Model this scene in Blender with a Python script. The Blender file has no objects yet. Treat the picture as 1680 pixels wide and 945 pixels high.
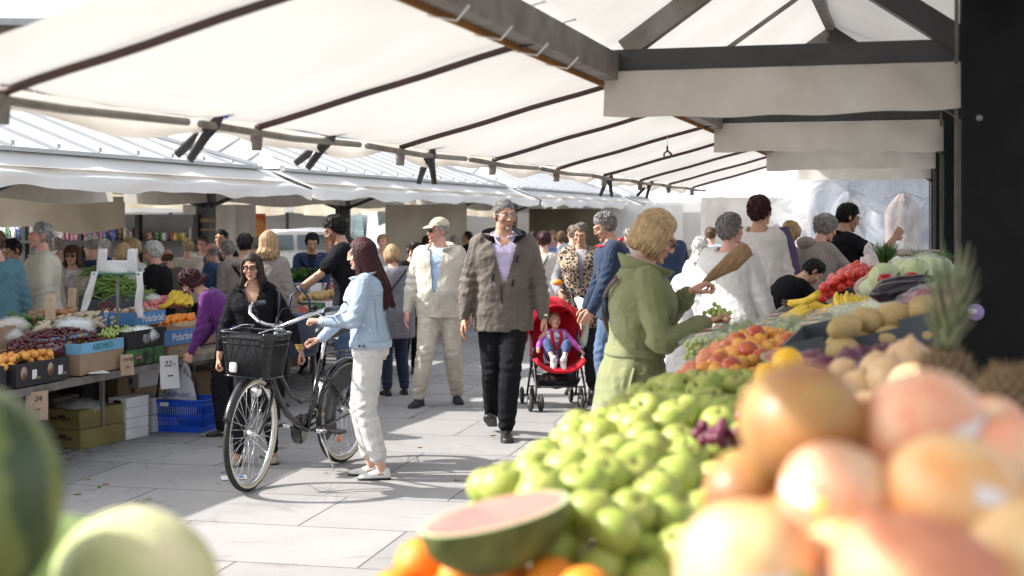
import bpy, bmesh, math, random
import numpy as np
from mathutils import Vector, Matrix, noise
random.seed(7); np.random.seed(7)
R_ = math.radians
scene = bpy.context.scene
col = scene.collection
# ---------------------------------------------------------------- camera, sky, sun, exposure
H = 1.65; F = 2333.0; HOR = 358.0
cam_d = bpy.data.cameras.new('camera'); cam = bpy.data.objects.new('camera', cam_d); col.objects.link(cam)
cam.location = (0, 0, H); cam.rotation_euler = (R_(90), 0, 0)
cam_d.lens = 50; cam_d.sensor_width = 36; cam_d.shift_y = -(472.5-HOR)/1680
cam_d.clip_start = .05; cam_d.clip_end = 2000
cam_d.dof.use_dof = True; cam_d.dof.focus_distance = 9.2; cam_d.dof.aperture_fstop = 3.0
scene.camera = cam
world = bpy.data.worlds.new('World'); scene.world = world; world.use_nodes = True
wt = world.node_tree; bg = wt.nodes['Background']
sky = wt.nodes.new('ShaderNodeTexSky'); sky.sky_type = 'NISHITA'; sky.sun_disc = False
SUN_EL = 36.5
sky.sun_elevation = R_(SUN_EL); sky.sun_rotation = R_(270); sky.dust_density = 2.5
hs = wt.nodes.new('ShaderNodeHueSaturation'); hs.inputs['Saturation'].default_value = .3; wt.links.new(sky.outputs[0], hs.inputs['Color']); wt.links.new(hs.outputs[0], bg.inputs[0]); bg.inputs[1].default_value = .15
sl = bpy.data.lights.new('sun', 'SUN'); so = bpy.data.objects.new('sun', sl); col.objects.link(so)
sl.energy = 4.2; sl.angle = R_(.55); sl.color = (1, .955, .9)
sd = Vector((math.cos(R_(SUN_EL))*.998, -.06, -math.sin(R_(SUN_EL))))
so.rotation_euler = sd.to_track_quat('-Z', 'Y').to_euler(); so.location = (-20, 0, 25)
scene.view_settings.view_transform = 'Standard'; scene.view_settings.look = 'None'
scene.view_settings.exposure = 1.1; scene.view_settings.gamma = 1
scene.render.engine = 'CYCLES'
scene.cycles.max_bounces = 7; scene.cycles.diffuse_bounces = 4; scene.cycles.transparent_max_bounces = 8
scene.cycles.caustics_reflective = False; scene.cycles.caustics_refractive = False
# ---------------------------------------------------------------- helpers
RZ = -math.atan(660/F); CT = math.cos(RZ); ST = -math.sin(RZ)      # the stall rows run along a line turned 15.8 degrees
def at(px, d): return Vector(((px-840)*d/F, d, 0))
def at3(px, py, d): return Vector(((px-840)*d/F, d, H-(py-HOR)*d/F))
def row(u, v, z=0): return Vector((u*CT+v*ST, -u*ST+v*CT, z))         # row frame: u to the right of the row line, v along it
def rowd(b, d, z=0): return Vector((d*ST/CT-b/CT, d, z))              # b = distance left of the row line, d = depth
def tag(o, label=None, cat=None, group=None, kind=None):
    for k, v in (('label', label), ('category', cat), ('group', group), ('kind', kind)):
        if v: o[k] = v
    return o
def empty(name, loc=(0,0,0), rz=0, label=None, cat=None, group=None):
    o = bpy.data.objects.new(name, None); col.objects.link(o); o.location = loc; o.rotation_euler = (0,0,rz)
    o.empty_display_size = .1
    return tag(o, label, cat, group)
def copy_tree(o, parent=None):
    c = o.copy(); col.objects.link(c); c.parent = parent
    for ch in o.children: copy_tree(ch, c)
    return c
class MB:
    def __init__(s): s.v = []; s.f = []; s.m = []
    def add(s, vs, fs, m=0):
        n = len(s.v); s.v.extend([tuple(p) for p in vs]); s.f.extend([tuple(i+n for i in f) for f in fs]); s.m.extend([m]*len(fs)); return s
    def box(s, c, d, rz=0, m=0, rot=None):
        M = rot if rot is not None else Matrix.Rotation(rz, 3, 'Z'); c = Vector(c)
        vs = [c+M@Vector((x*d[0]/2, y*d[1]/2, z*d[2]/2)) for x in (-1,1) for y in (-1,1) for z in (-1,1)]
        return s.add(vs, [(0,1,3,2),(4,6,7,5),(0,4,5,1),(2,3,7,6),(0,2,6,4),(1,5,7,3)], m)
    def bar(s, a, b, w, h, m=0, up=(0,0,1)):
        a = Vector(a); b = Vector(b); d = b-a; y = d.normalized(); x = y.cross(Vector(up))
        if x.length < 1e-4: x = y.cross(Vector((1,0,0)))
        x.normalize(); z = x.cross(y); M = Matrix((x, y, z)).transposed()
        return s.box((a+b)/2, (w, d.length, h), m=m, rot=M)
    def tube(s, pts, r, n=8, m=0, cap=True, flat=None):
        pts = [Vector(p) for p in pts]; k = len(pts)
        rr = r if isinstance(r, (list, tuple)) else [r]*k
        up = None; vs = []
        for i, p in enumerate(pts):
            t = (pts[min(i+1,k-1)]-pts[max(i-1,0)])
            t = t.normalized() if t.length > 1e-9 else Vector((0,0,1))
            if up is None: up = Vector((0,0,1)) if abs(t.z) < .9 else Vector((0,1,0))
            x = t.cross(up)
            if x.length < 1e-5: x = t.orthogonal()
            x.normalize(); up = x.cross(t).normalized()
            for j in range(n):
                a = 2*math.pi*j/n; vs.append(p+(x*math.cos(a)+up*math.sin(a)*(flat or 1))*rr[i])
        fs = [(i*n+j, i*n+(j+1)%n, (i+1)*n+(j+1)%n, (i+1)*n+j) for i in range(k-1) for j in range(n)]
        if cap: fs += [tuple(range(n))[::-1], tuple((k-1)*n+j for j in range(n))]
        return s.add(vs, fs, m)
    def rings(s, secs, m=0, cap=True):
        n = len(secs[0]); vs = [p for q in secs for p in q]; k = len(secs)
        fs = [(i*n+j, i*n+(j+1)%n, (i+1)*n+(j+1)%n, (i+1)*n+j) for i in range(k-1) for j in range(n)]
        if cap: fs += [tuple(range(n))[::-1], tuple((k-1)*n+j for j in range(n))]
        return s.add(vs, fs, m)
    def lathe(s, prof, c=(0,0,0), n=20, m=0, sx=1, sy=1):
        c = Vector(c); secs = [[c+Vector((r*math.cos(2*math.pi*j/n)*sx, r*math.sin(2*math.pi*j/n)*sy, z)) for j in range(n)] for r, z in prof]
        return s.rings(secs, m)
    def ball(s, c, r, n=12, m=0, rot=None):
        c = Vector(c); r = (r,r,r) if isinstance(r, (int,float)) else r; secs = []
        for i in range(n//2+1):
            t = math.pi*min(max(i/(n//2), .004), .996); secs.append([])
            for j in range(n):
                p = Vector((r[0]*math.sin(t)*math.cos(2*math.pi*j/n), r[1]*math.sin(t)*math.sin(2*math.pi*j/n), -r[2]*math.cos(t)))
                secs[-1].append(c+(rot@p if rot else p))
        return s.rings(secs, m)
    def grid(s, fn, nu, nv, m=0, thick=0):
        vs = [Vector(fn(i/nu, j/nv)) for i in range(nu+1) for j in range(nv+1)]
        fs = [(i*(nv+1)+j, (i+1)*(nv+1)+j, (i+1)*(nv+1)+j+1, i*(nv+1)+j+1) for i in range(nu) for j in range(nv)]
        return s.add(vs, fs, m)
    def build(s, name, mats, parent=None, smooth=True, loc=None, rz=0, auto=None):
        me = bpy.data.meshes.new(name); me.from_pydata(s.v, [], s.f)
        for mm in (mats if isinstance(mats, (list, tuple)) else [mats]): me.materials.append(mm)
        me.polygons.foreach_set('material_index', s.m)
        if smooth: me.polygons.foreach_set('use_smooth', [True]*len(me.polygons))
        me.update()
        if auto: me.set_sharp_from_angle(angle=R_(auto))
        o = bpy.data.objects.new(name, me); col.objects.link(o)
        if parent: o.parent = parent
        if loc is not None: o.location = loc
        if rz: o.rotation_euler = (0,0,rz)
        return o
def bevel(o, w=.004, seg=2):
    md = o.modifiers.new('bevel', 'BEVEL'); md.width = w; md.segments = seg; md.limit_method = 'ANGLE'; return o
def solid(o, t=.004):
    md = o.modifiers.new('solidify', 'SOLIDIFY'); md.thickness = t; md.offset = 0; return o
def text(s, size, mat_, parent, loc, rot, depth=.0006, name='lettering', align='CENTER', sx=1, shear=0):
    if s.startswith('#'):                                   # print too small to read in the photo: a row of short strokes
        b = MB(); rr = random.Random(len(s)*7); n = len(s)-1
        for i in range(n): b.box(((i-(n-1)/2)*size*.62, 0, 0), (size*rr.uniform(.3,.5), size*rr.uniform(.45,.7), .0012), rz=rr.uniform(-.15,.15))
        o = b.build('printed_strokes', mat_, parent, False, loc); o.rotation_euler = rot; return o
    c = bpy.data.curves.new(name, 'FONT'); c.body = s; c.size = size; c.extrude = depth; c.align_x = align; c.align_y = 'CENTER'; c.shear = shear
    t = bpy.data.objects.new('tmp', c); col.objects.link(t)
    me = bpy.data.meshes.new_from_object(t.evaluated_get(bpy.context.evaluated_depsgraph_get())); bpy.data.objects.remove(t)
    me.materials.clear(); me.materials.append(mat_)
    o = bpy.data.objects.new(name, me); col.objects.link(o); o.parent = parent; o.location = loc; o.rotation_euler = rot; o.scale = (sx,1,1)
    return o
# ---------------------------------------------------------------- materials
_mats = {}
def N(nt, t, **kw):
    n = nt.nodes.new(t)
    for k, v in kw.items():
        if k in n.inputs: n.inputs[k].default_value = v
        else: setattr(n, k, v)
    return n
def mat(name, c, rough=.7, var=.18, vs=6, bump=.15, bs=60, spec=.4, metal=0, trans=0, sheen=0, attr=None, c2=None, vd=4, coat=0, sss=0, speck=None, sharp=False, wr=0):
    """principled material: two-tone noise variation, fine bump; c2 second colour; trans mixes in translucency"""
    if name in _mats: return _mats[name]
    m = bpy.data.materials.new(name); _mats[name] = m; m.use_nodes = True; nt = m.node_tree; L = nt.links.new
    b = nt.nodes['Principled BSDF']; tc = N(nt, 'ShaderNodeTexCoord')
    oi = N(nt, 'ShaderNodeObjectInfo')
    va = N(nt, 'ShaderNodeVectorMath', operation='ADD'); L(tc.outputs['Object'], va.inputs[0]); L(oi.outputs['Random'], va.inputs[1])
    n1 = N(nt, 'ShaderNodeTexNoise', Scale=vs, Detail=vd); L(va.outputs[0], n1.inputs['Vector'])
    rp = N(nt, 'ShaderNodeValToRGB'); L(n1.outputs[0], rp.inputs[0])
    lo, hi = (.46, .54) if sharp else (.3, .7)
    rp.color_ramp.elements[0].position = lo; rp.color_ramp.elements[1].position = hi
    ca = c2 if c2 else tuple(x*(1-var) for x in c); cb = c if c2 else tuple(min(1, x*(1+var*.6)) for x in c)
    rp.color_ramp.elements[0].color = (*ca[:3], 1); rp.color_ramp.elements[1].color = (*cb[:3], 1)
    out = rp.outputs[0]
    if speck:                                           # small dots of another colour: (colour, scale, threshold)
        vo = N(nt, 'ShaderNodeTexVoronoi', Scale=speck[1]); L(va.outputs[0], vo.inputs['Vector'])
        r2 = N(nt, 'ShaderNodeValToRGB'); L(vo.outputs['Distance'], r2.inputs[0])
        r2.color_ramp.elements[0].position = speck[2]; r2.color_ramp.elements[0].color = (1,1,1,1)
        r2.color_ramp.elements[1].position = speck[2]+.08; r2.color_ramp.elements[1].color = (0,0,0,1)
        mx = N(nt, 'ShaderNodeMix', data_type='RGBA'); L(r2.outputs[0], mx.inputs[0]); L(out, mx.inputs[6]); mx.inputs[7].default_value = (*speck[0], 1); out = mx.outputs[2]
    if attr:
        at_ = N(nt, 'ShaderNodeAttribute', attribute_name=attr)
        mx = N(nt, 'ShaderNodeMix', data_type='RGBA', blend_type='MULTIPLY'); mx.inputs[0].default_value = 1
        L(out, mx.inputs[6]); L(at_.outputs[0], mx.inputs[7]); out = mx.outputs[2]
    L(out, b.inputs['Base Color'])
    b.inputs['Roughness'].default_value = rough; b.inputs['Metallic'].default_value = metal
    b.inputs['Specular IOR Level'].default_value = spec
    if coat: b.inputs['Coat Weight'].default_value = coat; b.inputs['Coat Roughness'].default_value = .15
    if sheen: b.inputs['Sheen Weight'].default_value = sheen
    if sss: b.inputs['Subsurface Weight'].default_value = sss; b.inputs['Subsurface Scale'].default_value = .01; b.inputs['Subsurface Radius'].default_value = (1,.4,.2)
    if bump:
        n2 = N(nt, 'ShaderNodeTexNoise', Scale=bs, Detail=3); L(va.outputs[0], n2.inputs['Vector'])
        bp = N(nt, 'ShaderNodeBump', Strength=bump, Distance=.01); L(n2.outputs[0], bp.inputs['Height']); L(bp.outputs[0], b.inputs['Normal'])
        if wr:
            n3 = N(nt, 'ShaderNodeTexNoise', Scale=wr, Detail=4, Distortion=2.2); L(va.outputs[0], n3.inputs['Vector'])
            b3 = N(nt, 'ShaderNodeBump', Strength=.35, Distance=.03); L(n3.outputs[0], b3.inputs['Height']); L(b3.outputs[0], bp.inputs['Normal'])
    if trans:
        tr = N(nt, 'ShaderNodeBsdfTranslucent'); L(out, tr.inputs[0]); ms = N(nt, 'ShaderNodeMixShader'); ms.inputs[0].default_value = trans
        o = nt.nodes['Material Output']; L(b.outputs[0], ms.inputs[1]); L(tr.outputs[0], ms.inputs[2]); L(ms.outputs[0], o.inputs[0])
    return m
def cloth(name, c, **k):
    dk = max(c) < .06
    a = dict(rough=.85, var=.2, vs=9, bump=.3, bs=240, spec=.08 if dk else .2, sheen=0 if dk else .1, wr=9); a.update(k); return mat(name, c, **a)
def clear(name, c=(.9,.93,.95), op=.35, rough=.15, wr=14, bump=.6):
    """thin clear plastic film, creased"""
    m = bpy.data.materials.new(name); m.use_nodes = True; nt = m.node_tree; L = nt.links.new; b = nt.nodes['Principled BSDF']
    b.inputs['Base Color'].default_value = (*c, 1); b.inputs['Roughness'].default_value = rough
    tp = N(nt, 'ShaderNodeBsdfTransparent'); ms = N(nt, 'ShaderNodeMixShader'); tl = N(nt, 'ShaderNodeBsdfTranslucent'); tl.inputs[0].default_value = (*c, 1)
    m2 = N(nt, 'ShaderNodeMixShader'); m2.inputs[0].default_value = .4
    tc = N(nt, 'ShaderNodeTexCoord'); n = N(nt, 'ShaderNodeTexNoise', Scale=wr, Detail=5, Distortion=1.5); L(tc.outputs['Object'], n.inputs['Vector'])
    bp = N(nt, 'ShaderNodeBump', Strength=bump, Distance=.03); L(n.outputs[0], bp.inputs['Height']); L(bp.outputs[0], b.inputs['Normal'])
    mr = N(nt, 'ShaderNodeMapRange'); L(n.outputs[0], mr.inputs[0]); mr.inputs[1].default_value = .35; mr.inputs[2].default_value = .65
    mr.inputs[3].default_value = max(0, op-.2); mr.inputs[4].default_value = min(1, op+.2)
    L(b.outputs[0], m2.inputs[1]); L(tl.outputs[0], m2.inputs[2])
    L(mr.outputs[0], ms.inputs[0]); L(tp.outputs[0], ms.inputs[1]); L(m2.outputs[0], ms.inputs[2]); L(ms.outputs[0], nt.nodes['Material Output'].inputs[0])
    return m
BLACKM = mat('black_paint', (.008,.008,.009), .5, .4, 5, .15, 30, .15)
IRON = mat('dark_iron', (.035,.035,.038), .4, .3, 8, .15, 60, .5)
RUST = mat('rusty_brown_steel', (.075,.032,.026), .6, .3, 12, .3, 80, c2=(.045,.03,.03))
GALV = mat('worn_grey_metal', (.22,.21,.2), .5, .25, 9, .2, 60, .5, c2=(.12,.1,.08))
CHROME = mat('polished_metal', (.75,.75,.76), .18, .05, 5, 0, metal=1)
CANVAS = mat('cream_canvas', (.72,.705,.685), .9, .10, 1.3, .5, 2.6, .1, trans=.24, vd=8)
VALANCE = mat('stained_canvas_flap', (.70,.67,.62), .85, .2, 3.2, .5, 6, .15, trans=.3, c2=(.57,.52,.46), vd=8)
WHITECAN = mat('white_pvc_canvas', (.9,.89,.87), .6, .06, 1.2, .25, 4, .3, trans=.3)
TARP = mat('beige_tarpaulin', (.66,.60,.50), .8, .2, 1.5, .5, 5, .2, trans=.35, c2=(.48,.42,.32))
CARD = mat('brown_cardboard', (.36,.25,.16), .85, .15, 7, .15, 120)
CARDG = mat('olive_printed_cardboard', (.23,.2,.07), .8, .25, 5, .15, 100)
DARKCARD = mat('dark_printed_cardboard', (.03,.028,.035), .6, .2, 5, .1, 100)
WHITECARD = mat('white_printed_cardboard', (.72,.72,.74), .7, .1, 6, .1, 90)
BLUECARD = mat('light_blue_cardboard', (.17,.42,.62), .7, .12, 6, .1, 100)
POLARBLUE = mat('blue_printed_cardboard', (.08,.24,.5), .6, .1, 6, .1, 100)
PAPERSIGN = mat('brown_paper_sign', (.5,.37,.26), .85, .12, 10, .1, 100)
WHITEPAPER = mat('white_paper', (.82,.81,.8), .8, .05, 10, .05, 100)
INK = mat('black_ink', (.015,.015,.02), .6, 0, 5, 0)
GREENINK = mat('green_marker_ink', (.03,.22,.16), .6, 0, 5, 0)
WHITEINK = mat('white_ink', (.85,.85,.85), .6, 0, 5, 0)
REDINK = mat('red_ink', (.6,.04,.04), .6, 0, 5, 0)
WOOD = mat('weathered_wood', (.24,.2,.16), .75, .3, 8, .3, 40)
SLATWOOD = mat('pale_crate_wood', (.5,.36,.22), .75, .2, 9, .2, 60)
LEAFG = mat('fresh_green_leaf', (.07,.17,.03), .6, .3, 20, .3, 50, trans=.2)
FILM = clear('clear_plastic_film', op=.3)
BAGM = clear('white_carrier_bag_plastic', (.88,.88,.88), .8, .35, 14, .3)
RUBBER = mat('black_rubber', (.02,.02,.02), .6, .2, 20, .2, 90)
PLASTICK = mat('black_plastic', (.022,.022,.025), .35, .2, 20, .05, 90, .5)
BLUEPL = mat('blue_plastic', (.01,.09,.62), .35, .08, 8, .05, 60, .5)
DKCRATE = mat('dark_grey_plastic', (.07,.085,.1), .45, .15, 8, .1, 60)
# ---------------------------------------------------------------- people
def from_np(name, V, Fq, mats, parent=None, cols=None, mi=None, smooth=True):
    me = bpy.data.meshes.new(name); me.from_pydata(V.tolist() if hasattr(V,'tolist') else V, [], Fq)
    for mm in (mats if isinstance(mats, (list,tuple)) else [mats]): me.materials.append(mm)
    if mi is not None: me.polygons.foreach_set('material_index', mi)
    if smooth: me.polygons.foreach_set('use_smooth', [True]*len(me.polygons))
    if cols is not None:
        a = me.color_attributes.new('Col', 'FLOAT_COLOR', 'POINT'); a.data.foreach_set('color', np.hstack([cols, np.ones((len(cols),1))]).ravel().astype(np.float32))
    me.update(); o = bpy.data.objects.new(name, me); col.objects.link(o)
    if parent: o.parent = parent
    return o
def remesh(mb, vox, smooth=2):
    me = bpy.data.meshes.new('t'); me.from_pydata(mb.v, [], mb.f); o = bpy.data.objects.new('t', me); col.objects.link(o)
    md = o.modifiers.new('r', 'REMESH'); md.mode = 'VOXEL'; md.voxel_size = vox
    if smooth: s = o.modifiers.new('s', 'SMOOTH'); s.iterations = smooth; s.factor = .5
    e = o.evaluated_get(bpy.context.evaluated_depsgraph_get()); m2 = e.to_mesh()
    V = np.empty(len(m2.vertices)*3); m2.vertices.foreach_get('co', V); V = V.reshape(-1,3)
    Nn = np.empty(len(m2.vertices)*3); m2.vertices.foreach_get('normal', Nn); Nn = Nn.reshape(-1,3)
    nl = np.empty(len(m2.loops), dtype=np.int64); m2.loops.foreach_get('vertex_index', nl)
    st = np.empty(len(m2.polygons), dtype=np.int64); m2.polygons.foreach_get('loop_start', st)
    Fq = [tuple(q) for q in nl.reshape(-1,4).tolist()] if len(nl) == 4*len(st) else [tuple(p.vertices) for p in m2.polygons]
    e.to_mesh_clear(); bpy.data.objects.remove(o); bpy.data.meshes.remove(me)
    return V, Nn, Fq
ELL = [((0,-.016,.022),(.074,.093,.09)), ((0,.03,-.03),(.061,.062,.085)), ((0,.038,-.078),(.047,.048,.034)), ((0,.084,-.098),(.021,.017,.016)),
       ((.03,.082,.026),(.027,.012,.009)), ((-.03,.082,.026),(.027,.012,.009)), ((.042,.062,-.028),(.024,.024,.022)), ((-.042,.062,-.028),(.024,.024,.022)),
       ((0,.094,.0),(.009,.012,.026)), ((0,.098,-.018),(.010,.016,.018)), ((0,.106,-.029),(.011,.011,.009)), ((.010,.096,-.033),(.008,.010,.007)), ((-.010,.096,-.033),(.008,.010,.007)),
       ((0,.092,-.057),(.022,.010,.006)), ((0,.090,-.068),(.018,.010,.0065)), ((.03,.083,.004),(.0125,.011,.0085)), ((-.03,.083,.004),(.0125,.011,.0085))]
SUBS = [((.031,.104,.006),(.018,.015,.010)), ((-.031,.104,.006),(.018,.015,.010)), ((0,.106,-.0625),(.016,.005,.001)), ((.04,.09,-.06),(.012,.012,.02)), ((-.04,.09,-.06),(.012,.012,.02))]
def head_r(D, fat=1.0, k=.007):
    c0 = np.array([0,.012,-.01])
    def field(P):
        g = np.full(P.shape[:-1], 1e3)
        for c, r in ELL:
            c = np.array(c)*[fat,1,1]; r = np.array(r)*[fat,1,1]
            q = (np.sqrt((((P-c)/r)**2).sum(-1))-1)*min(r)
            h = np.clip(.5+.5*(g-q)/k, 0, 1); g = g*(1-h)+q*h-k*h*(1-h)
        for c, r in SUBS:
            q = -(np.sqrt((((P-np.array(c))/np.array(r))**2).sum(-1))-1)*min(r)
            kk = .004; h = np.clip(.5-.5*(g-q)/kk, 0, 1); g = g*(1-h)+q*h+kk*h*(1-h)
        return g
    ts = np.linspace(.02, .18, 54); P = c0+D[:,None,:]*ts[None,:,None]; g = field(P)
    inside = g < 0; last = inside.shape[1]-1-np.argmax(inside[:,::-1], axis=1); last = np.clip(last, 0, len(ts)-2)
    a = ts[last]; b = ts[last+1]
    for _ in range(7):
        mdl = (a+b)/2; gm = field(c0+D*mdl[:,None]); a = np.where(gm < 0, mdl, a); b = np.where(gm < 0, b, mdl)
    return a, c0
_headcache = {}
def head_grid(nu, nv, fat):
    key = (nu, nv, fat)
    if key in _headcache: return _headcache[key]
    th = []                                              # azimuth, denser at the face (+Y)
    for i in range(nu):
        t = (i/nu)*2-1; th.append(math.pi*(.55*t+.45*t**3))
    ph = [math.pi*(.003+.994*j/(nv-1)) for j in range(nv)]
    D = np.array([[math.sin(p)*math.sin(t), math.sin(p)*math.cos(t), -math.cos(p)] for p in ph for t in th])
    r, c0 = head_r(D, fat)
    Fq = [(j*nu+i, j*nu+(i+1)%nu, (j+1)*nu+(i+1)%nu, (j+1)*nu+i) for j in range(nv-1) for i in range(nu)]
    Fq = [f[::-1] for f in Fq]
    _headcache[key] = (D, r, c0, Fq); return _headcache[key]
def hairline(P):
    """>0 where hair grows; P head-local points"""
    x, y, z = P[:,0], P[:,1], P[:,2]
    line = np.interp(y, [-.1,-.06,-.03,-.005,.012,.03,.045,.07,.1], [-.085,-.09,-.075,-.03,.0,.008,.04,.058,.066])
    line = line+.012*np.sin(x*60)*(y > .06)
    return z-line
def npnoise(P, sc, seed=0):
    rs = np.random.RandomState(abs(seed)); out = np.zeros(len(P))
    for i in range(7):
        kx = rs.normal(size=3)*sc*(1+.35*i); out += np.sin(P@kx+rs.rand()*6.28+1.3*np.sin(P@(rs.normal(size=3)*sc*.6)+rs.rand()*6))/(1+.3*i)
    return out/3.2
SKINS = {}
def skin(tone):
    t = {'fair':(.62,.37,.27), 'tan':(.45,.26,.17), 'brown':(.33,.18,.11), 'pink':(.6,.32,.25)}[tone]
    return mat('skin_'+tone, t, .48, .07, 18, .12, 320, .4, attr='Col', sss=.12)
def hairmat(name, c, **k): return mat('hair_'+name, c, .5, .35, 40, .5, 170, .25, **k)
HAIRC = {'black':(.012,.01,.01), 'dark':(.03,.02,.016), 'grey':(.3,.29,.28), 'white':(.62,.61,.6), 'blond':(.5,.36,.2), 'sandy':(.42,.28,.15), 'auburn':(.09,.022,.018), 'mahogany':(.05,.013,.016), 'saltpepper':(.21,.20,.195), 'brown':(.12,.065,.035), 'greybrown':(.2,.16,.13)}
def rotm(yaw=0, pitch=0, roll=0):
    return Matrix.Rotation(yaw, 3, 'Z') @ Matrix.Rotation(-pitch, 3, 'X') @ Matrix.Rotation(roll, 3, 'Y')
def ik(a, t, l1, l2, hint):
    a = Vector(a); t = Vector(t); d = t-a; L = min(max(d.length, abs(l1-l2)+.005), l1+l2-.003); dn = d.normalized()
    x = (l1*l1-l2*l2+L*L)/(2*L); h = math.sqrt(max(l1*l1-x*x, 0)); hn = Vector(hint)-dn*Vector(hint).dot(dn); hn.normalize()
    return a+dn*x+hn*h, a+dn*L
def hand_mb(curl, side, hold=0):
    """wrist at origin, fingers +Y, palm facing -Z, thumb on side*(+X)"""
    m = MB(); s = side
    def el(y, w, t, z=0, x=0): return [Vector((x+math.cos(a)*w*(1 if abs(math.cos(a)) < .8 else .97), y, z+math.sin(a)*t)) for a in [2*math.pi*j/12 for j in range(12)]]
    m.rings([el(-.02,.026,.020), el(.0,.027,.019), el(.02,.032,.018), el(.05,.040,.0165), el(.078,.041,.0145,0,0), el(.092,.036,.011)])
    L = [.072,.082,.077,.06]; X = [.030,.010,-.010,-.029]
    for i in range(4):
        p = Vector((s*X[i], .085-.005*(i == 3), .001)); a = 0; pts = [p-Vector((0,.02,0)), p]; cu = curl*(1+.12*i)
        for q, fr in enumerate((.45,.3,.25)):
            a += cu*(.8,1.0,.7)[q]; p = p+Vector((s*X[i]*.10*(1-min(curl,.8)), math.cos(a), -math.sin(a)))*L[i]*fr; pts.append(p)
        m.tube(pts, [.0088,.0092,.0085,.0078,.0062], 8)
        m.ball(pts[-1], .0063, 6)
    a0 = Vector((s*.022,.012,-.004)); c = min(curl, 1)
    a1 = a0+Vector((s*.026,.028,-.008-.01*c)); a2 = a1+Vector((s*(.016-.014*c), .03, -.012*c-.004)); a3 = a2+Vector((s*(.008-.022*c), .024, -.012*c))
    m.tube([a0, a1, a2, a3], [.014,.0125,.0098,.0075], 8); m.ball(a3, .0076, 6)
    return m
_hands = {}
def hand(curl, side, vox):
    k = (round(curl,1), side, vox)
    if k not in _hands: _hands[k] = remesh(hand_mb(k[0], side), vox, 1)
    return _hands[k]
TORSO = {  # spine length s, half width, half depth, forward offset
 'm': [(-.10,.10,.09,0),(-.05,.155,.115,-.005),(.03,.168,.118,-.008),(.1,.158,.112,.0),(.2,.158,.112,.004),(.3,.172,.12,.006),(.4,.186,.12,.002),(.45,.182,.105,-.004),(.485,.15,.083,-.008),(.51,.09,.065,-.006),(.535,.06,.058,.0),(.6,.054,.055,.008)],
 'f': [(-.10,.11,.09,0),(-.05,.16,.115,-.008),(.03,.170,.118,-.01),(.1,.152,.108,0),(.18,.135,.098,.003),(.27,.148,.112,.01),(.345,.158,.128,.018),(.41,.160,.112,.008),(.455,.155,.09,-.002),(.49,.12,.07,-.006),(.51,.075,.056,-.004),(.535,.05,.049,.0),(.6,.045,.046,.008)]}
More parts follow.
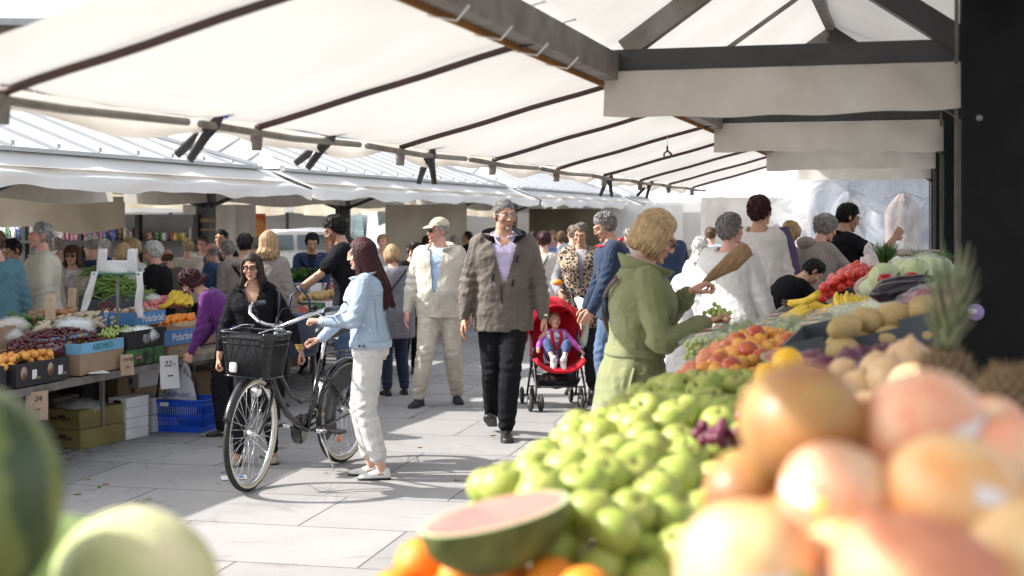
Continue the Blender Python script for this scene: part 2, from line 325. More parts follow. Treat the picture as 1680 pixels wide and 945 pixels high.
class Person:
    def __init__(s, loc, yaw, height, sex='m', lean=0, side=0, head=(0,0), rh=None, lh=None, rf=None, lf=None, drop=0, wide=1.0, belly=0,
                 relbow=(.35,-.6,-.5), lelbow=(-.35,-.6,-.5), vox=.011, twist=0, hires=False, sit=None, headscale=1.0, curl=(.35,.35), palm=(None,None), hdir=(None,None), thumb=None):
        s.curl = curl; s.palm = palm; s.hdir = hdir; s.thumb = thumb or ((0,1,.2),(0,1,.2))
        s.S = height/1.755; s.sex = sex; s.vox = vox/ s.S; s.hires = hires; s.wide = wide; s.belly = belly
        s.root = empty('person', loc, yaw); s.root.scale = (s.S,)*3
        s.lean = R_(lean); s.side = R_(side); s.twist = R_(twist)
        s.P = Vector((0, 0, .95-drop)) if sit is None else Vector(sit)
        s.hx = .085 if sex == 'm' else .082
        rf = rf or (.11, .02, 0, 8); lf = lf or (-.11, -.02, 0, 8)
        s.feet = []; s.legs = []
        for sg, f in ((1, rf), (-1, lf)):
            hip = s.P+Vector((sg*s.hx, 0, -.03)); ank = Vector((f[0], f[1]-.04, f[2]+.085)); ty = R_(f[3])*-sg
            kn, an = ik(hip, ank, .43, .42, (math.sin(ty)*.4, 1, .1) if len(f) < 6 else f[5])
            s.legs.append((hip, kn, an)); s.feet.append((an, ty, R_(f[4]) if len(f) > 4 else 0))
        sh = .178 if sex == 'm' else .155
        s.arms = []
        for sg, h, el in ((1, rh, relbow), (-1, lh, lelbow)):
            a = s.tp(.455, 0)+s.frame(.455)[0]*sg*sh*wide
            if h is None: h = (sg*(.27+.04*(wide-1)), .04, .83-drop)
            e, w = ik(a, h, .285, .255, el); s.arms.append((a, e, w))
        hc = s.frame(.53); s.HM = (hc[3] @ rotm(R_(head[0]), -R_(head[1]))); s.HM = s.HM
        s.neck = s.tp(.55, 0)
        s.HC = s.neck+hc[2]*.055+s.HM@Vector((0,.012,.062)); s.hsc = headscale*(.955 if sex == 'm' else .92)
    def frame(s, t):
        f = min(max((t+.02)/.3, 0), 1); f = f*f*(3-2*f)
        M = Matrix.Rotation(s.twist*f, 3, 'Z') @ Matrix.Rotation(-s.lean*f, 3, 'X') @ Matrix.Rotation(s.side*f, 3, 'Y')
        return M@Vector((1,0,0)), M@Vector((0,1,0)), M@Vector((0,0,1)), M
    def tp(s, t, fwd=0):
        p = s.P.copy(); n = max(1, int(abs(t)/.03)); dt = t/n
        for i in range(n): p += s.frame((i+.5)*dt)[2]*dt
        return p+s.frame(t)[1]*fwd
    def prof(s, t):
        T = TORSO[s.sex]; a = np.array(T); w = np.interp(t, a[:,0], a[:,1])*(s.wide if t < .5 else 1); d = np.interp(t, a[:,0], a[:,2])*(.5+.5*s.wide if t < .5 else 1); o = np.interp(t, a[:,0], a[:,3])
        if s.belly: bb = s.belly*math.exp(-((t-.12)/.12)**2); d += bb*.5; o += bb*.5
        return w, d, o
    def pt(s, t, ang, off=0):
        """torso surface point; ang 0 = front, + to the person's right"""
        w, d, o = s.prof(t); x, y, z, M = s.frame(t); a = R_(ang)
        return s.tp(t, o)+x*math.sin(a)*(w+off)+y*math.cos(a)*(d+off)
    def torso(s, mb, t0, t1, off=0, n=20, flare=None, k=16):
        secs = []
        for i in range(k+1):
            t = t0+(t1-t0)*i/k; w, d, o = s.prof(max(t,-.05)); x, y, z, M = s.frame(t); e = off if not callable(off) else off(t)
            c = s.tp(t, o); secs.append([])
            for j in range(n):
                a = 2*math.pi*j/n; ca, sa = math.cos(a), math.sin(a); q = (abs(ca)**2.4+abs(sa)**2.4)**(-1/2.4) if t < .46 else 1
                fl = flare(t, a) if flare else 0
                secs[-1].append(c+x*ca*q*(w+e+fl)+y*sa*q*(d+e+fl))
        mb.rings(secs); return mb
    def limb(s, mb, a, b, r0, r1, rm=None, n=12, e0=0, e1=0):
        d = (b-a).normalized(); pts = [a-d*e0, a, a.lerp(b,.25), a.lerp(b,.5), a.lerp(b,.75), b, b+d*e1]
        rm = rm or (r0+r1)/2
        rr = [r0*.8, r0, (r0+rm)/2*1.03, rm, (rm+r1)/2, r1, r1*.9]
        mb.tube(pts, rr, n)
        mb.ball(a, r0, 12); mb.ball(b, r1, 12)
    def arm_mb(s, mb, off, end=1.0, end_r=None, which=(0,1), puff=0):
        for i in which:
            a, e, w = s.arms[i]; a = a+(s.tp(.455)-a)*.12; k = 1 if s.sex == 'm' else .86
            if end > .5:
                s.limb(mb, a, e, (.054*k+off*1.05+puff), (.040*k+off+puff), (.047*k+off+puff))
                wb = e.lerp(w, (end-.5)*2); s.limb(mb, e, wb, (.040*k+off+puff), (end_r or (.029*k+off*.8)), (.037*k+off*.9+puff))
            else: s.limb(mb, a, a.lerp(e, end*2), (.054*k+off*1.05), (.05*k+off))
            sh = s.tp(.43)+(a-s.tp(.43))*.55; mb.tube([sh, a], [.075*k+off, .055*k+off*1.02], 12)
    def leg_mb(s, mb, off, end=1.0, end_r=None, thigh=0):
        for hip, kn, an in s.legs:
            k = 1 if s.sex == 'm' else .97
            s.limb(mb, hip, kn, .086*k+off+thigh, .054*k+off, .075*k+off+thigh*.6, 14, .02)
            ae = kn.lerp(an, end); s.limb(mb, kn, ae, .054*k+off, end_r or (.037+off), .052*k+off*.95, 14)
    def body(s, tone, beard=None, brow=(.25,.18,.15), lips=(1.05,.62,.6), bare=False):
        mb = MB(); s.torso(mb, -.1, .6, 0)
        s.arm_mb(mb, 0); s.leg_mb(mb, 0)
        mb.tube([s.neck-s.frame(.55)[2]*.06, s.neck, s.HC+s.HM@Vector((0,-.012,-.035))], [.058,.052,.05] if s.sex == 'm' else [.052,.045,.044], 14)
        for an, ty, tp in s.feet:
            M = Matrix.Rotation(ty, 3, 'Z')@Matrix.Rotation(-tp, 3, 'X'); mb.tube([an+M@Vector(q) for q in ((0,-.04,-.05),(0,.0,-.045),(0,.07,-.055),(0,.14,-.068))], [.03,.036,.034,.02], 10, flat=.8)
        V, Nn, Fq = remesh(mb, max(s.vox, .010)); C = np.ones((len(V),3)); Vs = [V]; Fs = list(Fq); Cs = [C]; n = len(V)
        g = (150,110) if s.hires else (84,64)
        D, r, c0, hf = head_grid(*g, .98 if s.sex == 'm' else .95); P = (c0+D*r[:,None]); s.headP = P
        c = np.ones((len(P),3)); x, y, z = np.abs(P[:,0]), P[:,1], P[:,2]; fr = y > .055
        def paint(m, co, a=1.0): c[m] = c[m]*(1-a)+np.array(co)*a
        if beard: paint((z < -.035+.035*(x > .035)) & (y > .01) & ~((x < .02) & (z > -.075) & (z < -.05)), beard, .75)
        paint(fr & (x < .024) & (z < -.052) & (z > -.075) & (y > .085), lips, .9)
        paint(fr & (x < .02) & (np.abs(z+.0625) < .0016) & (y > .08), (.4,.2,.2), .9)
        bz = .026-.006*((x-.028)/.018)**2; paint(fr & (x > .010) & (x < .050) & (np.abs(z-bz) < (.0042 if s.sex == 'm' else .0028)), brow, .9)
        ex = ((x-.031)/.0125)**2+((z-.005)/.0052)**2; paint(fr & (ex < 1.25), (.55,.4,.38)); paint(fr & (ex < .8), (1.1,1.5,1.7)); 
        paint(fr & (ex < 1) & (((x-.031)**2+(z-.005)**2) < .0056**2), (.08,.07,.07))
        paint(fr & (ex < 1.5) & (z > .0085), (.22,.18,.17), .8)
        paint(fr & (((x-.042)/.02)**2+((z+.03)/.02)**2 < 1), (1.08,.84,.82), .4)
        HR = np.array(s.HM)*s.hsc; W = P@HR.T+np.array(s.HC); Vs.append(W); Cs.append(c); Fs += [tuple(i+n for i in f) for f in hf]; n += len(W)
        em = MB()
        for sg in (1,-1):
            Mx = Matrix.Rotation(sg*.35, 3, 'Z'); em.ball((sg*.076,-.006,-.004), (.007,.019,.031), 14, rot=Mx); em.ball((sg*.080,-.004,-.02), (.006,.012,.012), 8, rot=Mx)
        E = np.array(em.v)@HR.T+np.array(s.HC); Vs.append(E); Cs.append(np.tile([1.05,.85,.82], (len(E),1))); Fs += [tuple(i+n for i in f) for f in em.f]; n += len(E)
        for i, (sg, cu) in enumerate(((1, s.curl[0]), (-1, s.curl[1]))):
            a, e, w = s.arms[i]; y = (w-e).normalized() if s.hdir[i] is None else Vector(s.hdir[i]).normalized()
            pn = Vector(s.palm[i]) if s.palm[i] else Vector((-sg,0,0)); z = -(pn-y*pn.dot(y)).normalized(); xx = y.cross(z)
            hv, hn, hq = hand(cu, -sg if not s.palm[i] or True else sg, .0042 if s.vox < .0105 else .0055)
            # thumb points forward for a hanging arm
            Mh = np.array(Matrix((xx, y, z)).transposed()); tv = hv.copy()
            if s.thumb[i] is not None:
                want = Vector(s.thumb[i]); 
                if (xx*(-sg)).dot(want) < 0: tv = tv*[-1,1,1]; hq = [f[::-1] for f in hq]
            if s.sex == 'f': tv = tv*.92
            Hh = tv@Mh.T+np.array(w+y*.012); Vs.append(Hh); Cs.append(np.tile([1.04,.95,.93], (len(Hh),1))); Fs += [tuple(i_+n for i_ in f) for f in hq]; n += len(Hh)
        o = from_np('body', np.vstack(Vs), Fs, skin(tone), s.root, np.vstack(Cs)); return s
    def belt(s, m, t, w=.02, off=.04, name='belt'):
        b = MB(); s.torso(b, t-w, t+w, off, n=40, k=4); return b.build(name, m, s.root)
    def cut_build(s, name, V, Fq, mats, cut=None, fold=0, fs=1, seed=1, Nn=None, pleat=None):
        if fold:
            f = npnoise(V*[1,1,.8], 17*fs, seed); f = -np.abs(f)**.8+.3*npnoise(V, 45*fs, seed+3)
            for q, (cc, rad) in enumerate(s.creases): 
                dd = np.exp(-(((V-np.array(cc))**2).sum(1))/rad**2); f = f+1.0*dd*np.sin(V@np.array([25,30,95.])+q+2*npnoise(V, 12, q))
            V = V+Nn*(f*fold)[:,None]
        if cut is not None:
            keep = cut(V); Fq = [q for q in Fq if keep[q[0]] and keep[q[1]] and keep[q[2]] and keep[q[3 if len(q) > 3 else 2]]]
            used = np.zeros(len(V), bool); used[[i for q in Fq for i in q]] = True; idx = np.cumsum(used)-1; V = V[used]; Fq = [tuple(int(idx[i]) for i in q) for q in Fq]
        return from_np(name, V, Fq, mats, s.root)
    @property
    def creases(s):
        c = [(tuple(s.arms[i][1]), .11) for i in (0,1)]+[(tuple(s.legs[i][1]), .1) for i in (0,1)]+[(tuple(s.legs[i][2]+Vector((0,0,.05))), .09) for i in (0,1)]
        return c+[(tuple(s.tp(.1)), .12)]
    def top(s, m, name='jacket', t0=-.08, t1=.50, off=.022, sleeve=1.0, arm_off=None, fold=.006, vneck=0, vw=1.0, flare=None, end_r=None, seed=1, puff=0, hood=None, neck=.0, fs=1):
        mb = MB(); s.torso(mb, t0, t1, off, flare=flare, k=22, n=28)
        s.arm_mb(mb, arm_off if arm_off is not None else off*.8, sleeve, end_r, puff=puff)
        V, Nn, Fq = remesh(mb, s.vox, 2); cut = None
        if vneck:
            c = s.tp(.5); x, y, z, M = s.frame(.45); X, Y, Z = map(np.array, (x, y, z)); C = np.array(c); v0 = vneck
            def cut(V):
                q = V-C; qz = q@Z; qx = np.abs(q@X); qy = q@Y
                return ~((qy > .0) & (qz > -v0) & (qx < .012+vw*.085*(qz+v0)/v0))
        return s.cut_build(name, V, Fq, m, cut, fold, fs, seed, Nn)
    def trousers(s, m, off=.02, end=.93, end_r=None, fold=.006, t1=.09, name='trousers', thigh=.0, seed=5):
        mb = MB(); s.torso(mb, -.07, t1, off*.7, k=6, n=24); s.leg_mb(mb, off, end, end_r, thigh)
        V, Nn, Fq = remesh(mb, s.vox, 2); return s.cut_build(name, V, Fq, m, None, fold, 1, seed, Nn)
    def shoes(s, m, sole=RUBBER, kind='shoe', L=.27, name='shoe'):
        for an, ty, tp in s.feet:
            M = Matrix.Rotation(ty, 3, 'Z')@Matrix.Rotation(-tp, 3, 'X'); b = MB(); k = 1 if s.sex == 'm' else .88
            pr = [(-.075,.022,.03,.03),(-.065,.033,.075,.04),(-.03,.037,.088 if kind != 'flat' else .05,.045),(.01,.038,.082 if kind != 'flat' else .035,.04),(.05,.041,.065 if kind != 'flat' else .03,.03),(.1,.046,.05,.02),(.145,.043,.042,.018),(.17,.034,.034,.015),(.187,.016,.022,.01)]
            secs = []
            for y, w, h, _ in pr:
                secs.append([an+M@Vector((math.cos(a)*w*k, y*k, -.083+.015+ (h-.015)*(max(0, math.sin(a))**.75) - (.003 if math.sin(a) < 0 else 0))) for a in [2*math.pi*j/14 for j in range(14)]])
            b.rings(secs)
            sec = [[an+M@Vector((math.cos(a)*(w+.003)*k, y*1.02*k, -.085+(.016 if math.sin(a) >= 0 else 0))) for a in [2*math.pi*(j+.5)/12 for j in range(12)]] for y, w, h, _ in pr]
            b.rings(sec, 1)
            if kind == 'lace':
                for q in range(4): b.tube([an+M@Vector((-.018,.025+.022*q,-.083+.078-.009*q)), an+M@Vector((0,.025+.022*q,-.083+.086-.009*q)), an+M@Vector((.018,.025+.022*q,-.083+.078-.009*q))], .0025, 5)
            if kind == 'strap': b.tube([an+M@Vector((-.036,.03,-.05)), an+M@Vector((-.02,.03,-.028)), an+M@Vector((.02,.03,-.028)), an+M@Vector((.036,.03,-.05))], .005, 6)
            b.build(name, [m, sole], s.root)
        return s
    def hair(s, c, style='short', seed=1, thick=.007, **k):
        m = hairmat(c, HAIRC[c]); g = (96,72) if s.hires else (64,48)
        D, r, c0, hf = head_grid(*g, .98 if s.sex == 'm' else .95); P = c0+D*r[:,None]; hl = hairline(P)
        if style == 'bald': hl = np.minimum(hl, .035-P[:,2]+0*P[:,1]); hl = np.where(P[:,1] > .03, -1, hl)
        if style in ('long','bob','bun','full'): hl = np.where(P[:,1] > .03, hl, hl+.03)
        if style == 'cap': hl = np.minimum(hl, .03-P[:,2])
        if style == 'thin': hl = hl-.006
        th = {'short':thick,'bald':.005,'long':.013,'bob':.014,'bun':.010,'full':.016,'cap':.006,'thin':.006,'curly':.014}[style]*np.clip(hl/.022, 0, 1)**.6
        nz = npnoise(P*[1.6,.5,.5] if style != 'curly' else P, 120 if style != 'curly' else 190, seed)
        Pv = c0+D*(r+th*(1+.22*nz)+.0008)[:,None]
        if style in ('full','bob','short','curly'): Pv[:,2] += .006*np.clip(P[:,2]/.1, 0, 1)
        keep = hl > 0; fq = [f for f in hf if keep[f[0]] and keep[f[1]] and keep[f[2]] and keep[f[3]]]
        used = np.zeros(len(Pv), bool); used[[i for q in fq for i in q]] = True; idx = np.cumsum(used)-1
        V = Pv[used]; fq = [tuple(int(idx[i]) for i in q) for q in fq]; mb = MB(); rnd = random.Random(seed)
        def lock(ang, z0, zs, r0, out, L0, y0=0):
            pass
        if style in ('long','bob','full'):
            n = k.get('n', 220); ln = k.get('length', .34 if style == 'long' else .03); lo = -ln
            for i in range(n):
                a = rnd.uniform(k.get('a0', 55), k.get('a1', 305)); a = R_(a)        # around the head, 0 = face
                el = rnd.uniform(.15, 1.35); d = np.array([math.sin(a)*math.cos(el), math.cos(a)*math.cos(el), math.sin(el)])
                d2 = np.array([math.sin(a), math.cos(a), .0]); rr = .098+.012*(1 if style != 'bob' else 1.3); w = .8+.2*rnd.random()
                p0 = Vector((d[0]*.082, d[1]*.1-.01, d[2]*.108+.01)); sx = .085*w+.008; sy = .098*w+.008
                p1 = Vector((d2[0]*sx, d2[1]*sy-.012, .03*w)); p2 = Vector((d2[0]*sx*1.03, d2[1]*sy*.98-.012, -.05))
                end = lo*(1 if style == 'bob' else rnd.uniform(.62,1.1))-.03*rnd.random()
                back = -.02 if math.cos(a) < .3 else 0
                pts = [p0, p0.lerp(p1,.5)*1.06, p1, p2]
                if style == 'bob': p3 = Vector((d2[0]*sx*(.93-.1*rnd.random()), d2[1]*sy*.9-.012, -.075-.03*rnd.random()+end*.3)); pts.append(p3)
                else:
                    for q in (.35,.7,1): pts.append(Vector((d2[0]*(sx*.95+.015*q+.02*rnd.random()*q), d2[1]*sy*.9-.012-(.05+.02*rnd.random())*q*(1 if math.cos(a) < .4 else -.5), -.05+(end+.05)*q)))
                mb.tube(pts, [.003]+[.0075*w]*(len(pts)-2)+[.002], 5)
        if style in ('short','curly','full','thin','bun','bald'):
            ks = np.nonzero(hl > .002)[0]; n = (520 if s.hires else 170) if style not in ('thin','bald') else 90; wh = Vector((.015,-.03,.1))
            for i in range(n):
                j = int(ks[rnd.randrange(len(ks))]); p0 = Vector(Pv[j]); nn = Vector(D[j]); g = (p0-wh); g = (g-nn*g.dot(nn)); g = g.normalized() if g.length > 1e-3 else nn.orthogonal()
                if style in ('short','thin','bald') and p0.y > .02: g = (g*.3+Vector((rnd.uniform(.2,.9),-.5,.1))).normalized()
                g = (g+Vector((rnd.gauss(0,.28), rnd.gauss(0,.28), rnd.gauss(0,.2)))*(1 if style != 'curly' else 2.4)); g = (g-nn*g.dot(nn)).normalized()
                Ls = rnd.uniform(.018,.036)*k.get('lk', 1)*(1.5 if style in ('full','bun') else 1); p0 = p0-nn*.003
                mb.tube([p0, p0+g*Ls*.4+nn*(.003 if style != 'curly' else .012), p0+g*Ls-nn*.001-Vector((0,0,.002))], [.0035,.0036,.0008], 4)
        if style == 'bun': mb.ball((k.get('bx',0),-.118,.035), (.036,.03,.036), 14); mb.ball((k.get('bx',0)+.01,-.13,.045), (.022,.022,.022), 10)
        if style == 'pony': pass
        for (cx, cy, cz, rx) in k.get('extra', []): mb.ball((cx,cy,cz), rx, 12)
        if mb.v:
            n = len(V); V = np.vstack([V, np.array(mb.v)]); fq += [tuple(i+n for i in f) for f in mb.f]
        W = (V@np.array(s.HM).T)*s.hsc+np.array(s.HC); s.hm = m
        o = from_np('hair', W, fq, m, s.root); sm = o.modifiers.new('s', 'SOLIDIFY'); sm.thickness = .003; return s
    def hl(s, p): return s.HC+(s.HM@Vector(p))*s.hsc
    def glasses(s, dark=False, thick=.0016, m=None):
        b = MB()
        for sg in (1,-1):
            ring = [s.hl((sg*(.031+.021*math.cos(a)), .104-.010*max(0, math.cos(a)), .003+.014*math.sin(a)*(1.0))) for a in [2*math.pi*j/16 for j in range(17)]]
            b.tube(ring, thick, 6)
            if dark: b.add([s.hl((sg*.031,.106,.003))]+ring[:-1], [(0,i+1,(i+1)%16+1) for i in range(16)], 1)
            b.tube([s.hl((sg*.052,.094,.008)), s.hl((sg*.074,.06,.008)), s.hl((sg*.08,.0,.008)), s.hl((sg*.079,-.012,-.006))], thick, 6)
        b.tube([s.hl((-.011,.106,.006)), s.hl((0,.112,.009)), s.hl((.011,.106,.006))], thick, 6)
        b.build('glasses', [m or BLACKM, mat('dark_lens', (.01,.01,.012), .1, 0, 5, 0)], s.root); return s
    def strap(s, m, t0, a0, t1, a1, off=.04, w=.016, name='strap', n=22, long=False):
        b = MB(); pts = []; 
        for i in range(n+1):
            q = i/n; pts.append(s.pt(t0+(t1-t0)*q, a0+(a1-a0)*q, off))
        vs = []; 
        for i, p in enumerate(pts):
            tg = (pts[min(i+1,n)]-pts[max(i-1,0)]).normalized(); c = s.tp(t0+(t1-t0)*i/n); nr = (p-c); nr = (nr-tg*nr.dot(tg)).normalized(); sx = tg.cross(nr)
            vs.append([p+sx*w+nr*.0, p+sx*w+nr*.005, p-sx*w+nr*.005, p-sx*w])
        b.rings(vs); return b.build(name, m, s.root)
    def collar(s, m, h=.05, off=.02, open_=50, t=.5, out=.02, name='collar'):
        b = MB(); n = 26
        def fn(u, v):
            ang = open_+(360-2*open_)*u; a = R_(ang); x, y, z, M = s.frame(t); w, d, o = .062, .06, .0
            r = 1+0*v; bk = (1-math.cos(a))/2; q = s.tp(t-.012+.012*bk, o)+x*math.sin(a)*(w+off+out*v*.6+(1-bk)*.02)+y*math.cos(a)*(d+off+out*v+(1-bk)*.015)
            return q+z*(h*v*(.55+.45*bk)-.012*(1-bk))
        b.grid(fn, n, 3); o = b.build(name, m, s.root); solid(o, .006); return o
    def seam(s, pts, m, r=.0022, off=.04, name='seam'):
        b = MB(); b.tube([s.pt(t, a, off) for t, a in pts], r, 5); b.build(name, m, s.root)
    def patch(s, t, a, w, h, m, off=.04, name='pocket_flap'):
        b = MB(); b.grid(lambda u, v: s.pt(t+h*(v-.5), a+w*(u-.5), off+.004), 6, 4); solid(b.build(name, m, s.root), .004)
    def done(s, label, cat='person', group=None):
        tag(s.root, label, cat, group); return s.root
SHOEB = mat('black_leather', (.02,.018,.018), .35, .3, 20, .2, 90, .5)
# ---------------------------------------------------------------- ground
def ground():
    m = bpy.data.materials.new('paving_slabs'); m.use_nodes = True; nt = m.node_tree; L = nt.links.new; b = nt.nodes['Principled BSDF']
    tc = N(nt, 'ShaderNodeTexCoord'); mp = N(nt, 'ShaderNodeMapping'); L(tc.outputs['Object'], mp.inputs[0]); mp.inputs['Location'].default_value = (.35,.1,0)
    br = N(nt, 'ShaderNodeTexBrick'); br.offset = .5; br.inputs['Scale'].default_value = 1; br.inputs['Brick Width'].default_value = 1.22; br.inputs['Row Height'].default_value = .81
    br.inputs['Mortar Size'].default_value = .006; br.inputs['Mortar Smooth'].default_value = .2; br.inputs['Bias'].default_value = 0
    br.inputs['Color1'].default_value = (.275,.27,.265,1); br.inputs['Color2'].default_value = (.345,.335,.325,1); br.inputs['Mortar'].default_value = (.10,.095,.09,1)
    L(mp.outputs[0], br.inputs['Vector'])
    n1 = N(nt, 'ShaderNodeTexNoise', Scale=.9, Detail=6, Roughness=.6); L(tc.outputs['Object'], n1.inputs['Vector'])
    n2 = N(nt, 'ShaderNodeTexNoise', Scale=170, Detail=2); L(tc.outputs['Object'], n2.inputs['Vector'])
    n3 = N(nt, 'ShaderNodeTexNoise', Scale=9, Detail=6, Roughness=.75); L(tc.outputs['Object'], n3.inputs['Vector'])
    def mul(a, fac, lo, hi, p0, p1):
        r = N(nt, 'ShaderNodeMapRange'); L(fac, r.inputs[0]); r.inputs[1].default_value = p0; r.inputs[2].default_value = p1; r.inputs[3].default_value = lo; r.inputs[4].default_value = hi
        x = N(nt, 'ShaderNodeVectorMath', operation='SCALE'); L(a, x.inputs[0]); L(r.outputs[0], x.inputs['Scale']); return x.outputs[0]
    c = mul(br.outputs[0], n1.outputs[0], .85, 1.08, .3, .7); c = mul(c, n2.outputs[0], .86, 1.12, .3, .7)
    # dirt and wet stains trodden in along the left-hand stall
    sx = N(nt, 'ShaderNodeSeparateXYZ'); L(tc.outputs['Object'], sx.inputs[0])
    md = N(nt, 'ShaderNodeMapRange'); L(sx.outputs[0], md.inputs[0]); md.inputs[1].default_value = -4.2; md.inputs[2].default_value = -5.4; md.inputs[3].default_value = -.13; md.inputs[4].default_value = .12
    ad = N(nt, 'ShaderNodeMath', operation='ADD'); L(n3.outputs[0], ad.inputs[0]); L(md.outputs[0], ad.inputs[1])
    c = mul(c, ad.outputs[0], 1, .3, .56, .70); n5 = N(nt, 'ShaderNodeTexNoise', Scale=2.3, Detail=8, Roughness=.7, Distortion=1.2); L(tc.outputs['Object'], n5.inputs['Vector']); c = mul(c, n5.outputs[0], 1, .78, .55, .66)
    vo = N(nt, 'ShaderNodeTexVoronoi', Scale=2.6); L(tc.outputs['Object'], vo.inputs['Vector']); c = mul(c, vo.outputs['Distance'], .45, 1, .012, .03)
    L(c, b.inputs['Base Color']); b.inputs['Roughness'].default_value = .8; b.inputs['Specular IOR Level'].default_value = .25
    s1 = N(nt, 'ShaderNodeMath', operation='MULTIPLY'); L(br.outputs['Fac'], s1.inputs[0]); s1.inputs[1].default_value = -1.5
    s2 = N(nt, 'ShaderNodeMath', operation='ADD'); L(s1.outputs[0], s2.inputs[0]); L(n2.outputs[0], s2.inputs[1])
    bp = N(nt, 'ShaderNodeBump', Strength=.25, Distance=.004); L(s2.outputs[0], bp.inputs['Height']); L(bp.outputs[0], b.inputs['Normal'])
    g = MB(); g.add([(-400,-60,0),(400,-60,0),(400,700,0),(-400,700,0)], [(0,1,2,3)]); o = g.build('ground', m, smooth=False, rz=RZ*.8)
    tag(o, kind='structure')
ground()
# ---------------------------------------------------------------- stall roofs and frames
def wavy(u, v, a=.01, s=1.0): return a*(math.sin(u*9*s+2*math.sin(v*5*s))+math.sin(v*13*s+u*4))
def right_stall():
    t = empty('market_stall', (0,0,0), RZ, 'long canvas roofed market stall on dark square posts over the fruit display', 'market stall')
    FR = [2.6, 6.1, 9.6, 13.1, 16.6]; B0, B1 = -1.24, .18
    for v in FR:
        if v > 3:
            o = MB().box((.31,v,1.28), (.26,.26,2.56)).build('post', BLACKM, t, False); bevel(o, .01)
            b = MB()
            for z in (1.55, .9): b.lathe([(.014,-.004),(.014,.004),(.006,.008)], (.0,0,0), 10); 
            MB().box((.165,v-.05,1.3), (.016,.03,2.5)).build('post_edge_strip', GALV, t, False)
            br = MB(); br.bar((.20,v,2.08), (-.12,v,2.30), .07, .07); br.bar((.31,v+.13,2.05), (.31,v+.5,2.33), .06, .06); br.build('brace', IRON, t, False)
        MB().box(((B0+B1)/2-.03,v,2.325), (B1-B0+.1,.09,.11)).build('cross_beam', IRON, t, False)
        tr = MB(); tr.bar((B0+.03,v-.01,2.38), (-.53,v-.01,2.86), .07, .09); tr.build('truss_rafter', GALV, t, False)
        tr = MB(); tr.bar((B1+.05,v-.01,2.34), (-.53,v-.01,2.86), .10, .10); tr.build('truss_rafter', IRON, t, False)
        if v > 3:
            b = MB()
            def fn(a, c, v=v):
                u = B0-.05+(B1-B0+.1)*a; w = .005*math.sin(a*37+v)+.012*math.sin(a*11+v*2)*c
                return (u, v-.06-.03*c+w, 2.285-(.20+.008*math.sin(a*5+v*3)+.004*math.sin(a*23))*c)
            b.grid(fn, 48, 6); b.build('hanging_flap', VALANCE, t)
    MB().box((B0-.03,9.4,2.305), (.075,13.9,.115)).build('side_beam', GALV, t, False)
    MB().box((B0-.075,9.4,2.238), (.012,13.9,.022)).build('beam_edge', mat('rust_orange', (.3,.13,.03), .8, .3), t, False)
    MB().box((B1+.13,9.4,2.61), (.12,13.9,.10)).build('side_beam', IRON, t, False)
    MB().box((-.53,7.5,2.90), (.05,18,.05)).build('ridge_bar', GALV, t, False)
    b = MB(); b.grid(lambda a, c: (B0-.08+(-.53-B0+.08)*a, -1.5+19*c, 2.395+.54*a+.0-.02*math.sin(math.pi*a)+wavy(a*2, c*9, .004)), 10, 90)
    b.grid(lambda a, c: (-.53+(1.1)*a, -1.5+19*c, 2.935-.42*a-.02*math.sin(math.pi*a)+wavy(a*2, c*9, .004)), 10, 90)
    b.build('roof_canvas', CANVAS, t)
    for v in [2.6+1.75*k for k in range(9)]:
        b = MB(); b.bar((B0,v,2.41), (-.53,v,2.90), .022, .022); b.build('roof_rod', GALV, t, False) if v not in FR else None
    # the awning reaching out over the aisle
    E0 = -2.3; rods = [3.22+1.5*k for k in range(9)]
    def zc(a, v):   # a: 0 eave, 1 beam
        ph = ((v-3.22)/1.5) % 1; sag = .035*math.sin(math.pi*ph)*math.sin(math.pi*min(1, a*1.1+.12)); return 1.985+.295*a+.012-sag*1.0
    b = MB(); b.grid(lambda a, c: (E0+(B0-E0)*a+.015*math.sin(c*40)*(1-a), 2.75+(15.6-2.75)*c, zc(a, 2.75+(15.6-2.75)*c)+wavy(a*1.5, c*14, .0025)), 16, 220); b.build('awning_canvas', CANVAS, t)
    b = MB(); b.grid(lambda c, a: (E0-.012-.02*math.sin(a*3), 2.75+12.85*c, zc(0, 2.75+12.85*c)-a*(.05+.028*abs(math.sin(math.pi*(2.75+12.85*c-3.22)/1.5+.4))+.012*math.sin(c*90))), 260, 4); b.build('awning_flap', VALANCE, t)
    for v in rods:
        pts = [(E0+.0+(B0-E0)*q/10, v+.004*math.sin(q*.9+v), 1.978+.285*q/10+.002*math.sin(q*1.3+v*2)) for q in range(11)]
        MB().tube(pts, .0125, 6).build('awning_rod', RUST, t)
    k = 0
    for v0 in [2.75+1.5*i for i in range(9)]:
        MB().tube([(E0+.01, v0+.03, 1.965), (E0+.01, v0+.75, 1.955), (E0+.01, v0+1.44, 1.965)], .014, 6).build('eave_pole', GALV, t)
        MB().lathe([(.02,-.05),(.024,0),(.02,.03)], (E0,3.22+1.5*k,1.945), 8).build('pole_joint', GALV, t); k += 1
    # cord lashings round the side beam
    for i in range(6):
        b = MB(); v = 2.9+.45*i; b.tube([(B0+.03,v,2.39), (B0-.09,v+.04,2.37), (B0-.10,v+.06,2.23), (B0-.02,v+.07,2.215), (B0+.03,v+.03,2.25)], .004, 5); b.build('lashing_cord', WHITEPAPER, t)
    # round sticker on the first post
    s = MB().lathe([(.034,-.001),(.034,.001)], n=24).build('round_sticker', mat('blue_pink_sticker', (.02,.28,.62), .4, 0, 6, 0, c2=(.65,.2,.35)), t)
    s.location = (.235,5.967,1.275); s.rotation_euler = (R_(90),0,0)
    s2 = MB().lathe([(.022,0),(.022,.002)], n=20).build('sticker_mark', WHITEINK, s); s2.location = (-.012,.004,.001); s2.scale = (.8,.55,1)
